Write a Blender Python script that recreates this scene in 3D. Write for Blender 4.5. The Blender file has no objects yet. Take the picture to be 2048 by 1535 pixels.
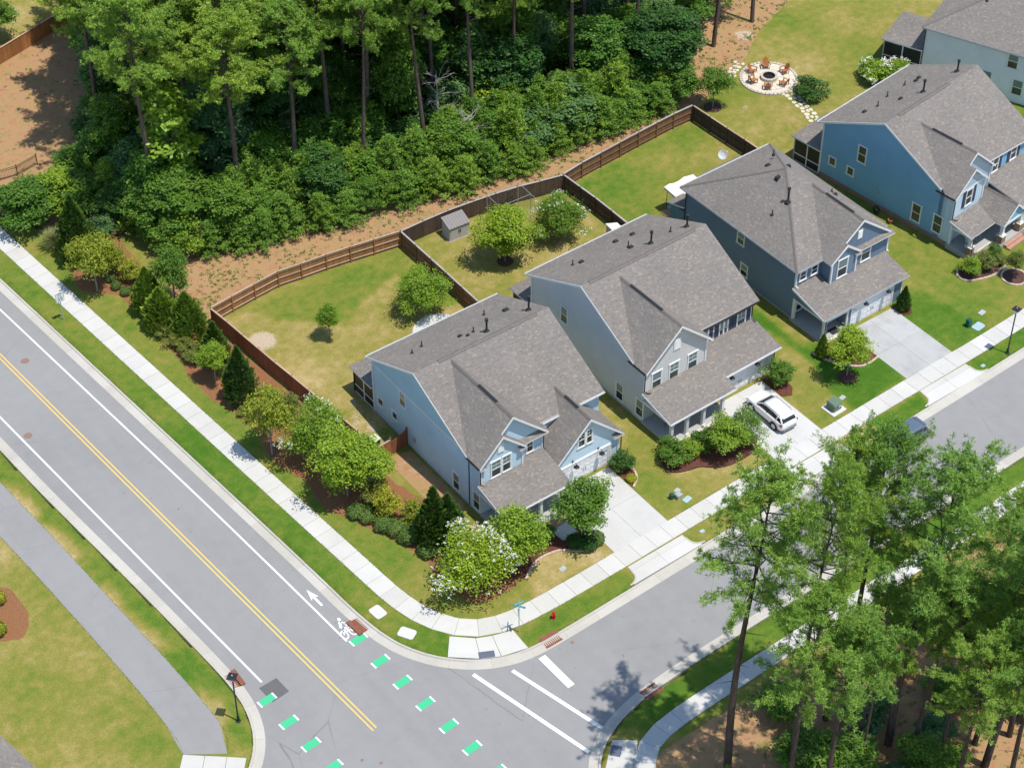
import bpy, math, random
import numpy as np
from mathutils import Vector, Matrix
random.seed(7)
RNG = np.random.default_rng(7)
R = math.radians
scene = bpy.context.scene
COL = scene.collection

# ------------------------------------------------------------------ camera
CAM_LOC = Vector((-75.0, -101.0, 115.0))
CAM_PITCH, CAM_AZ, CAM_F = 42.5, 53.4, 4060.0 / 2048.0
cd = bpy.data.cameras.new('camera')
cd.sensor_fit = 'HORIZONTAL'; cd.sensor_width = 36.0; cd.lens = 36.0 * CAM_F
cd.clip_start = 1.0; cd.clip_end = 4000.0
cam = bpy.data.objects.new('camera', cd); COL.objects.link(cam)
cam.location = CAM_LOC
fw = Vector((math.cos(R(CAM_AZ)) * math.cos(R(CAM_PITCH)), math.sin(R(CAM_AZ)) * math.cos(R(CAM_PITCH)), -math.sin(R(CAM_PITCH))))
cam.rotation_euler = fw.to_track_quat('-Z', 'Y').to_euler()
scene.camera = cam

# ------------------------------------------------------------------ sky, sun, exposure
SUN_EL, SUN_AZ = 72.0, -67.0          # azimuth of the sun, degrees from +x
sun_dir = Vector((math.cos(R(SUN_AZ)) * math.cos(R(SUN_EL)), math.sin(R(SUN_AZ)) * math.cos(R(SUN_EL)), math.sin(R(SUN_EL))))
world = bpy.data.worlds.new('World'); scene.world = world; world.use_nodes = True
wn = world.node_tree.nodes; wl = world.node_tree.links
for n in list(wn): wn.remove(n)
wo = wn.new('ShaderNodeOutputWorld'); wb = wn.new('ShaderNodeBackground'); sk = wn.new('ShaderNodeTexSky')
sk.sky_type = 'NISHITA'; sk.sun_disc = False
sk.sun_elevation = R(SUN_EL); sk.sun_rotation = math.atan2(sun_dir.x, sun_dir.y)
sk.air_density = 1.0; sk.dust_density = 0.3; sk.ozone_density = 2.0
wb.inputs['Strength'].default_value = 0.15
wl.new(sk.outputs[0], wb.inputs[0]); wl.new(wb.outputs[0], wo.inputs[0])
sd = bpy.data.lights.new('sun', 'SUN'); sd.energy = 4.0; sd.angle = R(0.53); sd.color = (1.0, 0.955, 0.89)
so = bpy.data.objects.new('sun', sd); COL.objects.link(so); so.location = (0, 0, 80)
so.rotation_euler = sun_dir.to_track_quat('Z', 'Y').to_euler()
scene.view_settings.view_transform = 'Standard'; scene.view_settings.look = 'None'
scene.view_settings.exposure = 0.2; scene.view_settings.gamma = 1.0
scene.view_settings.use_curve_mapping = False
scene.render.engine = 'CYCLES'
cy = scene.cycles
cy.max_bounces = 5; cy.diffuse_bounces = 3; cy.glossy_bounces = 2; cy.transmission_bounces = 2; cy.transparent_max_bounces = 8
cy.caustics_reflective = False; cy.caustics_refractive = False
cy.use_adaptive_sampling = True; cy.adaptive_threshold = 0.02
cy.use_denoising = True
try: cy.denoiser = 'OPENIMAGEDENOISE'; cy.denoising_input_passes = 'RGB_ALBEDO_NORMAL'
except Exception: pass

# ------------------------------------------------------------------ material helpers
MATS = {}
class NT:
    def __init__(s, name):
        s.m = bpy.data.materials.new(name); s.m.use_nodes = True
        s.t = s.m.node_tree; s.n = s.t.nodes; s.l = s.t.links
        for x in list(s.n): s.n.remove(x)
        s.out = s.n.new('ShaderNodeOutputMaterial')
    def N(s, typ, **kw):
        x = s.n.new(typ)
        for k, v in kw.items():
            if k.startswith('_'): setattr(x, k[1:], v)
            else:
                i = x.inputs[k.replace('__', ' ')] if not k.startswith('i') or not k[1:].isdigit() else x.inputs[int(k[1:])]
                if isinstance(v, bpy.types.NodeSocket): s.l.new(v, i)
                else: i.default_value = v
        return x
    def mix(s, f, a, b, mode='MIX'):
        x = s.n.new('ShaderNodeMix'); x.data_type = 'RGBA'; x.blend_type = mode
        for sock, v in ((x.inputs[0], f), (x.inputs[6], a), (x.inputs[7], b)):
            if isinstance(v, bpy.types.NodeSocket): s.l.new(v, sock)
            else: sock.default_value = v if not isinstance(v, tuple) or len(v) == 4 else (*v, 1)
        return x.outputs[2]
    def math(s, op, a, b=0.0, c=None, clamp=False):
        x = s.n.new('ShaderNodeMath'); x.operation = op; x.use_clamp = clamp
        for i, v in enumerate((a, b) if c is None else (a, b, c)):
            if isinstance(v, bpy.types.NodeSocket): s.l.new(v, x.inputs[i])
            else: x.inputs[i].default_value = v
        return x.outputs[0]
    def ramp(s, f, stops, interp='LINEAR'):
        x = s.n.new('ShaderNodeValToRGB'); e = x.color_ramp.elements; x.color_ramp.interpolation = interp
        while len(e) < len(stops): e.new(0.5)
        for el, (p, c) in zip(e, stops):
            el.position = p; el.color = (*c, 1) if len(c) == 3 else c
        s.l.new(f, x.inputs[0]); return x.outputs[0]
    def maprange(s, v, a, b, c=0.0, d=1.0):
        x = s.n.new('ShaderNodeMapRange'); s.l.new(v, x.inputs[0])
        for i, q in enumerate((a, b, c, d)): x.inputs[i + 1].default_value = q
        return x.outputs[0]
    def noise(s, vec, scale, detail=3.0, rough=0.6, dim='3D'):
        x = s.n.new('ShaderNodeTexNoise'); x.inputs['Scale'].default_value = scale
        x.inputs['Detail'].default_value = detail; x.inputs['Roughness'].default_value = rough
        if vec is not None: s.l.new(vec, x.inputs['Vector'])
        return x.outputs[0]
    def coord(s, k='Object'): return s.N('ShaderNodeTexCoord').outputs[k]
    def wpos(s): return s.N('ShaderNodeNewGeometry').outputs['Position']
    def bsdf(s, color, rough=0.7, spec=0.3, metal=0.0, bump=None, bstr=0.3, bdist=0.02, **kw):
        b = s.n.new('ShaderNodeBsdfPrincipled')
        if isinstance(color, bpy.types.NodeSocket): s.l.new(color, b.inputs['Base Color'])
        else: b.inputs['Base Color'].default_value = (*color, 1)
        if isinstance(rough, bpy.types.NodeSocket): s.l.new(rough, b.inputs['Roughness'])
        else: b.inputs['Roughness'].default_value = rough
        b.inputs['Metallic'].default_value = metal; b.inputs['Specular IOR Level'].default_value = spec
        for k, v in kw.items(): b.inputs[k.replace('__', ' ')].default_value = v
        if bump is not None:
            bp = s.n.new('ShaderNodeBump'); bp.inputs['Strength'].default_value = bstr; bp.inputs['Distance'].default_value = bdist
            s.l.new(bump, bp.inputs['Height']); s.l.new(bp.outputs[0], b.inputs['Normal'])
        s.l.new(b.outputs[0], s.out.inputs[0]); s.b = b
        return s.m
def keep(name, m): MATS[name] = m; return m
def plain(name, col, rough=0.6, spec=0.3, metal=0.0, var=0.12, scale=3.0, **kw):
    t = NT(name); c = t.wpos()
    f = t.noise(c, scale, 4); f2 = t.noise(c, scale * 9, 2)
    k = t.math('ADD', t.math('MULTIPLY', f, 0.6), t.math('MULTIPLY', f2, 0.4))
    lo = tuple(x * (1 - var) for x in col); hi = tuple(min(1, x * (1 + var)) for x in col)
    return keep(name, t.bsdf(t.ramp(k, [(0.3, lo), (0.7, hi)]), rough, spec, metal, **kw))

def make_materials():
    # asphalt
    def asphalt(name, base, k=1.0):
        t = NT(name); c = t.wpos()
        big = t.noise(c, 0.07, 4); mid = t.noise(c, 0.9, 4); fine = t.noise(c, 22, 3)
        st = t.N('ShaderNodeMapping', Vector=c, Scale=(0.9, 0.05, 1.0)).outputs[0]
        streak = t.noise(st, 0.8, 4)
        f = t.math('ADD', t.math('ADD', t.math('MULTIPLY', big, 0.4), t.math('MULTIPLY', mid, 0.25)), t.math('ADD', t.math('MULTIPLY', fine, 0.2), t.math('MULTIPLY', streak, 0.25)))
        col = t.ramp(f, [(0.36, tuple(x * 0.86 for x in base)), (0.55, base), (0.75, tuple(x * 1.12 for x in base))])
        sp = t.noise(c, 2.2, 2, 0.7); col = t.mix(t.maprange(sp, 0.71, 0.78), col, tuple(x * 0.6 for x in base))
        vo = t.N('ShaderNodeTexVoronoi', _feature='DISTANCE_TO_EDGE', Vector=t.mix(0.12, c, t.N('ShaderNodeTexNoise', Vector=c, Scale=0.5).outputs[1]), Scale=0.11)
        crk = t.maprange(vo.outputs['Distance'], 0.0005, 0.0022, 1.0, 0.0)
        cm = t.maprange(t.noise(c, 0.12, 2), 0.5, 0.62)
        col = t.mix(t.math('MULTIPLY', t.math('MULTIPLY', crk, cm), 0.55), col, tuple(x * 0.45 for x in base))
        return keep(name, t.bsdf(col, 0.9, 0.2, bump=fine, bstr=0.25, bdist=0.01))
    asphalt('asphalt', (0.278, 0.273, 0.264)); asphalt('asphalt_path', (0.285, 0.28, 0.27)); asphalt('asphalt_patch', (0.14, 0.136, 0.136))
    def concrete(name, base, stain=0.12):
        t = NT(name); c = t.wpos()
        oi = t.N('ShaderNodeObjectInfo').outputs['Random']
        f = t.math('ADD', t.math('MULTIPLY', t.noise(c, 0.5, 5), 0.55), t.math('MULTIPLY', t.noise(c, 14, 3), 0.45))
        col = t.ramp(f, [(0.33, tuple(x * (1 - stain * 1.3) for x in base)), (0.5, base), (0.68, tuple(x * 1.06 for x in base))])
        col = t.mix(1.0, col, t.ramp(oi, [(0, (0.90, 0.895, 0.87)), (1, (1.0, 1.0, 1.0))]), 'MULTIPLY')
        s = t.noise(c, 1.3, 5, 0.7); col = t.mix(t.maprange(s, 0.62, 0.8, 0, 0.5), col, tuple(x * 0.66 for x in base))
        return keep(name, t.bsdf(col, 0.85, 0.25, bump=t.noise(c, 40, 3), bstr=0.15, bdist=0.005))
    concrete('concrete', (0.585, 0.57, 0.53), 0.08); concrete('kerb_concrete', (0.52, 0.49, 0.43), 0.11); concrete('driveway_concrete', (0.56, 0.55, 0.525), 0.1)
    concrete('driveway_concrete_old', (0.46, 0.46, 0.45), 0.2); concrete('paver', (0.56, 0.50, 0.43), 0.14); concrete('foundation', (0.42, 0.40, 0.37))
    concrete('porch_slab', (0.42, 0.42, 0.41), 0.06); concrete('patio_concrete', (0.58, 0.58, 0.56), 0.16)
    def paint(name, base, wear=0.5):
        t = NT(name); c = t.wpos()
        n = t.noise(c, 9, 5, 0.75); w = t.maprange(n, 0.66, 0.76, 0, wear)
        return keep(name, t.bsdf(t.mix(w, base, (0.30, 0.30, 0.30)), 0.7, 0.3))
    paint('paint_white', (0.80, 0.80, 0.78)); paint('paint_yellow', (0.74, 0.50, 0.13), 0.7); paint('paint_green', (0.06, 0.50, 0.235), 0.5)
    # shingles (UV in metres)
    t = NT('shingles'); uv = t.coord('UV')
    br = t.N('ShaderNodeTexBrick', Vector=uv, Color1=(0, 0, 0, 1), Color2=(1, 1, 1, 1), Mortar=(0.35, 0.35, 0.35, 1), Scale=1.0, Mortar__Size=0.006, Bias=0.0, Brick__Width=0.24, Row__Height=0.145)
    br.offset = 0.37; br.squash = 1.0
    f = br.outputs['Color']
    col = t.ramp(f, [(0.0, (0.182, 0.162, 0.145)), (0.3, (0.212, 0.189, 0.170)), (0.62, (0.230, 0.206, 0.186)), (0.86, (0.246, 0.219, 0.194)), (0.96, (0.30, 0.262, 0.205)), (1.0, (0.335, 0.288, 0.215))])
    big = t.noise(t.wpos(), 0.35, 4); col = t.mix(1.0, col, t.ramp(big, [(0.3, (0.88, 0.88, 0.88)), (0.7, (1.06, 1.05, 1.03))]), 'MULTIPLY')
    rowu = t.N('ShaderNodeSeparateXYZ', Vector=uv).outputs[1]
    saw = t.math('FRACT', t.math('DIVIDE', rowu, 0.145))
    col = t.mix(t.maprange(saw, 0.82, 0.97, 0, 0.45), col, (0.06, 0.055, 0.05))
    g = t.noise(t.wpos(), 60, 2); col = t.mix(0.18, col, t.ramp(g, [(0.3, (0.1, 0.1, 0.1)), (0.7, (0.4, 0.38, 0.35))]))
    keep('shingles', t.bsdf(col, 0.95, 0.15, bump=t.math('ADD', t.math('MULTIPLY', saw, -1.0), t.math('MULTIPLY', f, 0.4)), bstr=0.6, bdist=0.02))
    plain('ridge_vent', (0.165, 0.145, 0.13), 0.9, var=0.2)
    # lap siding and board and batten
    def siding(name, base, lap=0.18, batten=False):
        t = NT(name); uv = t.coord('UV'); sp = t.N('ShaderNodeSeparateXYZ', Vector=uv)
        nz = t.noise(t.wpos(), 0.6, 4)
        col = t.ramp(nz, [(0.3, tuple(x * 0.93 for x in base)), (0.7, tuple(min(1, x * 1.04) for x in base))])
        if batten:
            s = t.math('FRACT', t.math('DIVIDE', sp.outputs[0], 0.4)); line = t.maprange(t.math('ABSOLUTE', t.math('SUBTRACT', s, 0.5)), 0.40, 0.43)
            h = line
            col = t.mix(t.math('MULTIPLY', t.maprange(t.math('ABSOLUTE', t.math('SUBTRACT', s, 0.5)), 0.44, 0.47), 0.4), col, tuple(x * 0.45 for x in base))
        else:
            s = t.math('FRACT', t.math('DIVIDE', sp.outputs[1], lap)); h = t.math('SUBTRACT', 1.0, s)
            col = t.mix(t.maprange(s, 0.87, 0.96, 0, 0.55), col, tuple(x * 0.4 for x in base))  # shade under each lap, put into the colour as a dark line
        return keep(name, t.bsdf(col, 0.55, 0.35, bump=h, bstr=0.7, bdist=0.02))
    siding('siding_light_blue', (0.50, 0.68, 0.80)); siding('batten_light_blue', (0.40, 0.60, 0.74), batten=True)
    siding('siding_grey', (0.62, 0.61, 0.59)); siding('siding_navy', (0.145, 0.21, 0.295)); siding('batten_navy', (0.175, 0.245, 0.335), batten=True)
    siding('siding_blue', (0.215, 0.44, 0.62)); siding('batten_blue', (0.44, 0.56, 0.65), batten=True); siding('siding_sunlit', (0.53, 0.68, 0.78))  # front siding: blue siding again, with the sunlit tone put into its colour
    siding('siding_white', (0.82, 0.85, 0.88))
    plain('trim_white', (0.78, 0.78, 0.77), 0.5, 0.4, var=0.04); plain('gutter_white', (0.72, 0.73, 0.73), 0.4, 0.5, var=0.05)
    plain('door_white', (0.74, 0.75, 0.76), 0.45, 0.4, var=0.03); plain('shutter_navy', (0.045, 0.06, 0.10), 0.6, var=0.1)
    plain('metal_black', (0.018, 0.018, 0.02), 0.45, 0.5, var=0.2); plain('metal_bronze', (0.035, 0.03, 0.028), 0.45, 0.5)
    plain('vent_black', (0.03, 0.03, 0.033), 0.7)
    plain('metal_grey', (0.42, 0.44, 0.45), 0.4, 0.5, var=0.08); plain('galvanised', (0.45, 0.47, 0.47), 0.4, 0.5, 0.4)
    # glass
    t = NT('glass'); c = t.wpos(); n = t.noise(c, 0.8, 2)
    keep('glass', t.bsdf(t.ramp(n, [(0.35, (0.012, 0.02, 0.022)), (0.7, (0.04, 0.075, 0.07))]), 0.06, 0.7))
    t = NT('glass_blind'); uv = t.coord('UV'); s = t.math('FRACT', t.math('DIVIDE', t.N('ShaderNodeSeparateXYZ', Vector=uv).outputs[1], 0.06))
    keep('glass_blind', t.bsdf(t.mix(t.maprange(s, 0.7, 0.95), (0.17, 0.25, 0.235), (0.07, 0.11, 0.105)), 0.1, 0.6))
    plain('glass_tan_blind', (0.42, 0.38, 0.27), 0.3, 0.5)
    t = NT('screen'); uv = t.coord('UV'); sp = t.N('ShaderNodeSeparateXYZ', Vector=uv)
    keep('screen', t.bsdf((0.02, 0.022, 0.027), 0.5, 0.4))
    # wood
    def wood(name, base, grey=0.0):
        t = NT(name); c = t.coord('Object'); oi = t.N('ShaderNodeObjectInfo').outputs['Random']
        st = t.N('ShaderNodeMapping', Vector=c, Scale=(9.0, 9.0, 0.6)).outputs[0]
        f = t.math('ADD', t.math('MULTIPLY', t.noise(st, 1.5, 5), 0.7), t.math('MULTIPLY', t.noise(c, 1.1, 3), 0.3))
        col = t.ramp(f, [(0.3, tuple(x * 0.72 for x in base)), (0.55, base), (0.8, tuple(x * 1.22 for x in base))])
        isl = t.N('ShaderNodeNewGeometry').outputs['Random Per Island']
        col = t.mix(1.0, col, t.ramp(isl, [(0, (0.80, 0.80, 0.80)), (1, (1.08, 1.06, 1.04))]), 'MULTIPLY')
        col = t.mix(1.0, col, t.ramp(oi, [(0, (0.86, 0.86, 0.86)), (1, (1.05, 1.05, 1.05))]), 'MULTIPLY')
        return keep(name, t.bsdf(col, 0.8, 0.2, bump=f, bstr=0.3, bdist=0.01))
    wood('wood_cedar', (0.42, 0.195, 0.075)); wood('wood_redbrown', (0.30, 0.125, 0.062)); wood('wood_brown', (0.265, 0.145, 0.078)); wood('wood_dark', (0.108, 0.077, 0.058))
    wood('wood_cap', (0.52, 0.36, 0.25)); wood('wood_cap_grey', (0.44, 0.41, 0.39)); wood('wood_chair', (0.43, 0.18, 0.062)); wood('wood_deck', (0.50, 0.33, 0.2))
    wood('wood_rail_light', (0.60, 0.45, 0.36))
    plain('rust_iron', (0.23, 0.085, 0.05), 0.7, 0.4, var=0.35, scale=8); plain('drain_dark', (0.008, 0.007, 0.007), 0.9)
    plain('manhole_iron', (0.26, 0.165, 0.12), 0.7, 0.4, var=0.3, scale=10)
    plain('tactile_slate', (0.115, 0.13, 0.17), 0.7, var=0.15, scale=12)
    plain('lid_concrete', (0.60, 0.585, 0.55), 0.8, var=0.1); plain('lid_teal', (0.36, 0.48, 0.50), 0.6)
    plain('mulch_red', (0.135, 0.052, 0.036), 0.95, 0.1, var=0.5, scale=7); plain('mulch_dark', (0.105, 0.058, 0.045), 0.95, 0.1, var=0.5, scale=7)
    plain('edging_stone', (0.56, 0.42, 0.33), 0.85, var=0.15)
    plain('brick_step', (0.43, 0.24, 0.17), 0.85, var=0.2); plain('brick_red', (0.27, 0.115, 0.075), 0.85, var=0.25, scale=6)
    plain('flagstone', (0.63, 0.565, 0.45), 0.85, var=0.16, scale=1.6); plain('fieldstone', (0.33, 0.215, 0.15), 0.85, var=0.4, scale=5)
    plain('stone_cap', (0.62, 0.57, 0.48), 0.8); plain('ash_black', (0.018, 0.017, 0.016), 0.95)
    plain('hydrant_red', (0.55, 0.018, 0.02), 0.35, 0.5, var=0.06); plain('sign_teal', (0.035, 0.42, 0.44), 0.45, var=0.05); plain('sign_white', (0.78, 0.80, 0.80), 0.4, var=0.03)
    plain('sign_grey_back', (0.42, 0.43, 0.42), 0.5); plain('letter_black', (0.02, 0.02, 0.02), 0.5); plain('letter_white', (0.8, 0.8, 0.8), 0.5)
    plain('utility_green', (0.125, 0.185, 0.125), 0.5, 0.4, var=0.1); plain('utility_darkgreen', (0.01, 0.085, 0.07), 0.5, 0.4); plain('utility_grey', (0.36, 0.40, 0.38), 0.5, 0.4)
    plain('plastic_grey', (0.44, 0.43, 0.415), 0.6, var=0.06); plain('plastic_roof', (0.245, 0.225, 0.215), 0.7, var=0.08); plain('plastic_white', (0.75, 0.75, 0.73), 0.4)
    plain('canvas', (0.74, 0.66, 0.59), 0.8, var=0.05); plain('plastic_lid', (0.62, 0.72, 0.50), 0.45); plain('net', (0.08, 0.09, 0.085), 0.8)
    plain('car_white', (0.80, 0.80, 0.80), 0.18, 0.6, var=0.01); plain('car_slate', (0.10, 0.14, 0.18), 0.2, 0.7, var=0.02); plain('tyre', (0.014, 0.014, 0.015), 0.85)
    plain('car_trim', (0.02, 0.02, 0.022), 0.5); plain('rim', (0.42, 0.42, 0.43), 0.3, 0.5, 0.7); plain('car_glass', (0.012, 0.016, 0.018), 0.05, 0.8, var=0.3)
    plain('tail_red', (0.30, 0.01, 0.018), 0.15, 0.6); plain('headlight', (0.65, 0.68, 0.70), 0.1, 0.7); plain('chrome', (0.6, 0.6, 0.62), 0.15, 0.6, 0.9); plain('bumper_grey', (0.22, 0.22, 0.225), 0.5)
    plain('terracotta', (0.5, 0.16, 0.07), 0.7); plain('cushion', (0.03, 0.03, 0.035), 0.8)
    # foliage
    def leaf(name, base, trans=0.35, var=0.35, yellow=0.25, glossy=0.25):
        t = NT(name); isl = t.N('ShaderNodeNewGeometry').outputs['Random Per Island']; oi = t.N('ShaderNodeObjectInfo').outputs['Random']
        lo = tuple(x * (1 - var) for x in base); hi = (base[0] * (1 + var + yellow), base[1] * (1 + var), base[2] * (1 + var * 0.4))
        col = t.ramp(isl, [(0.0, lo), (0.5, base), (1.0, hi)])
        col = t.mix(1.0, col, t.ramp(oi, [(0, (0.78, 0.86, 0.9)), (0.5, (1, 1, 1)), (1, (1.16, 1.06, 0.9))]), 'MULTIPLY')
        pos = t.coord('Object'); pn = t.noise(pos, 0.9, 2); col = t.mix(1.0, col, t.ramp(pn, [(0.3, (0.8, 0.86, 0.85)), (0.7, (1.14, 1.08, 1.0))]), 'MULTIPLY')
        d = t.n.new('ShaderNodeBsdfPrincipled'); d.inputs['Roughness'].default_value = 0.5; d.inputs['Specular IOR Level'].default_value = glossy
        t.l.new(col, d.inputs['Base Color'])
        tr = t.n.new('ShaderNodeBsdfTranslucent'); t.l.new(t.mix(1.0, col, (1.15, 1.2, 0.55), 'MULTIPLY'), tr.inputs[0])
        ms = t.n.new('ShaderNodeMixShader'); ms.inputs[0].default_value = trans
        t.l.new(d.outputs[0], ms.inputs[1]); t.l.new(tr.outputs[0], ms.inputs[2]); t.l.new(ms.outputs[0], t.out.inputs[0])
        return keep(name, t.m)
    leaf('leaf_bright', (0.23, 0.37, 0.035)); leaf('leaf_mid', (0.125, 0.25, 0.032)); leaf('leaf_dark', (0.06, 0.155, 0.032)); leaf('leaf_yellow', (0.33, 0.38, 0.04))
    leaf('leaf_olive', (0.20, 0.25, 0.055)); leaf('leaf_blue', (0.11, 0.23, 0.085)); leaf('leaf_big', (0.27, 0.43, 0.035), glossy=0.6); leaf('leaf_forest', (0.105, 0.24, 0.034))
    leaf('needle_pine', (0.25, 0.41, 0.065), trans=0.22); leaf('needle_near', (0.23, 0.40, 0.075), trans=0.22); leaf('needle_young', (0.185, 0.34, 0.05), trans=0.22)
    leaf('spray_dark', (0.075, 0.165, 0.035), trans=0.15); leaf('spray_green', (0.20, 0.32, 0.045), trans=0.2); leaf('box_green', (0.13, 0.215, 0.045), trans=0.2)
    leaf('grass_pale', (0.36, 0.40, 0.17), trans=0.3); leaf('weed', (0.15, 0.25, 0.045), trans=0.3)
    plain('blossom', (0.82, 0.80, 0.74), 0.7, var=0.06)
    def bark(name, base):
        t = NT(name); c = t.coord('Object'); st = t.N('ShaderNodeMapping', Vector=c, Scale=(6, 6, 0.9)).outputs[0]
        f = t.noise(st, 1.2, 5, 0.7)
        return keep(name, t.bsdf(t.ramp(f, [(0.3, tuple(x * 0.55 for x in base)), (0.55, base), (0.8, tuple(x * 1.4 for x in base))]), 0.95, 0.1, bump=f, bstr=0.8, bdist=0.05))
    bark('bark_pine', (0.145, 0.108, 0.088)); bark('bark_near', (0.105, 0.078, 0.062)); bark('bark_grey', (0.3, 0.27, 0.235)); bark('bark_brown', (0.16, 0.11, 0.08)); bark('dead_wood', (0.42, 0.39, 0.34))
    # ground : vertex attribute says which surface grows or lies where
    t = NT('ground'); c = t.wpos()
    a = t.N('ShaderNodeAttribute', _attribute_name='cover'); sp = t.N('ShaderNodeSeparateColor', Color=a.outputs['Color'])
    lush, dirt, mulch = sp.outputs[0], sp.outputs[1], sp.outputs[2]; sand = a.outputs['Alpha']
    n1 = t.noise(c, 0.16, 5, 0.62); n2 = t.noise(c, 1.1, 5, 0.65); n3 = t.noise(c, 7.0, 4, 0.7); n4 = t.noise(c, 30.0, 2, 0.6)
    e = t.math('SUBTRACT', t.math('ADD', t.math('MULTIPLY', n2, 0.55), t.math('MULTIPLY', n3, 0.45)), 0.5)
    def edge(m, w=0.8, lo=0.42, hi=0.58): return t.maprange(t.math('ADD', m, t.math('MULTIPLY', e, w)), lo, hi)
    # lawn colour: lush green -> olive -> straw
    dry = t.math('SUBTRACT', t.math('SUBTRACT', t.math('ADD', t.math('ADD', t.math('MULTIPLY', n1, 0.85), t.math('MULTIPLY', n2, 0.8)), t.math('ADD', t.math('MULTIPLY', n3, 0.75), t.math('MULTIPLY', n4, 0.3))), 0.36), t.math('MULTIPLY', lush, 0.95))
    lawn = t.ramp(dry, [(0.0, (0.058, 0.145, 0.014)), (0.2, (0.095, 0.178, 0.022)), (0.38, (0.165, 0.205, 0.034)), (0.55, (0.235, 0.225, 0.05)), (0.75, (0.335, 0.272, 0.095)), (1.0, (0.48, 0.37, 0.19))])
    lawn = t.mix(1.0, lawn, t.ramp(n4, [(0.25, (0.78, 0.80, 0.78)), (0.75, (1.2, 1.16, 1.1))]), 'MULTIPLY')
    dn = t.math('ADD', t.math('MULTIPLY', n2, 0.5), t.math('MULTIPLY', n3, 0.5))
    dc = t.ramp(dn, [(0.28, (0.21, 0.10, 0.055)), (0.40, (0.35, 0.18, 0.095)), (0.5, (0.43, 0.26, 0.14)), (0.6, (0.34, 0.24, 0.10)), (0.72, (0.52, 0.36, 0.22))])
    dc = t.mix(1.0, dc, t.ramp(n4, [(0.25, (0.75, 0.75, 0.75)), (0.75, (1.22, 1.2, 1.15))]), 'MULTIPLY')
    gw = t.noise(c, 0.8, 5, 0.7); dc = t.mix(t.maprange(gw, 0.56, 0.66, 0, 0.75), dc, t.ramp(n3, [(0.3, (0.12, 0.17, 0.03)), (0.7, (0.27, 0.25, 0.07))]))
    mc = t.ramp(t.math('ADD', t.math('MULTIPLY', n3, 0.6), t.math('MULTIPLY', n4, 0.4)), [(0.3, (0.17, 0.075, 0.034)), (0.5, (0.265, 0.125, 0.058)), (0.7, (0.36, 0.19, 0.095))])
    sc = t.ramp(n3, [(0.3, (0.40, 0.31, 0.21)), (0.7, (0.58, 0.47, 0.34))])
    col = t.mix(edge(dirt, 1.0), lawn, dc); col = t.mix(edge(mulch, 0.25), col, mc); col = t.mix(edge(sand, 1.1), col, sc)
    keep('ground', t.bsdf(col, 0.95, 0.08, bump=t.math('ADD', n3, n4), bstr=0.6, bdist=0.05))
make_materials()

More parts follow.
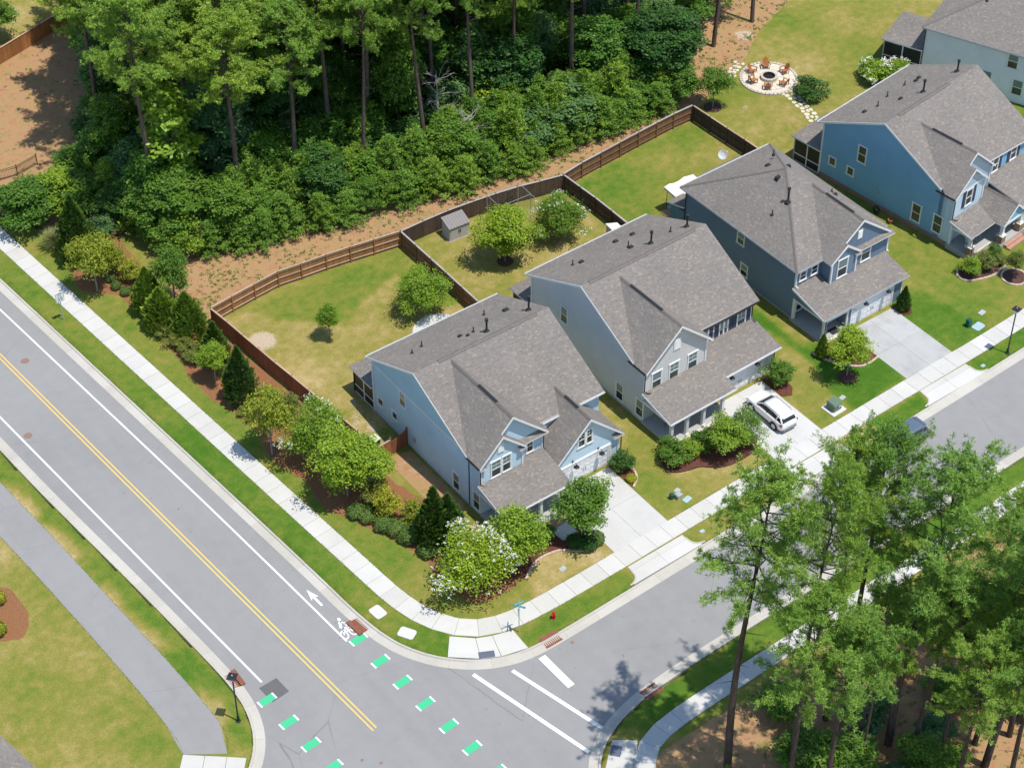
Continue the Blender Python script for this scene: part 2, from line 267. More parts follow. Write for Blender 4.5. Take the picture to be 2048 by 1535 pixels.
# ------------------------------------------------------------------ mesh helpers
def V3(p): return (float(p[0]), float(p[1]), float(p[2]))
class MB:
    """collects faces; build() links them as one mesh object"""
    def __init__(s): s.v = []; s.f = []; s.mi = []
    def face(s, pts, mi=0):
        b = len(s.v); s.v += [V3(p) for p in pts]; s.f.append(tuple(range(b, b + len(pts)))); s.mi.append(mi); return s
    def hexa(s, a, mi=0):          # 8 corners: bottom ring 0-3 (ccw from above), top ring 4-7
        b = len(s.v); s.v += [V3(p) for p in a]
        for q in ((3, 2, 1, 0), (4, 5, 6, 7), (0, 1, 5, 4), (1, 2, 6, 5), (2, 3, 7, 6), (3, 0, 4, 7)):
            s.f.append(tuple(b + i for i in q)); s.mi.append(mi)
        return s
    def box(s, x0, y0, z0, x1, y1, z1, mi=0):
        x0, x1 = min(x0, x1), max(x0, x1); y0, y1 = min(y0, y1), max(y0, y1); z0, z1 = min(z0, z1), max(z0, z1)
        return s.hexa([(x0, y0, z0), (x1, y0, z0), (x1, y1, z0), (x0, y1, z0), (x0, y0, z1), (x1, y0, z1), (x1, y1, z1), (x0, y1, z1)], mi)
    def obox(s, c, u, n, w, d, h, mi=0):   # box: centre-bottom c, width along u, depth along n, height h
        c = Vector(c); u = Vector(u).normalized() * (w / 2); n = Vector(n).normalized() * (d / 2); z = Vector((0, 0, h))
        q = [c - u - n, c + u - n, c + u + n, c - u + n]
        if u.cross(n).z < 0: q = q[::-1]
        return s.hexa([*q, *[p + z for p in q]], mi)
    def prism(s, poly, z0, z1, mi=0, mtop=None):
        n = len(poly)
        ar = sum(poly[i][0] * poly[(i + 1) % n][1] - poly[(i + 1) % n][0] * poly[i][1] for i in range(n))
        if ar < 0: poly = poly[::-1]
        b = len(s.v)
        s.v += [(float(p[0]), float(p[1]), float(z0 if not callable(z0) else z0(p[0], p[1]))) for p in poly]
        s.v += [(float(p[0]), float(p[1]), float(z1 if not callable(z1) else z1(p[0], p[1]))) for p in poly]
        s.f.append(tuple(b + i for i in range(n - 1, -1, -1))); s.mi.append(mi)
        s.f.append(tuple(b + n + i for i in range(n))); s.mi.append(mi if mtop is None else mtop)
        for i in range(n):
            j = (i + 1) % n; s.f.append((b + i, b + j, b + n + j, b + n + i)); s.mi.append(mi)
        return s
    def extrude(s, prof, axis, a0, a1, mi=0):
        """profile of (p,z) extruded along axis 'x' (p is y) or 'y' (p is x)"""
        n = len(prof); b = len(s.v)
        mk = (lambda p, a: (a, p[0], p[1])) if axis == 'x' else (lambda p, a: (p[0], a, p[1]))
        s.v += [V3(mk(p, a0)) for p in prof] + [V3(mk(p, a1)) for p in prof]
        ar = sum(prof[i][0] * prof[(i + 1) % n][1] - prof[(i + 1) % n][0] * prof[i][1] for i in range(n))
        flip = (ar > 0) == (axis == 'y')
        fs = [tuple(b + i for i in range(n - 1, -1, -1)), tuple(b + n + i for i in range(n))] + [(b + i, b + (i + 1) % n, b + n + (i + 1) % n, b + n + i) for i in range(n)]
        for f in fs: s.f.append(f if not flip else f[::-1]); s.mi.append(mi)
        return s
    def tube(s, pts, rads, seg=8, caps=True, mi=0):
        pts = [Vector(p) for p in pts]
        if not hasattr(rads, '__len__'): rads = [rads] * len(pts)
        b = len(s.v); up = Vector((0, 0, 1))
        for i, p in enumerate(pts):
            d = (pts[min(i + 1, len(pts) - 1)] - pts[max(i - 1, 0)]).normalized()
            a = d.cross(up) if abs(d.z) < 0.95 else d.cross(Vector((1, 0, 0)))
            a.normalize(); c = d.cross(a)
            for k in range(seg):
                t = 2 * math.pi * k / seg; s.v.append(V3(p + (a * math.cos(t) + c * math.sin(t)) * rads[i]))
        for i in range(len(pts) - 1):
            for k in range(seg):
                k2 = (k + 1) % seg; o = b + i * seg
                s.f.append((o + k, o + k2, o + seg + k2, o + seg + k)); s.mi.append(mi)
        if caps:
            s.f.append(tuple(b + k for k in range(seg - 1, -1, -1))); s.mi.append(mi)
            o = b + (len(pts) - 1) * seg; s.f.append(tuple(o + k for k in range(seg))); s.mi.append(mi)
        return s
    def lathe(s, prof, c=(0, 0, 0), seg=16, mi=0):     # prof: (r, z) bottom to top
        b = len(s.v)
        for r, z in prof:
            for k in range(seg):
                t = 2 * math.pi * k / seg; s.v.append((c[0] + r * math.cos(t), c[1] + r * math.sin(t), c[2] + z))
        for i in range(len(prof) - 1):
            for k in range(seg):
                k2 = (k + 1) % seg; o = b + i * seg
                s.f.append((o + k, o + k2, o + seg + k2, o + seg + k)); s.mi.append(mi)
        s.f.append(tuple(b + k for k in range(seg - 1, -1, -1))); s.mi.append(mi)
        o = b + (len(prof) - 1) * seg; s.f.append(tuple(o + k for k in range(seg))); s.mi.append(mi)
        return s
    def slab(s, poly, zf, th=0.2, mi_top=0, mi_side=1):
        """sloping roof slab: plan polygon, zf(x,y) top height"""
        n = len(poly)
        ar = sum(poly[i][0] * poly[(i + 1) % n][1] - poly[(i + 1) % n][0] * poly[i][1] for i in range(n))
        if ar < 0: poly = poly[::-1]
        b = len(s.v)
        s.v += [(p[0], p[1], zf(*p) - th) for p in poly] + [(p[0], p[1], zf(*p)) for p in poly]
        s.f.append(tuple(b + i for i in range(n - 1, -1, -1))); s.mi.append(mi_side)
        s.f.append(tuple(b + n + i for i in range(n))); s.mi.append(mi_top)
        for i in range(n):
            j = (i + 1) % n; s.f.append((b + i, b + j, b + n + j, b + n + i)); s.mi.append(mi_side)
        return s
    def mesh(s, name, mats, smooth=False):
        me = bpy.data.meshes.new(name); me.from_pydata(s.v, [], s.f)
        for m in (mats if isinstance(mats, (list, tuple)) else [mats]): me.materials.append(MATS[m])
        if any(s.mi): me.polygons.foreach_set('material_index', s.mi)
        uvl = me.uv_layers.new(name='UVMap'); uv = np.zeros((len(me.loops), 2), dtype=np.float32)
        vs = s.v
        for f, p in zip(s.f, me.polygons):
            nx, ny, nz = p.normal
            if abs(nz) > 0.995: 
                for k, i in zip(p.loop_indices, f): uv[k] = (vs[i][0], vs[i][1])
            else:
                l = math.hypot(nx, ny); ux, uy = -ny / l, nx / l
                wx, wy, wz = -uy * nz * -1, 0, 0
                nvec = (nx, ny, nz); w = (nvec[1] * 0 - nvec[2] * uy, nvec[2] * ux - nvec[0] * 0, nvec[0] * uy - nvec[1] * ux)
                for k, i in zip(p.loop_indices, f):
                    q = vs[i]; uv[k] = (q[0] * ux + q[1] * uy, q[0] * w[0] + q[1] * w[1] + q[2] * w[2])
        uvl.data.foreach_set('uv', uv.ravel())
        if smooth: me.polygons.foreach_set('use_smooth', [True] * len(me.polygons))
        me.update(); return me
    def build(s, name, mats, parent=None, smooth=False, loc=None):
        return link(name, s.mesh(name, mats, smooth), parent, loc)
def link(name, data, parent=None, loc=None, rz=0.0):
    o = bpy.data.objects.new(name, data); COL.objects.link(o)
    if parent is not None: o.parent = parent
    if loc is not None: o.location = loc
    if rz: o.rotation_euler = (0, 0, rz)
    return o
def tag(o, label=None, cat=None, group=None, kind=None):
    if label: o['label'] = label
    if cat: o['category'] = cat
    if group: o['group'] = group
    if kind: o['kind'] = kind
    return o
def thing(name, label, cat, loc=(0, 0, 0), rz=0.0, group=None):
    return tag(link(name, None, None, loc, rz), label, cat, group)
def struct(name, loc=(0, 0, 0)):
    return tag(link(name, None, None, loc), kind='structure')
def np_mesh(name, verts, faces, mats, mi=None, smooth=False):
    """fast mesh from arrays: verts (n,3), faces (m,k)"""
    me = bpy.data.meshes.new(name); k = faces.shape[1]
    me.vertices.add(len(verts)); me.vertices.foreach_set('co', np.ascontiguousarray(verts, dtype=np.float32).ravel())
    me.loops.add(faces.size); me.loops.foreach_set('vertex_index', np.ascontiguousarray(faces, dtype=np.int32).ravel())
    me.polygons.add(len(faces)); me.polygons.foreach_set('loop_start', np.arange(0, faces.size, k, dtype=np.int32))
    for m in (mats if isinstance(mats, (list, tuple)) else [mats]): me.materials.append(MATS[m])
    if mi is not None: me.polygons.foreach_set('material_index', np.asarray(mi, dtype=np.int32))
    if smooth: me.polygons.foreach_set('use_smooth', np.ones(len(faces), dtype=bool))
    me.update(calc_edges=True); return me
def copy_tree(o, parent=None):
    c = o.copy(); COL.objects.link(c)
    if parent is not None: c.parent = parent
    for ch in list(o.children): copy_tree(ch, c)
    return c
def text_mesh(txt, size, mat, name='lettering'):
    cu = bpy.data.curves.new(name, 'FONT'); cu.body = txt; cu.size = size; cu.align_x = 'CENTER'; cu.align_y = 'CENTER'; cu.extrude = 0.002
    tmp = bpy.data.objects.new('tmp_text', cu); COL.objects.link(tmp)
    dg = bpy.context.evaluated_depsgraph_get(); dg.update()
    me = bpy.data.meshes.new_from_object(tmp.evaluated_get(dg)); me.name = name
    COL.objects.unlink(tmp); bpy.data.objects.remove(tmp); bpy.data.curves.remove(cu)
    me.materials.clear(); me.materials.append(MATS[mat]); return me
# polyline utilities
def resample(pts, step):
    pts = np.array(pts, float); d = np.r_[0, np.cumsum(np.hypot(*np.diff(pts, axis=0).T))]
    n = max(1, int(round(d[-1] / step))); t = np.linspace(0, d[-1], n + 1)
    return np.c_[np.interp(t, d, pts[:, 0]), np.interp(t, d, pts[:, 1])]
def smooth_line(pts, it=2):
    pts = [np.array(p, float) for p in pts]
    for _ in range(it):
        q = [pts[0]]
        for a, b in zip(pts[:-1], pts[1:]): q += [a * .75 + b * .25, a * .25 + b * .75]
        q.append(pts[-1]); pts = q
    return np.array(pts)
def offset(pts, d):
    pts = np.array(pts, float); t = np.gradient(pts, axis=0); t /= np.linalg.norm(t, axis=1)[:, None]
    return pts + np.c_[-t[:, 1], t[:, 0]] * d         # positive = to the left
def inside(poly, X, Y):
    poly = np.array(poly, float); r = np.zeros(X.shape, bool); n = len(poly)
    for i in range(n):
        x0, y0 = poly[i]; x1, y1 = poly[(i + 1) % n]
        c = (y0 > Y) != (y1 > Y)
        with np.errstate(divide='ignore', invalid='ignore'):
            xi = (x1 - x0) * (Y - y0) / (y1 - y0) + x0
        r ^= c & (X < xi)
    return r
def line_dist(pts, X, Y):
    d = np.full(X.shape, 1e9); pts = np.array(pts, float)
    for a, b in zip(pts[:-1], pts[1:]):
        v = b - a; L = (v ** 2).sum() + 1e-9
        t = np.clip(((X - a[0]) * v[0] + (Y - a[1]) * v[1]) / L, 0, 1)
        d = np.minimum(d, np.hypot(X - a[0] - t * v[0], Y - a[1] - t * v[1]))
    return d
# ================================================================== LAYOUT LINES (metres)
ROAD_Z = -0.12
KR = smooth_line([(-33.2, 100), (-28.43, 38.0), (-25.6, 1.7), (-24.85, -8.1), (-24.5, -14.0), (-23.95, -17.2), (-23.0, -19.4), (-21.6, -21.3), (-19.6, -22.95), (-17.6, -23.8), (-16.0, -24.05), (-14.4, -24.1), (-10.6, -24.03), (0, -23.75), (33, -22.9), (60, -21.5), (90, -15)], 2)
KL = smooth_line([(-43.3, 100), (-38.19, 18.1), (-37.7, 10.7), (-36.6, -1.1), (-35.85, -11.0), (-35.7, -14.6), (-36.05, -17.2), (-36.9, -19.3), (-38.2, -20.9), (-40.4, -22.6), (-44, -24.0), (-75, -27)], 2)
KB = smooth_line([(-20.8, -75), (-20.9, -45), (-20.3, -38.6), (-18.95, -35.6), (-16.9, -33.95), (-14.5, -33.05), (-11.6, -32.55), (-5, -32.25), (11.5, -32.1), (22.9, -31.95), (40, -31.5), (60, -30), (90, -24)], 2)
ROAD_POLY = np.r_[KR, KB[::-1], [(-75, -75)], KL[::-1]]
SWR = smooth_line([(-31.0, 100), (-26.57, 41.85), (-23.38, .07), (-22.59, -9.77), (-22.37, -12.8), (-22.16, -14.5), (-21.85, -16.1), (-21.3, -17.7), (-20.27, -19.5), (-18.86, -20.8), (-17.6, -21.45), (-16.1, -21.85), (-14.6, -22.0), (-11.97, -22.1), (-5.36, -22.0), (16.86, -21.45), (26.49, -21.2), (39.6, -20.9), (60, -19.6), (90, -13)], 2)
SWC = offset(SWR, 0.83)
RBC = smooth_line([(-18.2, -75), (-18.1, -45), (-17.5, -39.8), (-16.3, -37.2), (-14.4, -35.75), (-11, -35.35), (-5.5, -35.25), (10, -35.0), (23, -34.65), (60, -33), (90, -27)], 2)
PATH_L = smooth_line([(-48.5, 100), (-43.2, 20), (-42.47, 9.3), (-42.04, 4.3), (-41.5, -4.7), (-41.2, -11), (-41.15, -16.0), (-41.5, -17.3)], 1)
PATH_R = smooth_line([(-45.4, 100), (-40.3, 21), (-39.79, 14.8), (-39.6, 12.1), (-39.04, 5), (-38.58, -3.1), (-38.11, -10.1), (-37.95, -15.9), (-38.1, -17.6), (-38.95, -19.1)], 1)
BED_W = [(-21.5, 43.0), (-22.5, 37.1), (-23.6, 32.0), (-21.2, 29.7), (-20.8, 27.0), (-20.9, 23.9), (-21.0, 19.8), (-21.4, 16.1), (-21.4, 13.7), (-20.7, 10.5), (-20.3, 8.2), (-20.9, 5.1), (-20.8, 2.5), (-20.2, 0.5), (-20.6, -2.6), (-20.4, -3.8), (-20.0, -4.6), (-19.6, -5.6), (-19.0, -6.9), (-18.2, -8.8), (-17.6, -11.0), (-17.6, -13.2), (-18.0, -15.2), (-17.3, -17.9), (-15.7, -18.7), (-13.2, -18.7), (-11.5, -15.5), (-11.8, -12), (-13.2, -9.5), (-14.6, -4), (-14.6, 3), (-15.4, 8.5), (-16.7, 21.5), (-18.2, 26), (-17.6, 30), (-17.2, 36), (-18.5, 40)]
BED_H1 = [(-12.4, -18.5), (-11.1, -17.6), (-10.1, -17.4), (-9.0, -17.5), (-8.3, -17.8), (-7.4, -18.6), (-6.2, -19.1), (-5.4, -18.9), (-5.6, -17.0), (-5.8, -15.4), (-6.1, -17.05), (-7.7, -17.05), (-7.9, -15.3), (-11.3, -14.6), (-13.0, -15.0), (-13.6, -17.2)]
BED_H2 = [(4.2, -14.1), (3.5, -15.9), (4.1, -16.5), (5.2, -16.9), (6.2, -17.1), (6.8, -17.8), (7.9, -18.4), (9.7, -18.5), (11.0, -18.3), (11.7, -17.6), (11.55, -14.9), (9.9, -14.7), (9.9, -14.1)]
BED_H2B = [(17.0, -12.4), (16.95, -14.9), (17.7, -15.3), (18.4, -14.6), (18.6, -12.4)]
BED_H3 = [(22.7, -12.4), (22.75, -13.0), (22.95, -13.7), (23.4, -14.5), (24.2, -15.6), (24.9, -16.2), (25.8, -16.25), (26.85, -16.1), (26.9, -13.6), (25.2, -13.4), (25.2, -12.3)]
BED_H4 = [(40.7, -11.9), (40.1, -12.4), (40.0, -13.1), (40.4, -13.6), (41.1, -13.9), (41.9, -14.2), (43.0, -14.4), (43.9, -14.1), (45.2, -14.0), (45.6, -13.0), (42.9, -11.9)]
WOOD_N = [(-60, 120), (-17.5, 50.5), (-16.0, 44), (-15.5, 36.2), (-14.7, 32.0), (-10.7, 29.2), (-6, 27.6), (1, 26.8), (8.4, 25.2), (15.6, 23.4), (24.5, 23.2), (33.7, 23.0), (39, 23.2), (43, 26.5), (49, 29.5), (54, 33), (60, 40), (75, 60), (90, 120)]
DIRT_N = [(-60, 130), (-30, 62), (-24.5, 47), (-20.7, 40.6), (-17.2, 37.3), (-15.6, 36.4), (-15.5, 33), (-17.3, 27), (-16.7, 21.6), (-11.7, 22.2), (-9.2, 22.4), (0.1, 21.1), (2.7, 20.7), (10.7, 20.4), (19.6, 18.6), (29.6, 19.7), (36.6, 20.0), (41.0, 22.1), (44.0, 23.4), (46.8, 24.3), (49.5, 25.8), (52.8, 28.0), (59.2, 30.4), (72, 40), (95, 130)]
LAWN_NW = [(-40, 130), (-13.2, 69.3), (-10.2, 70.1), (-5.1, 71.7), (-1, 73), (10, 130)]

# ------------------------------------------------------------------ ground sheet
def build_ground():
    def axis(lo, hi, step, far):
        core = np.arange(lo, hi + 1e-6, step); k = np.array([4, 12, 30, 70, 150, 320, 700.0])
        return np.r_[lo - k[::-1], core, hi + k]
    xs = axis(-58, 84, 0.4, 700); ys = axis(-60, 108, 0.4, 700)
    X, Y = np.meshgrid(xs, ys); nx, ny = len(xs), len(ys)
    Z = np.zeros_like(X)
    Z[inside(ROAD_POLY, X, Y)] = -0.45
    rr = np.random.default_rng(3)
    def lownoise(s):
        g = rr.random((40, 40)); u = (X / s) % 39; v = (Y / s) % 39; i = u.astype(int); j = v.astype(int); fu = u - i; fv = v - j
        return (g[i, j] * (1 - fu) + g[i + 1, j] * fu) * (1 - fv) + (g[i, j + 1] * (1 - fu) + g[i + 1, j + 1] * fu) * fv
    n = lownoise(7.0); m = lownoise(3.0)
    L = np.full(X.shape, 0.5); D = np.zeros_like(X); M = np.zeros_like(X); S = np.zeros_like(X)
    def put(A, poly, val, blend=0.0):
        k = inside(poly, X, Y); A[k] = val if not callable(val) else val(k)
    # lawns
    put(L, [(-35, 100), (-26, 42), (-23, 0), (-22, -14), (-20, -20), (-16, -24), (-24.5, -20), (-29, 38)], lambda k: 0.60 + 0.3 * n[k])
    put(L, [(-26, 100), (-25, 44), (-21.6, -1), (-20.8, -13), (-19, -18.4), (-16, -20.3), (-13, -20.5), (-5.3, -20.4), (-5.3, -12), (-18, -12), (-22, 36)], lambda k: 0.52 + 0.25 * n[k])
    put(L, [(-13, -20.5), (-5.3, -20.4), (-5.3, -17), (-12, -17)], 0.20)
    put(L, [(-16.5, 21.5), (2.7, 20.6), (2.6, 2), (-11, 2), (-14.5, 2)], lambda k: 0.24 + 0.34 * (n[k] > 0.6) + 0.16 * m[k])
    put(L, [(2.7, 20.6), (19.7, 18.5), (19.7, 2), (2.6, 2)], lambda k: 0.15 + 0.3 * n[k])
    put(L, [(19.7, 18.5), (36.6, 19.9), (36.9, 2), (19.7, 2)], lambda k: 0.45 + 0.4 * n[k])
    put(L, [(36.6, 19.9), (46.8, 24.3), (52.8, 28), (70, 36), (95, 30), (95, 0), (36.9, 0)], lambda k: 0.3 + 0.38 * n[k])
    put(L, [(0.3, -20.3), (11.5, -20), (11.5, -12), (5, -8), (1.5, -8), (0.3, -12)], lambda k: 0.42 + 0.25 * n[k])
    put(L, [(3, -20.2), (11.5, -20), (11.5, -16.6), (4, -16)], 0.33)
    put(L, [(1.5, 4), (1.5, -12), (5.5, -12), (5.5, 4)], 0.35)
    put(L, [(16.9, -19.9), (21.9, -19.7), (22.3, -12), (22.5, -8), (22.5, 3), (18, 3), (18, -12)], lambda k: 0.40 + 0.2 * n[k])
    put(L, [(20.4, -19.7), (26.8, -19.5), (26.8, -13), (22.6, -11), (22.2, 3), (20.8, 3), (22, -13), (20.6, -17.3)], 0.97)
    put(L, [(32.3, -19.5), (37.5, -19.3), (36.2, -12), (34.6, -12), (34.6, 3), (33, 3), (32.4, -13)], 0.9)
    put(L, [(37.0, -19.3), (60, -18.5), (60, -8), (42, -8), (40, 5), (34.6, 5), (34.6, -12), (36.2, -12)], lambda k: 0.48 + 0.2 * n[k])
    put(L, [(0.3, -22.1), (11, -22), (11, -23.6), (0.3, -23.7)], 0.55)
    put(L, [(-16.2, -22), (-6.0, -22.2), (-6.0, -24), (-16.2, -24.1)], 0.72)
    put(L, [(17, -21.5), (20.3, -21.3), (20.6, -23.3), (17, -23.4)], 0.0); put(L, [(20.3, -21.3), (26.5, -21.2), (26.2, -23.2), (20.6, -23.3)], 1.0)
    put(L, [(32.3, -21), (60, -20), (60, -23), (32.3, -23.2)], 0.92)
    put(L, [(-16, -33.6), (-11, -32.5), (30, -31.9), (30, -33.6), (-14, -34.9)], 0.86)
    put(L, [(-60, 30), (-43, 20), (-41.2, -10), (-41.2, -17.3), (-60, -12)], lambda k: 0.22 + 0.38 * n[k])
    put(L, [(-40.2, 20), (-39, 5), (-38.1, -10), (-38, -18), (-37, -20.5), (-35.9, -14), (-37, 5), (-39, 30)], lambda k: 0.66 + 0.2 * n[k])
    wide = np.abs(line_dist(PATH_R, X, Y)); L[(wide < 0.8) & (X > -41)] -= 0.45 * (m[(wide < 0.8) & (X > -41)] > 0.45)
    # bare strips, pine straw, woodland floor
    put(D, DIRT_N, 1.0); put(D, LAWN_NW, 0.0); put(L, LAWN_NW, 0.35)
    put(D, [(-14.9, -37.0), (-10.5, -36.9), (3.8, -37.0), (23, -36.4), (95, -31), (95, -100), (-16.6, -100), (-16.6, -38.6)], 1.0)
    put(D, [(-14.0, -1.6), (-11.3, -1.6), (-11.3, -10.5), (-13.6, -9.0)], 0.75); put(S, [(-13.9, -2.0), (-11.3, -2.0), (-11.3, -6.5), (-12.6, -6.5)], 0.42)
    put(S, [(-14.4, 3.5), (-12.4, 6.5), (-11.4, 7), (-11.3, -1.2), (-14.3, -1.2)], 0.46)
    put(M, BED_W, 1.0); put(M, [(-46, 5.5), (-44.2, 4.0), (-44.3, 0.6), (-45.6, -1.2), (-52, 2), (-50, 8)], 1.0)
    for cx, cy, r, v in ((-14.1, 16.9, 1.3, 0.75), (-8.6, 13.9, 0.7, 0.5), (4.0, -17.6, 1.0, 0.4), (-6.4, -19.6, 0.9, 0.5), (-10.6, -18.4, 0.9, 0.4), (41.9, 18.5, 1.0, 0.45), (55.0, 21.5, 1.6, 0.3), (50.8, 28.2, 1.1, 0.7), (1.8, -13.3, .5, .5), (11.2, -18.9, .8, .42)):
        k = np.hypot(X - cx, Y - cy); S = np.maximum(S, np.clip(v * (1.6 - k / r), 0, v))
    # soften the masks a little
    def blur(A, it=1):
        for _ in range(it):
            B = A.copy(); B[1:-1, 1:-1] = (A[1:-1, 1:-1] * 2 + A[2:, 1:-1] + A[:-2, 1:-1] + A[1:-1, 2:] + A[1:-1, :-2]) / 6; A = B
        return A
    L = blur(L, 1); D = blur(D, 2); M = blur(M, 1); S = blur(S, 2)
    idx = np.arange(nx * ny).reshape(ny, nx)
    F = np.stack([idx[:-1, :-1], idx[:-1, 1:], idx[1:, 1:], idx[1:, :-1]], -1).reshape(-1, 4)
    me = np_mesh('ground', np.c_[X.ravel(), Y.ravel(), Z.ravel()], F, 'ground')
    at = me.attributes.new('cover', 'FLOAT_COLOR', 'POINT')
    at.data.foreach_set('color', np.c_[L.ravel(), D.ravel(), M.ravel(), S.ravel()].astype(np.float32).ravel())
    tag(link('ground', me), kind='structure')
build_ground()

# ------------------------------------------------------------------ road surface and its markings
road = MB().face([(p[0], p[1], ROAD_Z) for p in np.r_[offset(KR, -0.35), offset(KB, 0.35)[::-1], [(-75, -75)], offset(KL, 0.35)[::-1]]][::-1]).build('road', 'asphalt')
if road.data.polygons[0].normal.z < 0: road.data.flip_normals()
tag(road, kind='structure')
def mark(name, poly, mat, z=0.004):
    m = MB().prism(poly, ROAD_Z - 0.02, ROAD_Z + z); return m.build(name, mat, road)
def strip(name, pts, w, mat, z=0.004):
    pts = np.array(pts, float); a = offset(pts, w / 2); b = offset(pts, -w / 2); m = MB()
    for i in range(len(pts) - 1):
        m.face([(*b[i], ROAD_Z + z), (*b[i + 1], ROAD_Z + z), (*a[i + 1], ROAD_Z + z), (*a[i], ROAD_Z + z)])
    o = m.build(name, mat, road)
    if o.data.polygons[0].normal.z < 0: o.data.flip_normals()
    return o
LINE_W = [(-36.0, 65), (-30.29, 34.25), (-27.83, 3.4), (-27.1, -7), (-26.6, -15.4)]
strip('lane_line', resample([(-35.2, 100), (-30.29, 34.25), (-27.83, 3.4), (-27.12, -7), (-26.6, -15.4)], 2), 0.15, 'paint_white')
strip('lane_line', resample([(-42.6, 105), (-36.4, 21.8), (-35.46, 9.05), (-33.65, -14.95)], 2), 0.15, 'paint_white')
strip('centre_line', resample([(-38.2, 100), (-33.16, 28.4), (-29.6, -23.4)], 2), 0.12, 'paint_yellow')
strip('centre_line', resample([(-37.88, 100), (-32.86, 28.4), (-29.28, -23.3)], 2), 0.12, 'paint_yellow')
strip('crosswalk_line', [(-20.95, -23.5), (-18.5, -34.0)], 0.3, 'paint_white'); strip('crosswalk_line', [(-18.45, -24.9), (-16.45, -32.9)], 0.3, 'paint_white')
strip('stop_bar', [(-15.95, -25.15), (-15.88, -28.6)], 0.6, 'paint_white')
def green_dash(cx, cy, left=True):
    a = R(4.5); u = Vector((math.cos(a), math.sin(a), 0)); n = Vector((-math.sin(a), math.cos(a), 0)); c = Vector((cx, cy, 0))
    def rect(c, w, h): return [tuple((c + u * sx * w / 2 + n * sy * h / 2).xy) for sx, sy in ((-1, -1), (1, -1), (1, 1), (-1, 1))]
    g = mark('bike_crossing_dash', rect(c, 1.12, 0.62), 'paint_green', 0.006)
    for s in (-1, 1): MB().prism(rect(c + u * s * 0.64, 0.13, 0.62), ROAD_Z - .02, ROAD_Z + 0.0061).build('dash_end', 'paint_white', road)
for p in [(-25.8, -15.75), (-25.66, -18.45), (-25.46, -21.02), (-25.26, -23.63), (-25.07, -26.26), (-24.86, -28.8), (-24.65, -31.52), (-24.45, -34.2), (-34.2, -16.58), (-34.0, -19.21), (-33.79, -21.81), (-33.59, -24.35), (-33.4, -27.0)]: green_dash(*p)
mark('arrow_marking', [(-26.28, -9.35), (-26.55, -10.5), (-26.32, -10.28), (-26.27, -11.38), (-26.09, -11.37), (-26.14, -10.27), (-25.9, -10.44)], 'paint_white')
def bike_symbol():
    m = MB(); c = Vector((-26.02, -14.1, 0)); a = R(-2); z = ROAD_Z + .005
    def T(p): x, y = p; return (c.x + x * math.cos(a) - y * math.sin(a), c.y + x * math.sin(a) + y * math.cos(a), z)
    for wx in (-0.36, 0.36):
        pts = [(wx + .29 * math.cos(t), -.72 + .46 * math.sin(t)) for t in np.linspace(0, 2 * math.pi, 17)]; pin = [(wx + .19 * math.cos(t), -.72 + .33 * math.sin(t)) for t in np.linspace(0, 2 * math.pi, 17)]
        for i in range(16): m.face([T(pts[i]), T(pts[i + 1]), T(pin[i + 1]), T(pin[i])])
    def bar(p, q, w=.09):
        p = Vector(p); q = Vector(q); d = (q - p).normalized(); n = Vector((-d.y, d.x)) * w / 2; m.face([T(p - n), T(q - n), T(q + n), T(p + n)])
    bar((-.36, -.72), (-.18, -.1)); bar((-.18, -.1), (.22, -.1)); bar((.22, -.1), (.36, -.72)); bar((-.02, -.62), (.22, -.1)); bar((-.02, -.62), (-.22, -.12)); bar((.22, -.1), (.26, .16)); bar((.16, .16), (.34, .16), .07)
    bar((-.24, .02), (.0, .62), .2); bar((-.0, .58), (.26, .3), .11); bar((-.2, .0), (.08, -.28), .13)
    m.face([T((.08 + .12 * math.cos(t), .82 + .17 * math.sin(t))) for t in np.linspace(0, 2 * math.pi, 13)[:-1]])
    o = m.build('bicycle_marking', 'paint_white', road)
bike_symbol()
mark('asphalt_patch', [(-34.1, -15.3), (-32.6, -15.25), (-32.5, -16.85), (-34.0, -17.0)], 'asphalt_patch', 0.003)
for x, y, r in ((-31.6, 26.86, .36), (-35.56, 18.4, .36), (-31.66, -25.08, .13), (-30.73, -26.08, .13), (-13.32, -25.4, .14)):
    MB().lathe([(r, -.05), (r, .006), (r * .9, .010), (r * .88, .006)], (x, y, ROAD_Z), 20).build('manhole_cover', 'manhole_iron', road)
path = MB()
n = min(len(PATH_L), len(PATH_R)); A = resample(PATH_L, 1.5); B = resample(PATH_R, 1.5); k = 78
ta = np.linspace(0, 1, k); pa = np.array([A[int(t * (len(A) - 1))] for t in ta]); pb = np.array([B[int(t * (len(B) - 1))] for t in ta])
for i in range(k - 1): path.face([(*pa[i], .014), (*pa[i + 1], .014), (*pb[i + 1], .014), (*pb[i], .014)])
o = path.build('greenway_path', 'asphalt_path'); tag(o, kind='structure')
if o.data.polygons[3].normal.z < 0: o.data.flip_normals()

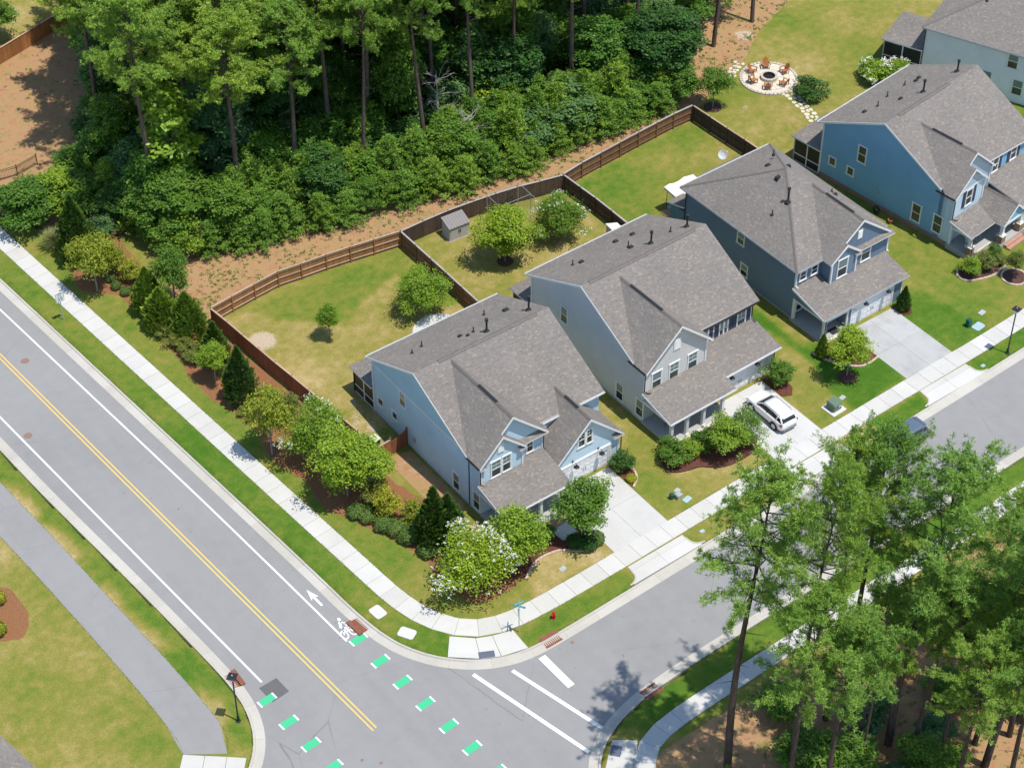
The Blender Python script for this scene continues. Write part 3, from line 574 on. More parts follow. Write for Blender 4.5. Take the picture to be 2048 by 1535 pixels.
# ------------------------------------------------------------------ kerbs (one piece per joint)
def build_kerb(line, side, drops=(), lo=None):
    root = struct('kerb'); pts = resample(line, 0.5); W_ = 0.85
    vis = [i for i, p in enumerate(pts) if -62 < p[0] < 82 and -62 < p[1] < 92]
    i0, i1 = vis[0], vis[-1]; per = 6
    offs = [0.0, 0.14, 0.20, W_]
    lines = [offset(pts, side * d) for d in offs]
    for s in range(i0, i1, per):
        e = min(s + per, i1); m = MB(); mid = pts[(s + e) // 2]
        for i in range(s, e):
            ia, ib = i, i + 1
            if ib >= len(pts): continue
            def P_(k, j, z):
                q = lines[k][j]
                if j == s: q = q + (lines[k][j + 1] - q) * 0.014
                return (q[0], q[1], z)
            def prof(j):
                dr = max((np.clip((w - abs(pts[j][0] - c)) / 0.7, 0, 1) for c, w in drops), default=0.0) if drops else 0.0
                return (0.02 - 0.012 * dr, 0.025 - 0.024 * dr, -0.085 + 0.075 * dr, -0.112)
            za, zb = prof(ia), prof(ib)
            for k in range(3):
                q = [P_(k, ia, za[k]), P_(k, ib, zb[k]), P_(k + 1, ib, zb[k + 1]), P_(k + 1, ia, za[k + 1])]
                m.face(q if side < 0 else q)
            m.face([P_(0, ib, zb[0]), P_(0, ia, za[0]), P_(0, ia, -.3), P_(0, ib, -.3)])
            m.face([P_(3, ia, za[3]), P_(3, ib, zb[3]), P_(3, ib, -.3), P_(3, ia, -.3)])
            if i == s: m.face([P_(k, ia, za[k]) for k in range(4)] + [P_(3, ia, -.3), P_(0, ia, -.3)])
        o = m.build('kerb_stone', 'kerb_concrete', root)
        up = sum(p.normal.z * p.area for p in o.data.polygons)
        if up < 0: o.data.flip_normals()
build_kerb(KR, -1, ((-2.75, 3.2), (14.1, 3.4), (29.5, 3.5), (-18.8, 1.9)))
build_kerb(KL, 1); build_kerb(KB, 1)

# ------------------------------------------------------------------ sidewalks (one slab per joint)
def slabs(root, center, width, step, z=0.022, name='slab', mat='concrete', lim=(-55, 66, -58, 78)):
    pts = resample(center, step); a = offset(pts, width / 2); b = offset(pts, -width / 2)
    for i in range(len(pts) - 1):
        p = pts[i]
        if not (lim[0] < p[0] < lim[1] and lim[2] < p[1] < lim[3]): continue
        g = 0.012 / step
        q = [a[i] + (a[i + 1] - a[i]) * g, a[i + 1] - (a[i + 1] - a[i]) * g, b[i + 1] - (b[i + 1] - b[i]) * g, b[i] + (b[i + 1] - b[i]) * g]
        MB().prism([tuple(x) for x in q], -.12, z + random.uniform(-.003, .003)).build(name, mat, root)
sw = struct('sidewalk'); slabs(sw, SWC, 1.66, 1.6)
rb = struct('sidewalk'); slabs(rb, RBC, 1.5, 1.6, 0.024)
ramp = struct('kerb_ramp')
zr = lambda x, y: 0.018 - 0.008 * max(0, min(1, (math.hypot(x + 18.3, y + 19.5) - 1.9) / 2.4))
for q in ([(-20.3, -19.62), (-18.9, -20.92), (-19.7, -22.72), (-21.55, -21.15)], [(-18.87, -20.94), (-17.75, -21.46), (-18.38, -23.42), (-19.68, -22.74)], [(-17.72, -21.47), (-16.2, -21.92), (-16.3, -23.96), (-18.34, -23.44)]):
    MB().prism(q, -.2, zr).build('slab', 'concrete', ramp)
MB().prism([(-19.52, -22.12), (-18.46, -22.66), (-18.74, -23.2), (-19.8, -22.66)], -.1, lambda x, y: zr(x, y) + .012).build('tactile_pad', 'tactile_slate', ramp)
ramp2 = struct('kerb_ramp')
MB().prism([(-15.2, -35.3), (-16.9, -37.2), (-18.7, -36.0), (-16.6, -34.2)], -.2, 0.012).build('slab', 'concrete', ramp2)
MB().prism([(-16.9, -34.5), (-17.6, -35.1), (-17.1, -35.7), (-16.4, -35.1)], -.1, 0.026).build('tactile_pad', 'tactile_slate', ramp2)
pl = struct('path_landing')
for q in ([(-41.5, -17.32), (-40.35, -18.3), (-42.0, -20.4), (-43.2, -19.3)], [(-40.32, -18.32), (-39.15, -19.3), (-40.8, -21.4), (-41.97, -20.42)], [(-39.12, -19.32), (-38.1, -20.2), (-39.7, -22.1), (-40.77, -21.42)]):
    MB().prism(q, -.1, .022).build('slab', 'concrete', pl)
# driveways
def driveway(name_mat, x0, x1, ytop, ybot, rows, left=None, label=None):
    root = struct('driveway'); xm = (x0 + x1) / 2; ys = np.linspace(ytop, ybot, rows + 1); g = .008
    for i in range(rows):
        for a, b in ((x0, xm - g), (xm + g, x1)):
            MB().prism([(a, ys[i] - g), (b, ys[i] - g), (b, ys[i + 1] + g), (a, ys[i + 1] + g)], -.1, 0.020 + random.uniform(-.002, .002)).build('slab', name_mat, root)
    return root
d1 = driveway('driveway_concrete', -5.28, 0.15, -12.75, -20.33, 2)
d2 = driveway('driveway_concrete', 11.5, 16.85, -12.4, -20.0, 2)
d3 = driveway('driveway_concrete_old', 26.85, 32.35, -12.15, -19.5, 2)
def apron(x0, x1, ysw, ykb, tilt=0.017):
    root = struct('driveway_apron'); xm = (x0 + x1) / 2
    zf = lambda x, y: 0.018 - 0.008 * max(0, min(1, (ysw - y) / (ysw - ykb)))
    def yy(x): return tilt * (x - xm)
    ymid = ysw - 0.55
    for s, xa, xb in ((-1, x0, xm - .008), (1, xm + .008, x1)):
        MB().prism([(xa, ysw + yy(xa)), (xb, ysw + yy(xb)), (xb, ymid + .01 + yy(xb)), (xa, ymid + .01 + yy(xa))], -.2, zf).build('slab', 'concrete', root)
        if s < 0: q = [(xa, ymid + yy(xa)), (xb, ymid + yy(xb)), (xb, ykb + yy(xb)), (xa - .75, ykb + yy(xa)), (xa - .3, ykb + .35 + yy(xa)), (xa - .05, ykb + .8 + yy(xa))]
        else: q = [(xa, ymid + yy(xa)), (xb, ymid + yy(xb)), (xb + .05, ykb + .8 + yy(xb)), (xb + .3, ykb + .35 + yy(xb)), (xb + .75, ykb + yy(xb)), (xa, ykb + yy(xa))]
        MB().prism(q, -.2, zf).build('slab', 'concrete', root)
        # rolled kerb return beside the apron
        xe = x0 if s < 0 else x1; kb = [(xe, ysw - .35), (xe - s * -.02, ykb + .95), (xe + s * .1, ykb + .55), (xe + s * .45, ykb + .2), (xe + s * 1.0, ykb + .08)]
        m = MB(); kl = smooth_line([(p[0], p[1] + yy(p[0])) for p in kb], 2); a = offset(kl, .07); b = offset(kl, -.07)
        for i in range(len(kl) - 1): m.hexa([(*b[i], -.1), (*b[i + 1], -.1), (*a[i + 1], -.1), (*a[i], -.1), (*b[i], .035), (*b[i + 1], .035), (*a[i + 1], .035), (*a[i], .035)])
        m.build('kerb_return', 'kerb_concrete', root)
apron(-5.4, 0.1, -22.06, -23.72); apron(11.35, 16.9, -21.62, -23.32); apron(26.65, 32.2, -21.2, -22.92)
# storm drains in the gutter
def drain(x, y, ang, label):
    t = thing('storm_drain', label, 'storm drain', (x, y, 0), R(ang))
    MB().box(-.75, -.28, -.2, .75, .36, -.098).build('grate_plate', 'rust_iron', t)
    g = MB()
    for i in range(9): g.box(-.68 + i * .16, -.22, -.099, -.60 + i * .16, .28, -.085)
    g.build('grate', 'rust_iron', t)
    MB().box(-.7, -.36, -.099, .7, -.27, -.01).build('opening', 'drain_dark', t)
    MB().box(-.8, -.66, -.12, .8, -.3, .045).build('hood', 'rust_iron', t)
drain(-24.98, -14.7, 90 + 184, 'rusty storm drain in the gutter beside the bicycle marking'); drain(-14.45, -24.42, 180, 'rusty storm drain in the gutter near the red hydrant')
drain(-35.32, -13.6, 88, 'rusty storm drain under the left street lamp'); drain(-11.6, -32.3, 3, 'dark rusty storm drain in the shaded far gutter')
def lid(x, y, w, d, ang, mat, label, name='utility_cover', cat='utility cover', group=None):
    m = MB(); pts = []
    for cx, cy, a0 in ((w / 2, d / 2, 0), (-w / 2, d / 2, 90), (-w / 2, -d / 2, 180), (w / 2, -d / 2, 270)):
        r = min(w, d) * .22
        for k in range(4):
            t = R(a0 + k * 30); pts.append((cx - math.copysign(r, cx) + r * math.cos(t), cy - math.copysign(r, cy) + r * math.sin(t)))
    m.prism(pts, -.05, .04); o = m.build(name, mat); o.location = (x, y, 0); o.rotation_euler = (0, 0, R(ang))
    tag(o, label, cat, group); k = MB().prism([(p[0] * .3, p[1] * .3) for p in pts], .03, .052).build('hand_hole', mat, o)
lid(-23.24, -14.5, 1.25, .95, 95, 'lid_concrete', 'pale rounded concrete cover in the verge above the bicycle marking')
lid(-22.66, -17.5, 1.3, .95, 120, 'lid_concrete', 'pale rounded concrete cover in the verge nearest the corner ramp')
lid(2.9, -19.3, .75, .5, 10, 'lid_teal', 'pale blue utility lid beside two green pedestals'); lid(36.6, -18.4, 1.1, .8, 8, 'lid_teal', 'large pale blue utility lid beside the dark green pedestal')
lid(1.6, -22.65, .4, .3, 0, 'lid_teal', 'small pale lid in the verge right of the first apron'); lid(33.2, -22.2, .4, .3, 0, 'lid_teal', 'small pale lid in the verge by the right street lamp')
lid(-9.5, -19.3, .55, .4, 10, 'metal_grey', 'dark meter box lid in the dry front lawn of the corner house'); lid(2.9, -18.1, .5, .4, 10, 'metal_grey', 'dark meter lid near the small green pedestal'); lid(20.9, -18.0, .55, .4, 10, 'metal_grey', 'dark meter lid by the green transformer'); lid(38.2, -17.3, .7, .45, 10, 'metal_grey', 'dark meter lid in the right lawn')

# ------------------------------------------------------------------ planting beds with mulch and edging stones
def bed(poly, mat, label, edge=None, edge_mat='edging_stone', step=.38):
    t = tag(MB().prism(poly, -.05, .055).build('planting_bed', mat), label, 'planting bed')
    if edge is not None:
        e = resample(smooth_line(edge, 1), step)
        for i in range(len(e) - 1):
            c = (e[i] + e[i + 1]) / 2; d = e[i + 1] - e[i]; L_ = np.hypot(*d)
            m = MB(); m.obox((0, 0, 0), (d[0], d[1], 0), (-d[1], d[0], 0), L_ * .95, .17, .14 + random.uniform(-.012, .012)); m.build('edging_stone', edge_mat, t, loc=(c[0], c[1], -.03))
    return t
bed(BED_H1, 'mulch_red', 'reddish mulch bed with stone edging before the corner house porch', BED_H1[:8])
bed(BED_H2, 'mulch_red', 'reddish mulch bed before the grey house porch', BED_H2[1:10], 'mulch_dark')
bed(BED_H2B, 'mulch_red', 'small mulch bed right of the grey house garage')
bed([(0.25, -12.7), (0.3, -15.7), (1.5, -14.9), (1.6, -12.6)], 'mulch_red', 'small mulch bed with stone edge right of the corner house garage', [(0.35, -15.75), (1.5, -14.95), (1.65, -13.2)])
bed(BED_H3, 'mulch_red', 'mulch bed with curved pale stone edge before the navy house porch', BED_H3[:8])
bed(BED_H4, 'mulch_dark', 'mulch bed with stone edge before the blue house porch', BED_H4[:9])
bed([(32.4, -12.1), (32.45, -13.6), (33.3, -13.7), (33.9, -12.9), (33.9, -12.1)], 'mulch_red', 'small mulch patch right of the navy house garage')
ring = [(44.05 + 1.15 * math.cos(t), -15.6 + 1.15 * math.sin(t)) for t in np.linspace(0, 2 * math.pi, 21)]
bed(ring[:-1], 'mulch_dark', 'round mulch ring with pale stone edge in the right lawn', ring)
for cx, cy, r, l in ((9.05, 13.2, .75, 'dark round mulch ring under the round backyard tree'), (23.0, -16.4, .8, 'dark round mulch ring under the front lawn tree of the navy house'), (39.7, 20.3, .9, 'dark round mulch ring under the tree by the fence corner')):
    bed([(cx + r * math.cos(t), cy + r * math.sin(t)) for t in np.linspace(0, 2 * math.pi, 17)[:-1]], 'mulch_dark', l)
# ================================================================== HOUSES
X_, Y_ = Vector((1, 0, 0)), Vector((0, 1, 0))
def window(parent, c, u, n, w, h, grid=False, blind=False, panes=2, kind=None, trim=.10):
    """double-hung window; c = bottom centre on the wall face, u along the wall, n outward"""
    c = Vector(c); u = Vector(u); n = Vector(n); z = Vector((0, 0, 1)); m = MB()
    def bar(a0, a1, z0, z1, d0, d1, mm):
        q = [c + u * a + n * d for a, d in ((a0, d0), (a1, d0), (a1, d1), (a0, d1))]
        if (q[1] - q[0]).cross(q[2] - q[1]).z < 0: q = q[::-1]
        mm.hexa([p + z * z0 for p in q] + [p + z * z1 for p in q])
    W2 = w / 2
    bar(-W2, -W2 + trim, 0, h, -.02, .06, m); bar(W2 - trim, W2, 0, h, -.02, .06, m)
    bar(-W2 - .03, W2 + .03, h - .005, h + trim, -.02, .075, m); bar(-W2 - .04, W2 + .04, -.07, .03, -.02, .09, m)
    i0, i1 = -W2 + trim, W2 - trim; zb, zt = .03, h - .005; mid = (zb + zt) / 2
    if panes == 2: bar(i0, i1, mid - .035, mid + .035, -.01, .045, m)
    fr = .035
    for a, b in ((i0, i0 + fr), (i1 - fr, i1)): bar(a, b, zb, zt, -.01, .035, m)
    bar(i0, i1, zb, zb + fr, -.01, .035, m); bar(i0, i1, zt - fr, zt, -.01, .035, m)
    if grid:
        bar(-.012, .012, mid + .03 if panes == 2 else zb, zt - fr, -.01, .028, m); bar(i0, i1, (mid + zt) / 2 - .012, (mid + zt) / 2 + .012, -.01, .028, m)
    f = m.build('window', 'trim_white', parent)
    for (a, b, mm) in (((zb + fr, mid - .035, 'glass'), (mid + .035, zt - fr, 'glass_blind' if blind else 'glass')) if panes == 2 else ((zb + fr, zt - fr, 'glass'),)):
        g = MB(); bar(i0 + fr, i1 - fr, a, b, -.01, .018, g); g.build('pane', mm if kind is None or mm == 'glass' else kind, f)
    return f
def pair_window(parent, c, u, n, w, h, **k):
    u = Vector(u); c = Vector(c); window(parent, c - u * w / 4, u, n, w / 2 + .06, h, **k); window(parent, c + u * w / 4, u, n, w / 2 - .066, h, **k)
def shutter(parent, c, u, n, w, h, mat='shutter_navy'):
    c = Vector(c); u = Vector(u); n = Vector(n); m = MB(); m.obox(c + n * .02, u, n, w, .05, h)
    for k in range(int(h / .16)): m.obox(c + n * .04 + Vector((0, 0, .08 + k * .16)), u, n, w * .8, .03, .05)
    return m.build('shutter', mat, parent)
def gable_vent(parent, c, u, n, w, h):
    c = Vector(c); u = Vector(u); n = Vector(n); m = MB(); m.obox(c + n * .02, u, n, w, .08, h)
    for k in range(int(h / .14)): m.obox(c + n * .06 + Vector((0, 0, .08 + k * .14)), u, n, w * .72, .05, .06)
    return m.build('gable_vent', 'trim_white', parent)
def garage_door(parent, x0, x1, y, h, label=None):
    m = MB(); t = .14
    m.box(x0 - t, y - .07, 0, x0, y + .02, h + t); m.box(x1, y - .07, 0, x1 + t, y + .02, h + t); m.box(x0, y - .07, h, x1, y + .02, h + t)
    d = m.build('garage_door', 'trim_white', parent); ph = h / 4
    for r in range(4):
        p = MB(); p.box(x0 + .005, y - .03, r * ph + .008, x1 - .005, y + .01, (r + 1) * ph - .008)
        n = 8; cw = (x1 - x0) / n
        for k in range(n): p.box(x0 + k * cw + .1, y - .045, r * ph + .1, x0 + (k + 1) * cw - .1, y - .029, (r + 1) * ph - .1)
        p.build('panel', 'door_white', d)
    hd = MB(); xm = (x0 + x1) / 2
    for s in (-1, 1): hd.tube([(xm + s * .12, y - .05, .75), (xm + s * .12, y - .1, .8), (xm + s * .12, y - .1, 1.0), (xm + s * .12, y - .05, 1.05)], .02, 5)
    for xx in (x0 + .06, x1 - .5):
        for zz in (h - .35,): hd.box(xx, y - .06, zz, xx + .42, y - .045, zz + .05)
    hd.build('handle', 'metal_black', d); return d
def barn_light(parent, x, y, z, drop=.0):
    m = MB(); m.lathe([(.09, 0), (.09, .04), (.03, .06)], (0, 0, 0), 10)
    m.v = [(x + v[0], y - v[2], z + v[1]) for v in m.v]
    m.tube([(x, y - .04, z), (x, y - .25, z + .16), (x, y - .42, z + .13), (x, y - .5, z - .02)], .018, 6)
    o = m.build('wall_lamp', 'metal_black', parent)
    MB().lathe([(.24, -.22), (.235, -.2), (.12, -.1), (.06, .0), (.05, .05)], (x, y - .5, z), 16).build('lamp_shade', 'metal_black', o)
    MB().lathe([(.05, -.2), (.06, -.14), (.04, -.1)], (x, y - .5, z), 8).build('bulb', 'plastic_white', o); return o
def downspout(parent, pts, mat='metal_bronze'):
    return MB().tube(pts, .05, 6).build('downspout', mat, parent)
def gutter(parent, a, b, n, mat='metal_bronze'):
    a = Vector(a); b = Vector(b); n = Vector(n).normalized(); m = MB(); d = (b - a).normalized()
    for o0, o1, z0, z1 in ((.01, .12, -.12, -.1), (.10, .12, -.1, 0.0), (.0, .012, -.1, .0)):
        q = [a + n * o0, b + n * o0, b + n * o1, a + n * o1]
        if (q[1] - q[0]).cross(q[2] - q[1]).z < 0: q = q[::-1]
        m.hexa([p + Vector((0, 0, z0)) for p in q] + [p + Vector((0, 0, z1)) for p in q])
    return m.build('gutter', mat, parent)
def pipe(parent, x, y, z, h=.45, r=.05, base=.16):
    o = MB().lathe([(base, -.12), (base, .0), (base * .75, .07), (r, .13), (r, h), (r * 1.05, h + .01), (r * .5, h + .012)], (x, y, z), 10).build('vent_pipe', 'vent_black', parent); return o
def flue(parent, x, y, z, h=1.35):
    return MB().lathe([(.28, -.15), (.28, 0.02), (.12, .2), (.085, .25), (.085, h - .2), (.15, h - .19), (.15, h - .02), (.12, h), (.02, h + .02)], (x, y, z), 12).build('flue_pipe', 'vent_black', parent)
def box_vent(parent, x, y, zf, s=.3):
    m = MB(); q = [(x - s, y - s * .7), (x + s, y - s * .7), (x + s, y + s * .7), (x - s, y + s * .7)]; k = .7
    m.hexa([(p[0], p[1], zf(*p) - .05) for p in q] + [(x + (p[0] - x) * k, y + (p[1] - y) * k, zf(x, y) + .17) for p in q]); return m.build('roof_vent', 'vent_black', parent)
def ridge_vent(parent, x0, x1, y, z, s=.5):
    m = MB()
    for sg in (-1, 1): m.hexa([(x0, y, z - .01), (x1, y, z - .01), (x1, y + sg * .19, z - .19 * s - .01), (x0, y + sg * .19, z - .19 * s - .01)][::sg] + [(x0, y, z + .055), (x1, y, z + .055), (x1, y + sg * .19, z - .19 * s + .055), (x0, y + sg * .19, z - .19 * s + .055)][::sg])
    return m.build('ridge_vent', 'ridge_vent', parent)
def ridge_cap(parent, a, b, w=.15, s=.9, mat='ridge_vent'):
    a = Vector(a); b = Vector(b); d = (b - a).normalized(); n = Vector((-d.y, d.x, 0)).normalized(); m = MB()
    for sg in (-1, 1):
        q = [a, b, b + n * sg * w - Vector((0, 0, w * s)), a + n * sg * w - Vector((0, 0, w * s))]; q = q if sg > 0 else q[::-1]
        m.hexa([p - Vector((0, 0, .02)) for p in q] + [p + Vector((0, 0, .035)) for p in q])
    return m.build('ridge_cap', mat, parent)
def column(parent, x, y, z0, z1, w=.24, mat='trim_white'):
    m = MB(); m.box(x - w / 2, y - w / 2, z0, x + w / 2, y + w / 2, z1); m.box(x - w * .68, y - w * .68, z0, x + w * .68, y + w * .68, z0 + .14); m.box(x - w * .66, y - w * .66, z1 - .12, x + w * .66, y + w * .66, z1 - .002)
    return m.build('column', mat, parent)
def roof(parent, slabs_, th=.18, trim='trim_white', name='roof'):
    m = MB()
    for poly, zf in slabs_: m.slab(poly, zf, th)
    return m.build(name, ['shingles', trim], parent)
def rake_trim(parent, pts, w=.03, h=.2, n=(0, -1, 0)):
    """thin barge board following a rake"""
    m = MB(); n = Vector(n) * w
    for a, b in zip(pts[:-1], pts[1:]):
        a = Vector(a); b = Vector(b); z = Vector((0, 0, h))
        q = [a - z, b - z, b, a]
        m.hexa([p for p in q] + [p + n for p in q])
    return m.build('barge_board', 'trim_white', parent)
def screen_porch(parent, x0, x1, y0, y1, h, zr, over=.3, hip=True, mat_trim='trim_white'):
    """rear porch on +y side: walls of screen, hip roof. y0 = house wall, y1 = outer"""
    xa, xb, yb = x0 - over, x1 + over, y1 + over; xm = (x0 + x1) / 2; s = (zr - h) / (xm - xa)
    L_ = lambda x, y: h + (x - xa) * s; R_ = lambda x, y: h + (xb - x) * s; B_ = lambda x, y: h + (yb - y) * s
    rr = min(yb - y0, (xm - xa)); yr = yb - (xm - xa)
    p = roof(parent, [([(xa, y0), (xa, yb), (xm, max(yr, y0)), (xm, y0)] if yr > y0 else [(xa, y0), (xa, yb), (xa + (yb - y0), y0)], L_), ([(xb, y0), (xb, yb), (xm, max(yr, y0)), (xm, y0)] if yr > y0 else [(xb, y0), (xb, yb), (xb - (yb - y0), y0)], R_), ([(xa, yb), (xb, yb), (xm, yr)] if yr > y0 else [(xa, yb), (xb, yb), (xb - (yb - y0), y0), (xa + (yb - y0), y0)], B_)], .14, name='porch_roof')
    m = MB()
    def frame_side(a, b, n):
        a = Vector(a); b = Vector(b); L = (b - a).length; d = (b - a) / L
        for t in np.linspace(0, L, 3): m.obox(a + d * t, d, n, .12, .12, h - .1)
        for z in (0.05, .9, h - .25): m.obox((a + b) / 2 + Vector((0, 0, z)), d, n, L, .08, .1)
    frame_side((x0, y0 + .1, 0), (x0, y1, 0), (-1, 0, 0)); frame_side((x0, y1, 0), (x1, y1, 0), (0, 1, 0)); frame_side((x1, y0 + .1, 0), (x1, y1, 0), (1, 0, 0))
    fr = m.build('porch_frame', mat_trim, parent)
    for (a, b) in (((x0, y0), (x0, y1)), ((x0, y1), (x1, y1)), ((x1, y0), (x1, y1))):
        k = MB(); k.box(min(a[0], b[0]) - .01, min(a[1], b[1]) - .01, .12, max(a[0], b[0]) + .01, max(a[1], b[1]) + .01, h - .2); k.build('screen', 'screen', fr)
    MB().box(x0 - .05, y0, -.1, x1 + .05, y1 + .1, .1).build('porch_floor', 'porch_slab', parent)
    return p
def steps(parent, x0, x1, y, z, n=2, tread=.36, mat='brick_step'):
    for i in range(n):
        zt = z * (n - i) / (n + 1); MB().box(x0, y - (i + 1) * tread, -.05, x1, y - i * tread - .001 * i, zt).build('step', mat, parent)
def front_door(parent, x, y, z, w=.95, h=2.05, mat='metal_bronze'):
    m = MB(); m.box(x - w / 2 - .12, y - .06, z, x - w / 2, y + .02, z + h + .12); m.box(x + w / 2, y - .06, z, x + w / 2 + .12, y + .02, z + h + .12); m.box(x - w / 2, y - .06, z + h, x + w / 2, y + .02, z + h + .12)
    d = m.build('front_door', 'trim_white', parent); MB().box(x - w / 2 + .003, y - .03, z, x + w / 2 - .003, y + .01, z + h - .003).build('door_leaf', mat, d)
    MB().tube([(x + w * .36, y - .03, z + .95), (x + w * .36, y - .09, z + 1.0), (x + w * .36, y - .03, z + 1.1)], .015, 5).build('handle', 'metal_grey', d)
def corner_boards(parent, pts, z0, z1):
    for x, y in pts:
        zt = z1 if not isinstance(z1, dict) else z1[(x, y)]
        MB().box(x - .075, y - .075, z0, x + .075, y + .075, zt).build('corner_board', 'trim_white', parent)
FR, LF, RT, BK = Vector((0, -1, 0)), Vector((-1, 0, 0)), Vector((1, 0, 0)), Vector((0, 1, 0))

# ------------------------------------------------------------------ corner house, light blue  (local x = world x + 11.25)
def house_corner():
    h = thing('house', 'light blue corner house with screened rear porch and gabled garage', 'house', (-11.25, 0, 0))
    W_ = 12.75; o = .25; yr, yf, yrid = 3.8, -9.65, -2.6; zrid = 9.05
    zb = lambda x, y: 9.05 - .4638 * (y + 2.6); zf = lambda x, y: 9.05 + .5 * (y + 2.6)
    wl_ = MB().extrude([(yf, -.2), (yr, -.2), (yr, zb(0, yr) - .2), (yrid, zrid - .2), (yf, zf(0, yf) - .2)], 'x', 0, W_).build('wall', 'siding_light_blue', h)
    # board and batten gable above the belly band
    zband = 5.42
    yA = yr; yB = -2.6 - (9.05 - .24 - zband) / .5
    MB().extrude([(yr - .02, zband), (yr - .02, zb(0, yr) - .21), (yrid, zrid - .22), (yB, zband)], 'x', -.03, .0).build('gable_boards', 'batten_light_blue', h)
    MB().box(-.05, yB, zband - .1, .0, yr, zband + .1).build('belly_band', 'gutter_white', h)
    MB().box(-.02, yf, -.2, W_ + .02, yr + .02, .12).build('foundation', 'foundation', h)
    rf = roof(h, [([(-o, 4.3), (W_ + o, 4.3), (W_ + o, yrid), (-o, yrid)], zb), ([(-o, yrid), (W_ + o, yrid), (W_ + o, -10.0), (-o, -9.75), (-o, yrid)][:4], zf)])
    ridge_vent(rf, 2.1, 11.8, yrid, zrid)
    gutter(rf, (-o, 4.3, zb(0, 4.3)), (W_ + o, 4.3, zb(0, 4.3)), BK, 'gutter_white'); gutter(rf, (6.8, -10.0, zf(0, -10)), (W_ + o, -10.0, zf(0, -10)), FR, 'gutter_white')
    rake_trim(rf, [(-o, 4.3, zb(0, 4.3) - .02), (-o, yrid, zrid - .02), (-o, -9.7, zf(0, -9.7) - .02)], n=(-1, 0, 0))
    for x, y, hh in ((3.2, 1.3, .55), (7.0, -.55, .5), (9.6, 1.6, .5), (2.0, .9, .4)): pipe(rf, x, y, zb(x, y), hh)
    flue(rf, 7.55, -1.6, zb(0, -1.6)); flue(rf, 11.9, -1.4, zb(0, -1.4), 1.5)
    box_vent(rf, 11.0, .5, zb); box_vent(rf, 5.9, -.2, zb, .2); box_vent(rf, 6.3, -.75, zb, .16)
    # cross gables over the left bay
    xc, xl, za, zl, ze = 3.15, 1.98, 8.9, 7.73, 5.5
    LS = lambda x, y: 8.9 - (xc - x) * 1.0; RS = lambda x, y: 8.9 - (x - xc) * 1.0; RL = lambda x, y: zl - (x - xl) * 1.0
    val = lambda z: -2.6 - (9.05 - z) / .5
    g = roof(h, [([(-o, -11.4), (xl, -11.4), (xl, -11.08), (xc, -11.08), (xc, val(8.9)), (-o, val(5.5))], LS), ([(xc, -11.08), (6.6, -11.08), (6.6, val(5.45)), (xc, val(8.9))], RS), ([(xl, -11.4), (4.2, -11.4), (4.2, -10.6), (xl, -10.6)], RL)], .16, name='gable_roof')
    ridge_cap(g, (xc, -11.0, za), (xc, val(8.9), za)); MB().box(xc - .1, -6.6, za - .02, xc + .1, -9.0, za + .07).build('ridge_vent', 'vent_black', g)
    gutter(g, (-o, -11.35, 5.5), (-o, -9.6, 5.5), LF)
    rake_trim(g, [(-o, -11.4, 5.48), (xl, -11.4, zl - .02), (4.2, -11.4, 5.5)]); rake_trim(g, [(xl + .05, -11.08, zl + .0), (xc, -11.08, za - .02), (6.6, -11.08, 5.43)])
    roof(h, [([(4.0, -11.12), (6.6, -11.12), (6.6, -10.6), (4.0, -10.6)], lambda x, y: 5.42 + (y + 11.12) * .6)], .1, name='pent_roof')
    roof(h, [([(3.55, -11.45), (4.25, -11.45), (4.25, -11.0), (3.55, -11.0)], lambda x, y: 5.35 + (y + 11.45) * .5), ([(-.25, -11.45), (.45, -11.45), (.45, -11.0), (-.25, -11.0)], lambda x, y: 5.35 + (y + 11.45) * .5)], .1, name='pent_roof')
    MB().extrude([(0, 0), (6.25, 0), (6.25, 5.6), (xc, 8.7), (.0, 5.55)], 'y', -10.68, -9.5).build('wall', 'siding_light_blue', h)
    MB().extrude([(0.002, 0), (4.0, 0), (4.0, 5.5), (xl, 7.5), (.002, 5.5)], 'y', -11.1, -10.6).build('wall', 'siding_sunlit', h)
    corner_boards(h, [(0, -11.1), (4.0, -11.1), (6.25, -10.68)], 2.9, 5.4); corner_boards(h, [(0, 3.8)], 0.1, 5.4)
    pair_window(h, (1.97, -11.1, 3.62), X_, FR, 2.0, 1.62, grid=True, blind=True); gable_vent(h, (1.92, -11.1, 5.9), X_, FR, .62, .95)
    window(h, (5.05, -10.68, 3.8), X_, FR, .75, 1.3, grid=True)
    downspout(h, [(-.05, -11.17, 5.42), (-.05, -11.17, 3.55), (.1, -11.35, 3.42), (.35, -11.5, 3.38)])
    downspout(h, [(6.33, -10.75, 5.35), (6.33, -10.75, 3.55), (6.45, -10.9, 3.45)]); downspout(h, [(12.85, -12.5, 3.0), (12.85, -12.5, .1)])
    # garage wing
    xg, zg, zge = 9.47, 6.35, 2.95; sg = 1.0
    GL = lambda x, y: zg - (xg - x) * sg; GR = lambda x, y: zg - (x - xg) * sg; yv = val(zg)
    xe = xg - (zg - zf(0, -10.0))
    gr = roof(h, [([(6.05, -12.75), (xg, -12.75), (xg, yv), (xe, -10.0), (xe, -9.6), (6.05, -9.6)], GL), ([(xg, -12.75), (12.9, -12.75), (12.9, -9.6), (2 * xg - xe, -9.6), (2 * xg - xe, -10.0), (xg, yv)], GR)], .16, name='gable_roof')
    ridge_cap(gr, (xg, -12.7, zg), (xg, yv, zg)); MB().box(xg - .1, -9.4, zg - .02, xg + .1, -11.1, zg + .06).build('ridge_vent', 'vent_black', gr)
    rake_trim(gr, [(6.05, -12.75, 2.93), (xg, -12.75, zg - .02), (12.9, -12.75, 2.93)])
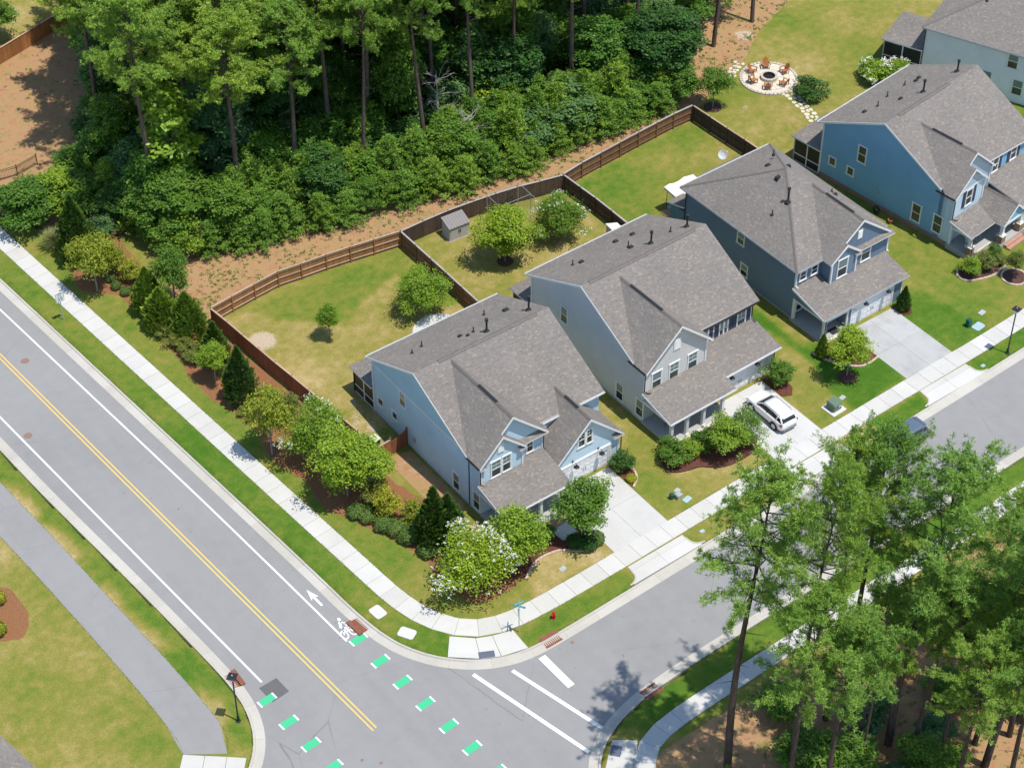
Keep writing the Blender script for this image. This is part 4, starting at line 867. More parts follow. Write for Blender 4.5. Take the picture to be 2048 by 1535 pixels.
    MB().extrude([(6.35, -.1), (12.6, -.1), (12.6, 3.05), (xg, 6.15), (6.35, 3.05)], 'y', -12.4, -9.0).build('wall', 'siding_sunlit', h)
    corner_boards(h, [(12.6, -12.4), (11.78, -12.44)], .0, {(12.6, -12.4): 2.9, (11.78, -12.44): 2.1}); roof(h, [([(11.9, -12.8), (12.95, -12.8), (12.95, -12.3), (11.9, -12.3)], lambda x, y: 2.86 + (y + 12.8) * .5)], .1, name='pent_roof')
    MB().box(6.3, -12.5, 2.02, 12.0, -12.38, 2.2).build('header_trim', 'trim_white', h)
    garage_door(h, 6.75, 11.55, -12.42, 1.98)
    pair_window(h, (9.22, -12.4, 3.5), X_, FR, 1.55, 1.45, grid=True)
    for x in (8.0, 10.55): barn_light(h, x, -12.42, 2.35)
    # front porch
    P_ = lambda x, y: 2.72 + (y + 14.5) * .235
    pr = roof(h, [([(-.25, -14.5), (6.3, -14.5), (6.3, -10.7), (3.98, -10.7), (3.98, -11.1), (-.25, -11.1)], P_)], .16, name='porch_roof'); gutter(pr, (-.25, -14.5, 2.72), (6.3, -14.5, 2.72), FR, 'gutter_white')
    rake_trim(pr, [(-.25, -14.5, 2.7), (-.25, -11.1, 3.48)], n=(-1, 0, 0))
    MB().box(-.1, -14.4, 2.35, 6.15, -14.15, 2.62).build('porch_beam', 'trim_white', h); MB().box(-.1, -14.15, 2.35, .15, -11.1, 2.62).build('porch_beam', 'trim_white', h)
    MB().box(-.05, -14.5, -.1, 6.3, -11.0, .3).build('porch_floor', 'porch_slab', h)
    MB().box(3.3, -14.86, -.1, 6.3, -14.501, .285).build('porch_edge', 'stone_cap', h); steps(h, 3.4, 6.0, -14.86, .3, 2)
    for x in (.12, 3.44, 5.5): column(h, x, -14.27, .3, 2.36)
    MB().box(3.3, -17.0, -.08, 5.05, -15.58, .03).build('walkway_slab', 'concrete', h); MB().box(3.3, -15.57, -.08, 6.0, -15.2, .045).build('walkway_slab', 'concrete', h)
    front_door(h, 4.6, -11.1 + .42, .3); window(h, (1.6, -11.1, .75), X_, FR, 1.5, 1.5, blind=True)
    # side windows
    for yy, zz, ww, hh, pn, kd in ((2.82, 1.45, .85, .75, 1, None), (.75, 1.46, .85, .75, 1, None), (-.5, 3.82, .95, 1.5, 2, 'glass_tan_blind'), (-7.82, .35, .98, 1.75, 2, None), (-10.55, .4, .98, 1.75, 2, None)):
        window(h, (0, yy, zz), Y_, LF, ww, hh, panes=pn, blind=True, kind=kd)
    u = MB(); u.box(-.12, -2.2, 1.1, 0, -1.9, 1.5); u.build('meter_box', 'utility_grey', h); u = MB(); u.tube([(-.02, -4.2, .5), (-.2, -4.2, .5)], .05, 6); u.tube([(-.02, -5.3, .6), (-.15, -5.3, .6)], .04, 6); u.build('wall_vent', 'trim_white', h)
    # rear porch
    screen_porch(h, 0.05, 5.2, 3.8, 6.85, 2.75, 3.75)
house_corner()

# ------------------------------------------------------------------ grey house (local x = world x - 5.45)
def house_grey():
    h = thing('house', 'light grey house with one wide front gable and white car in its drive', 'house', (5.45, 0, 0), R(.8))
    W_ = 12.75; o = .25; yr, yf, yrid, zrid = 4.4, -9.1, -2.35, 9.38
    sb, sf = .475, .51; zb = lambda x, y: zrid - sb * (y - yrid); zf = lambda x, y: zrid + sf * (y - yrid)
    MB().extrude([(yf, -.2), (yr, -.2), (yr, zb(0, yr) - .2), (yrid, zrid - .2), (yf, zf(0, yf) - .2)], 'x', 0, W_).build('wall', 'siding_grey', h)
    MB().box(-.02, yf, -.2, W_ + .02, yr + .02, .25).build('foundation', 'foundation', h)
    rf = roof(h, [([(-o, 5.0), (W_ + o + .25, 5.0), (W_ + o + .25, yrid), (-o, yrid)], zb), ([(-o, yrid), (W_ + o + .25, yrid), (W_ + o + .25, -9.5), (-o, -9.2)], zf)])
    ridge_vent(rf, .6, 12.0, yrid, zrid); gutter(rf, (-o, 5.0, zb(0, 5)), (W_ + .5, 5.0, zb(0, 5)), BK, 'gutter_white'); gutter(rf, (7.0, -9.5, zf(0, -9.5)), (W_ + .5, -9.5, zf(0, -9.5)), FR)
    rake_trim(rf, [(-o, 5.0, zb(0, 5) - .02), (-o, yrid, zrid - .02), (-o, -9.2, zf(0, -9.2) - .02)], n=(-1, 0, 0))
    for x, y, hh in ((2.6, 2.2, .55), (7.2, 0.5, .6), (10.9, -.6, .5)): pipe(rf, x, y, zb(x, y), hh)
    flue(rf, 8.4, -1.0, zb(0, -1.0)); flue(rf, 12.2, -1.2, zb(0, -1.2), 1.3)
    for x, y in ((3.3, 1.9), (7.6, 2.6), (9.3, 2.4), (7.15, .1)): box_vent(rf, x, y, zb, .26)
    xc, za, ze = 3.33, 9.05, 5.75; s = (za - ze) / 3.58; val = lambda z: yrid - (zrid - z) / sf
    LS = lambda x, y: za - (xc - x) * s; RS = lambda x, y: za - (x - xc) * s
    g = roof(h, [([(-o, -10.85), (xc, -10.85), (xc, val(za)), (-o, val(ze))], LS), ([(xc, -10.85), (6.9, -10.85), (6.9, val(ze)), (xc, val(za))], RS)], .17, name='gable_roof')
    ridge_cap(g, (xc, -10.8, za), (xc, val(za), za)); MB().box(xc - .1, -4.4, za - .02, xc + .1, -8.4, za + .06).build('ridge_vent', 'vent_black', g)
    gutter(g, (-o, -10.8, ze), (-o, -8.6, ze), LF); rake_trim(g, [(-o, -10.85, ze - .02), (xc, -10.85, za - .02), (6.9, -10.85, ze - .02)])
    MB().extrude([(0.002, 0), (6.5, 0), (6.5, 5.9), (xc, 8.85), (.002, 5.85)], 'y', -10.45, -9.0).build('wall', 'siding_grey', h)
    b = MB(); b.tube([(xc - .75, -10.7, za - .85), (xc, -10.7, za - .75), (xc + .75, -10.7, za - .85)], .04, 4); b.tube([(xc, -10.7, za - .1), (xc, -10.7, za - .8)], .04, 4); b.build('gable_bracket', 'trim_white', h)
    corner_boards(h, [(0, -10.45), (6.5, -10.45)], 3.0, 5.7); corner_boards(h, [(W_, -9.1), (7.35, -9.12), (9.65, -9.12)], 3.2, 5.4); corner_boards(h, [(0, 4.4)], .2, 5.6)
    for x in (1.25, 3.1, 5.1): window(h, (x, -10.45, 3.25), X_, FR, 1.12, 1.72, grid=x > 2, blind=True)
    gable_vent(h, (3.25, -10.45, 6.35), X_, FR, .75, 1.2)
    for x in (7.9 - .4, 9.68 - .0, 11.67):
        window(h, (x, -9.1, 3.4), X_, FR, 1.05, 1.75, grid=x > 9, blind=True)
        for sgn in (-1, 1): shutter(h, (x + sgn * .77, -9.1, 3.42), X_, FR, .42, 1.8)
    for yy, zz, ww, hh in ((0.0, 3.75, 1.02, 1.65), (-7.45, .45, 1.02, 1.75), (-10.2 + .2, .5, 1.02, 1.75)): window(h, (0, yy, zz), Y_, LF, ww, hh, blind=True)
    P_ = lambda x, y: 3.72 + (y + 9.1) * .212
    pr = roof(h, [([(-.25, -14.05), (6.85, -14.05), (6.85, -12.7), (13.05, -12.7), (13.05, -9.1), (6.48, -9.1), (6.48, -10.45), (-.25, -10.45)], P_)], .16, name='porch_roof')
    gutter(pr, (-.25, -14.05, P_(0, -14.05)), (6.85, -14.05, P_(0, -14.05)), FR, 'gutter_white'); gutter(pr, (6.95, -12.7, P_(0, -12.7)), (13.05, -12.7, P_(0, -12.7)), FR, 'gutter_white'); rake_trim(pr, [(-.25, -14.05, P_(0, -14.05) - .02), (-.25, -10.45, P_(0, -10.45) - .02)], n=(-1, 0, 0))
    MB().box(6.2, -12.1, -.1, 12.75, -9.0, 2.75).build('wall', 'siding_grey', h); corner_boards(h, [(12.75, -12.1), (11.75, -12.14)], 0, {(12.75, -12.1): 2.75, (11.75, -12.14): 2.2})
    garage_door(h, 6.65, 11.5, -12.12, 2.1); barn_light(h, 7.7, -12.14, 2.52); barn_light(h, 10.5, -12.14, 2.52)
    MB().box(-.1, -14.0, -.1, 5.95, -10.4, .35).build('porch_floor', 'porch_slab', h); MB().box(-.1, -14.3, -.1, 5.95, -14.001, .33).build('porch_edge', 'stone_cap', h)
    MB().box(-.05, -13.95, 2.25, 6.6, -13.72, 2.5).build('porch_beam', 'trim_white', h); MB().box(-.05, -13.72, 2.25, .18, -10.46, 2.5).build('porch_beam', 'trim_white', h)
    for x in (.1, 1.75, 3.55, 5.6): column(h, x, -13.83, .35, 2.27, .26)
    steps(h, 3.9, 5.9, -14.3, .33, 2, mat='brick_red'); MB().box(5.7, -12.1, -.1, 6.19, -14.0, .12).build('walkway_slab', 'brick_step', h)
    downspout(h, [(-.07, -10.55, 5.65), (-.07, -10.55, 3.6), (.12, -10.75, 3.45), (.35, -10.85, 3.4)]); downspout(h, [(W_ + .06, -9.2, 5.5), (W_ + .06, -9.2, 3.95), (W_ + .1, -9.4, 3.85), (W_ + .1, -9.7, 3.75)]); downspout(h, [(12.85, -12.2, 2.8), (12.85, -12.2, .1)])
    front_door(h, 4.6, -10.45, .35); window(h, (1.7, -10.45, .8), X_, FR, 1.5, 1.5)
    screen_porch(h, 0.05, 4.6, 4.4, 7.0, 2.85, 3.9)
house_grey()

# ------------------------------------------------------------------ navy house, hipped roof (local x = world x - 24.2)
def house_navy():
    h = thing('house', 'navy blue house with pyramid hip roof and shed porch roof', 'house', (24.2, 0, 0), R(.6))
    W_ = 10.0; xa, xb, ya, yb = -.3, 10.45, -8.3, 6.85; ax, ay, az, ez = 5.1, -.6, 9.55, 5.55
    L_ = lambda x, y: ez + (x - xa) / (ax - xa) * (az - ez); R_ = lambda x, y: ez + (xb - x) / (xb - ax) * (az - ez); F_ = lambda x, y: ez + (y - ya) / (ay - ya) * (az - ez); B_ = lambda x, y: ez + (yb - y) / (yb - ay) * (az - ez)
    rf = roof(h, [([(xa, ya), (xa, yb), (ax, ay)], L_), ([(xb, ya), (xb, yb), (ax, ay)], R_), ([(xa, ya), (xb, ya), (ax, ay)], F_), ([(xa, yb), (xb, yb), (ax, ay)], B_)])
    for x, y in ((xa, ya), (xa, yb), (xb, yb)): ridge_cap(rf, (ax, ay, az), (x, y, ez), .13, .55, 'shingle_cap' if 'shingle_cap' in MATS else 'ridge_vent')
    gutter(rf, (xa, ya, ez), (xa, yb, ez), LF, 'metal_grey'); gutter(rf, (xa, yb, ez), (xb, yb, ez), BK, 'gutter_white'); gutter(rf, (xa, ya, ez), (2.6, ya, ez), FR, 'metal_grey')
    MB().box(0, -8.0, -.2, W_, 6.3, 5.42).build('wall', 'siding_navy', h); MB().box(-.02, -8.02, -.2, W_ + .02, 6.32, .18).build('foundation', 'foundation', h)
    flue(rf, 3.25, -3.0, L_(3.25, 0), 1.55); pipe(rf, 1.9, -2.6, L_(1.9, 0), .5); pipe(rf, 7.1, 3.0, R_(7.1, 0), .5); pipe(rf, 8.2, -3.4, R_(8.2, 0), .4); box_vent(rf, 4.2, -.6, L_, .3); box_vent(rf, 5.4, 1.9, B_, .28); box_vent(rf, 6.4, .4, R_, .24); box_vent(rf, 8.0, -4.0, R_, .22)
    # front gables
    xc, za = 6.42, 8.52; s = .79; zl, xl = 6.92, 4.44
    LS = lambda x, y: za - (xc - x) * s; RS = lambda x, y: za - (x - xc) * s; RL = lambda x, y: zl - (x - xl) * s
    yt = -2.6
    # valley on the front hip plane: same height
    fy = lambda z: ya + (z - ez) / (az - ez) * (ay - ya)
    xL, zL = 2.65, za - (xc - 2.65) * s; xR = 10.35; zR = za - (xR - xc) * s
    g = roof(h, [([(xL, -9.4), (xl, -9.4), (xl, -9.1), (xc, -9.1), (xc, yt), (xL, fy(max(zL, ez)))], LS), ([(xc, -9.1), (xR, -9.1), (xR, -7.6), (xc, yt)], RS), ([(xl, -9.4), (6.2, -9.4), (6.2, -8.8), (xl, -8.8)], RL)], .16, name='gable_roof')
    ridge_cap(g, (xc, -9.05, za), (xc, yt, za), .13, .7); MB().box(xc - .09, -7.8, za - .02, xc + .09, -4.4, za + .06).build('ridge_vent', 'vent_black', g)
    rake_trim(g, [(xL, -9.4, zL - .02), (xl, -9.4, zl - .02), (6.2, -9.4, 5.5)]); rake_trim(g, [(xl + .05, -9.1, zl + .02), (xc, -9.1, za - .02), (xR, -9.1, zR - .02)])
    roof(h, [([(6.0, -9.35), (10.35, -9.35), (10.35, -8.9), (6.0, -8.9)], lambda x, y: 5.42 + (y + 9.35) * .55), ([(5.6, -9.5), (6.25, -9.5), (6.25, -9.2), (5.6, -9.2)], lambda x, y: 5.3 + (y + 9.5) * .5)], .1, name='pent_roof')
    MB().extrude([(2.95, 2.9), (W_ + .0, 2.9), (W_ + .0, 5.5), (xc, 8.32), (2.95, 5.5)], 'y', -8.95, -7.9).build('wall', 'siding_navy', h)
    MB().extrude([(2.95, 2.9), (5.85, 2.9), (5.85, 5.55), (xl, 6.7), (2.95, 5.5)], 'y', -9.24, -8.9).build('wall', 'batten_navy', h)
    corner_boards(h, [(0, -8.0), (2.95, -9.24), (5.85, -9.24), (W_, -8.95)], 3.3, 5.4); gable_vent(h, (6.25, -8.95, 6.5), X_, FR, .55, .9)
    window(h, (.8, -8.0, 4.0), X_, FR, .85, .95); window(h, (2.15, -8.0, 4.0), X_, FR, .85, .95); window(h, (4.25, -9.24, 3.5), X_, FR, 1.25, 1.9, blind=True); window(h, (7.35, -8.95, 3.6), X_, FR, 1.2, 1.75, blind=True)
    for yy, zz in ((-1.0, 3.85), (-1.75, .75)): window(h, (0, yy, zz), Y_, LF, 1.0, 1.25, blind=True)
    P_ = lambda x, y: 2.68 + (y + 12.05) * .235
    pr = roof(h, [([(-.3, -12.05), (9.85, -12.05), (9.85, -8.9), (2.9, -8.9), (2.9, -8.0), (-.3, -8.0)], P_)], .16, name='porch_roof'); gutter(pr, (-.3, -12.05, 2.68), (9.85, -12.05, 2.68), FR, 'metal_grey'); rake_trim(pr, [(-.3, -12.05, 2.66), (-.3, -8.0, 3.6)], n=(-1, 0, 0))
    MB().extrude([(-11.95, 2.35), (-8.0, 2.35), (-8.0, 3.4), (-11.95, 2.5)], 'x', -.05, .12).build('porch_gable', 'siding_navy', h)
    MB().box(2.85, -11.75, -.1, 9.4, -7.9, 2.55).build('wall', 'siding_navy', h); corner_boards(h, [(9.4, -11.75), (2.85, -11.75)], 0, 2.5)
    garage_door(h, 3.4, 8.25, -11.77, 2.1); barn_light(h, 4.5, -11.79, 2.48); barn_light(h, 7.2, -11.79, 2.48)
    MB().box(-.25, -12.0, -.1, 2.84, -8.0, .22).build('porch_floor', 'porch_slab', h); MB().box(-.25, -12.3, -.1, 2.84, -12.001, .2).build('porch_edge', 'stone_cap', h)
    m = MB(); m.box(-.09, -8.25, .2, .15, -8.02, 2.4); m.box(-.08, -11.9, 2.2, .14, -8.02, 2.36); m.box(-.1, -12.0, 2.2, 2.8, -11.8, 2.4); m.build('porch_beam', 'trim_white', h)
    column(h, .02, -11.85, .22, 2.22, .26); MB().tube([(.02, -12.02, 2.6), (.02, -12.0, .1), (-.1, -12.2, .03)], .05, 6).build('downspout', 'metal_bronze', h)
    window(h, (.75, -8.0, .7), X_, FR, .85, 1.3); front_door(h, 2.1, -8.0, .22); MB().box(1.2, -11.9, .2, 2.2, -11.2, .24).build('door_mat', 'cushion', h)
    MB().box(-.95, -12.4, 0, -.4, -12.15, .1).build('splash_block', 'sign_teal', h)
    downspout(h, [(-.07, -8.08, 5.4), (-.07, -8.08, 3.75), (.1, -8.3, 3.6)], 'trim_white'); downspout(h, [(W_ + .06, -9.0, 5.4), (W_ + .06, -9.0, 3.5), (W_ + .02, -9.2, 3.42)], 'trim_white'); downspout(h, [(-.07, 6.3, 5.4), (-.07, 6.3, .3)])
    # rear bump and rear porch roof
    MB().box(.02, 6.25, -.2, 1.5, 8.3, 2.75).build('wall', 'siding_navy', h); roof(h, [([(-.25, 6.3), (1.75, 6.3), (1.75, 8.6), (-.25, 8.6)], lambda x, y: 3.5 - (y - 6.3) * .3)], .14, name='porch_roof')
    screen_porch(h, 5.4, 9.6, 6.3, 9.6, 2.75, 3.85)
    MB().box(1.6, 6.4, -.05, 5.3, 10.6, .12).build('patio_slab', 'porch_slab', h); MB().box(.7, 9.0, -.05, 1.55, 10.4, .1).build('step', 'wood_deck', h)
house_navy()

# ------------------------------------------------------------------ mid blue house, turned 7 degrees
def house_blue():
    h = thing('house', 'mid blue house with rocking chairs on its gabled front porch', 'house', (41.2, 0, 0), R(7))
    W_ = 13.0; o = .3; yr, yf, yrid, zrid = 6.0, -7.9, -.77, 9.5; sb, sf = .478, .52
    zb = lambda x, y: zrid - sb * (y - yrid); zf = lambda x, y: zrid + sf * (y - yrid); val = lambda z: yrid - (zrid - z) / sf
    MB().extrude([(yf, -.3), (yr, -.3), (yr, zb(0, yr) - .2), (yrid, zrid - .2), (yf, zf(0, yf) - .2)], 'x', 0, W_).build('wall', 'siding_blue', h)
    MB().box(-.05, -9.1, -.3, W_ + .02, yr + .03, .5).build('foundation', 'fieldstone', h)
    rf = roof(h, [([(-o, 6.55), (W_ + o, 6.55), (W_ + o, yrid), (-o, yrid)], zb), ([(-o, yrid), (W_ + o, yrid), (W_ + o, -8.3), (-o, -7.6)], zf)])
    ridge_vent(rf, 1.6, 9.0, yrid, zrid); gutter(rf, (-o, 6.55, zb(0, 6.55)), (W_ + o, 6.55, zb(0, 6.55)), BK, 'gutter_white'); rake_trim(rf, [(-o, 6.55, zb(0, 6.55) - .02), (-o, yrid, zrid - .02), (-o, -7.7, zf(0, -7.7) - .02)], n=(-1, 0, 0))
    for x, y, hh in ((3.4, 2.8, .55), (5.6, 3.4, .55), (8.3, 3.5, .5)): pipe(rf, x, y, zb(x, y), hh)
    flue(rf, 6.8, .4, zb(0, .4)); flue(rf, 11.6, .2, zb(0, .2), 1.3)
    for x, y in ((2.0, 3.2), (9.3, 3.0), (10.0, 3.2), (5.1, 1.6)): box_vent(rf, x, y, zb, .24)
    xc, za, ze, xl, zl = 3.1, 8.72, 5.65, 2.1, 7.83; s = (za - ze) / (xc + .35)
    LS = lambda x, y: za - (xc - x) * s; RS = lambda x, y: za - (x - xc) * s; RL = lambda x, y: zl - (x - xl) * s
    zl = LS(xl, 0)
    g = roof(h, [([(-.35, -9.37), (xl, -9.37), (xl, -8.6), (xc, -8.6), (xc, val(za)), (-.35, val(ze))], LS), ([(xc, -8.6), (6.5, -8.6), (6.5, val(ze)), (xc, val(za))], RS), ([(xl, -9.37), (4.55, -9.37), (4.55, -8.3), (xl, -8.3)], RL)], .16, name='gable_roof')
    ridge_cap(g, (xc, -8.5, za), (xc, val(za), za)); MB().box(xc - .1, -6.9, za - .02, xc + .1, -3.6, za + .06).build('ridge_vent', 'vent_black', g)
    gutter(g, (-.35, -9.3, ze), (-.35, -7.2, ze), LF); rake_trim(g, [(-.35, -9.37, ze - .02), (xl, -9.37, zl - .02), (4.55, -9.37, RL(4.55, 0) - .02)]); rake_trim(g, [(xl + .05, -8.6, zl + .03), (xc, -8.6, za - .02), (6.5, -8.6, RS(6.5, 0) - .02)])
    MB().extrude([(0, 0), (6.2, 0), (6.2, 5.7), (xc, 8.5), (0, 5.7)], 'y', -8.3, -7.5).build('wall', 'batten_blue', h)
    MB().extrude([(.002, 0), (4.2, 0), (4.2, 5.6), (xl, 7.6), (.002, 5.7)], 'y', -9.1, -8.2).build('wall', 'siding_sunlit', h)
    MB().extrude([(.2, 5.75), (4.1, 5.75), (xl, 7.55)], 'y', -9.13, -9.101).build('gable_boards', 'batten_blue', h); MB().box(.0, -9.15, 5.62, 4.2, -9.1, 5.78).build('belly_band', 'trim_white', h)
    corner_boards(h, [(0, -9.1), (4.2, -9.1), (6.2, -8.3)], 3.1, 5.6); corner_boards(h, [(0, 6.0)], .4, 5.7)
    window(h, (2.1, -9.1, 3.75), X_, FR, 1.0, 1.7, blind=False)
    for sg in (-1, 1): shutter(h, (2.1 + sg * .75, -9.1, 3.77), X_, FR, .42, 1.75)
    for x in (7.6, 10.4):
        window(h, (x, -7.9, 4.0), X_, FR, 1.0, 1.5)
        for sg in (-1, 1): shutter(h, (x + sg * .75, -7.9, 4.02), X_, FR, .42, 1.55)
    for yy, zz, ww, hh, pn in ((4.6, 1.9, .9, .85, 1), (2.45, 1.9, .9, .85, 1), (1.4, 3.9, 1.05, 1.75, 2), (-5.3, .9, 1.1, 1.85, 2), (-7.7, .95, 1.1, 1.85, 2)): window(h, (0, yy, zz), Y_, LF, ww, hh, panes=pn)
    P_ = lambda x, y: 2.58 + (y + 11.6) * .24
    pr = roof(h, [([(-.3, -11.6), (3.6, -11.6), (3.6, -8.3), (4.18, -8.3), (4.18, -9.1), (-.3, -9.1)], P_)], .15, name='porch_roof'); rake_trim(pr, [(-.3, -11.6, 2.56), (-.3, -9.1, 3.16)], n=(-1, 0, 0))
    P2 = lambda x, y: 3.0 + (y + 12.2) * .22
    roof(h, [([(6.4, -12.2), (13.3, -12.2), (13.3, -7.9), (6.18, -7.9)], P2)], .15, name='porch_roof')
    xg, zg = 4.95, 4.25
    gr = roof(h, [([(3.15, -12.6), (xg, -12.6), (xg, -8.3), (3.15, -8.3)], lambda x, y: zg - (xg - x) * .9), ([(xg, -12.6), (6.75, -12.6), (6.75, -8.3), (xg, -8.3)], lambda x, y: zg - (x - xg) * .9)], .14, name='gable_roof')
    ridge_cap(gr, (xg, -12.5, zg), (xg, -8.3, zg)); rake_trim(gr, [(3.15, -12.6, 2.6), (xg, -12.6, zg - .02), (6.75, -12.6, 2.6)]); MB().extrude([(3.5, 2.55), (6.4, 2.55), (xg, 4.0)], 'y', -12.4, -12.3).build('porch_gable', 'siding_blue', h)
    MB().box(7.0, -11.8, -.1, 12.7, -7.8, 2.8).build('wall', 'siding_sunlit', h)
    MB().box(-.2, -11.6, -.2, 6.8, -9.0, .5).build('porch_floor', 'porch_slab', h); MB().box(3.2, -12.6, -.2, 6.8, -11.601, .48).build('porch_floor', 'porch_slab', h)
    m = MB(); m.box(.0, -11.45, 2.2, 3.5, -11.2, 2.42); m.box(.0, -11.2, 2.2, .22, -9.15, 2.42); m.box(3.35, -12.45, 2.3, 6.6, -12.2, 2.55); m.box(-.08, -9.3, .4, .15, -9.102, 2.6); m.build('porch_beam', 'trim_white', h)
    for x, y in ((.2, -11.3), (3.6, -12.25), (6.3, -12.25)):
        p = MB(); p.box(x - .3, y - .3, -.1, x + .3, y + .3, 1.25); p = p.build('stone_pier', 'fieldstone', h); MB().box(x - .36, y - .36, 1.251, x + .36, y + .36, 1.34).build('pier_cap', 'stone_cap', p)
        column(h, x, y, 1.34, 2.32, .3)
    MB().box(.6, -11.75, -.1, 3.2, -11.601, .52).build('porch_edge', 'stone_cap', h); steps(h, 3.7, 6.2, -12.6, .48, 2)
    downspout(h, [(-.08, -9.2, 5.55), (-.08, -9.2, 3.3), (.1, -9.4, 3.18), (.3, -9.5, 3.15)]); downspout(h, [(.3, -11.62, 2.5), (.1, -11.6, 2.3), (.1, -11.62, .2)])
    front_door(h, 5.0, -8.3, .5); window(h, (1.9, -9.1, .9), X_, FR, 1.6, 1.5)
    u = MB(); u.box(-.12, -.9, 1.6, 0, -.55, 2.0); u.build('meter_box', 'utility_grey', h)
    screen_porch(h, 0.1, 4.9, 6.0, 9.2, 2.85, 3.9)
    return h
house_blue()

# ------------------------------------------------------------------ pale house at the top right, turned 21 degrees
def house_pale():
    h = thing('house', 'pale blue white house at the top right corner with hip roof', 'house', (60, 12.5, 0), R(23))
    x0, x1, y0, y1, ez, s = -.1, 13.0, -16.0, .15, 5.55, .5
    rx = (x1 - x0) / 2; az = ez + rx * s; xm = x0 + rx
    L_ = lambda x, y: ez + (x - x0) * s; R_ = lambda x, y: ez + (x1 - x) * s; B_ = lambda x, y: ez + (y1 - y) * s; F_ = lambda x, y: ez + (y - y0) * s
    rf = roof(h, [([(x0, y0), (x0, y1), (xm, y1 - rx), (xm, y0 + rx)], L_), ([(x1, y0), (x1, y1), (xm, y1 - rx), (xm, y0 + rx)], R_), ([(x0, y1), (x1, y1), (xm, y1 - rx)], B_), ([(x0, y0), (x1, y0), (xm, y0 + rx)], F_)])
    ridge_cap(rf, (x0, y1, ez), (xm, y1 - rx, az), .13, .5); gutter(rf, (x0, y0, ez), (x0, y1, ez), LF, 'metal_grey'); pipe(rf, 4.2, -4.6, L_(4.2, 0), .5)
    MB().box(.2, y0 + .3, -.2, x1 - .3, y1 - .3, 5.42).build('wall', 'siding_white', h)
    window(h, (.2, -9.3, 3.7), Y_, LF, 1.2, 1.6, blind=True); window(h, (.2, -6.9, .9), Y_, LF, 1.3, 1.7, blind=True); window(h, (.2, -10.2, .9), Y_, LF, 1.2, 1.7, blind=True)
    downspout(h, [(.12, y1 - .35, 5.4), (.12, y1 - .35, .2)])
    screen_porch(h, .25, 5.6, -.2, 3.9, 2.85, 4.0)
house_pale()
# corner of a porch roof at the bottom left edge
def house_left():
    h = thing('house', 'corner of a house with grey shingled roof at the bottom left edge', 'house', (-51.6, -10.4, 0), R(10))
    roof(h, [([(-8, -7), (.0, -7), (0, .0), (-8, .0)], lambda x, y: 2.9 - x * .22)], .18)
    MB().box(-8, -7, -.2, -.45, -.35, 2.6).build('wall', 'siding_sunlit', h); m = MB(); m.box(-.5, -.5, 0, -.35, -.35, 2.6); m.box(-.52, -7, 2.2, -.4, -.4, 2.45); m.build('corner_board', 'trim_white', h)
    downspout(h, [(-.2, -.3, 2.8), (-.25, -.32, .1)])
house_left()
# ================================================================== FENCES
def picket_mesh():
    m = MB(); m.box(-.066, -.012, 0, .066, .012, 1.78); return m.mesh('picket', 'wood_cedar')
PICK = {}
def fence(pts, board, label, rail_side=1, h=1.78, cap=None, post_mat=None, rails=True, rail_mat=None, group=None, from_=0):
    """privacy fence: one post, panel of pickets, rails and cap per bay"""
    pts = [Vector((p[0], p[1], 0)) for p in pts]
    t = thing('fence', label, 'fence', pts[0], 0, group); org = pts[0]
    for i, p in enumerate(pts):
        MB().box(-.055, -.055, -.1, .055, .055, h + .06).build('post', post_mat or board, t, loc=p - org)
    for a, b in zip(pts[:-1], pts[1:]):
        d = b - a; L = d.length; d.normalize(); n = Vector((-d.y, d.x, 0)) * rail_side; k = max(1, int(L / .142)); w = L / k
        m = MB()
        for j in range(k):
            c = a - org + d * (j + .5) * w; hh = h - .05 + random.uniform(-.012, .012); off = -n * (.055 + random.uniform(0, .006))
            m.obox(c + off + Vector((0, 0, .03)), d, n, w - .012, .02, hh)
        m.build('picket_panel', board, t)['kind'] = 'stuff'
        if rails:
            for z in (.25, .95, 1.6):
                MB().obox((a + b) / 2 - org + Vector((0, 0, z)) - n * .012, d, n, L - .12, .05, .09).build('rail', rail_mat or board, t)
        MB().obox((a + b) / 2 - org + Vector((0, 0, h + .0)) - n * .03, d, n, L - .004, .16, .035).build('cap_rail', cap or board, t)
    return t
F_LEFT = [(-16.4, 21.4), (-16.15, 19.05), (-15.97, 16.7), (-15.79, 14.5), (-15.6, 12.2), (-15.36, 9.95), (-15.15, 7.6), (-14.95, 5.2), (-14.75, 2.8), (-14.55, .6), (-14.4, -1.35)]
F_R1 = [(-16.4, 21.4), (-14.15, 21.69), (-11.72, 21.96), (-9.17, 22.19), (-6.92, 21.9), (-4.48, 21.64), (-2.15, 21.3), (.12, 20.91), (2.7, 20.5)]
F_12 = [(2.7, 20.4), (2.68, 18.0), (2.66, 15.6), (2.64, 13.2), (2.6, 10.8), (2.57, 8.4), (2.5, 6.0), (2.45, 4.2)]
F_R2 = [(2.72, 20.5), (5.2, 20.52), (7.9, 20.45), (10.6, 20.19), (12.9, 19.9), (15.1, 19.55), (17.3, 19.0), (19.66, 18.45)]
F_23 = [(19.66, 18.35), (19.75, 16.0), (19.85, 13.9), (19.85, 11.5), (19.83, 9.2), (19.8, 6.8), (19.75, 4.6)]
F_R3 = [(19.68, 18.5), (22.24, 18.89), (24.7, 19.08), (27.15, 19.3), (29.59, 19.51), (31.99, 19.68), (34.23, 19.82), (36.6, 19.83)]
F_34 = [(36.6, 19.75), (36.69, 17.37), (36.78, 15.0), (36.9, 12.6), (36.95, 10.2), (36.95, 7.6)]
fence(F_LEFT, 'wood_redbrown', 'red-brown board fence along the pine straw bed left of the corner house', rail_side=1, cap='wood_cap')
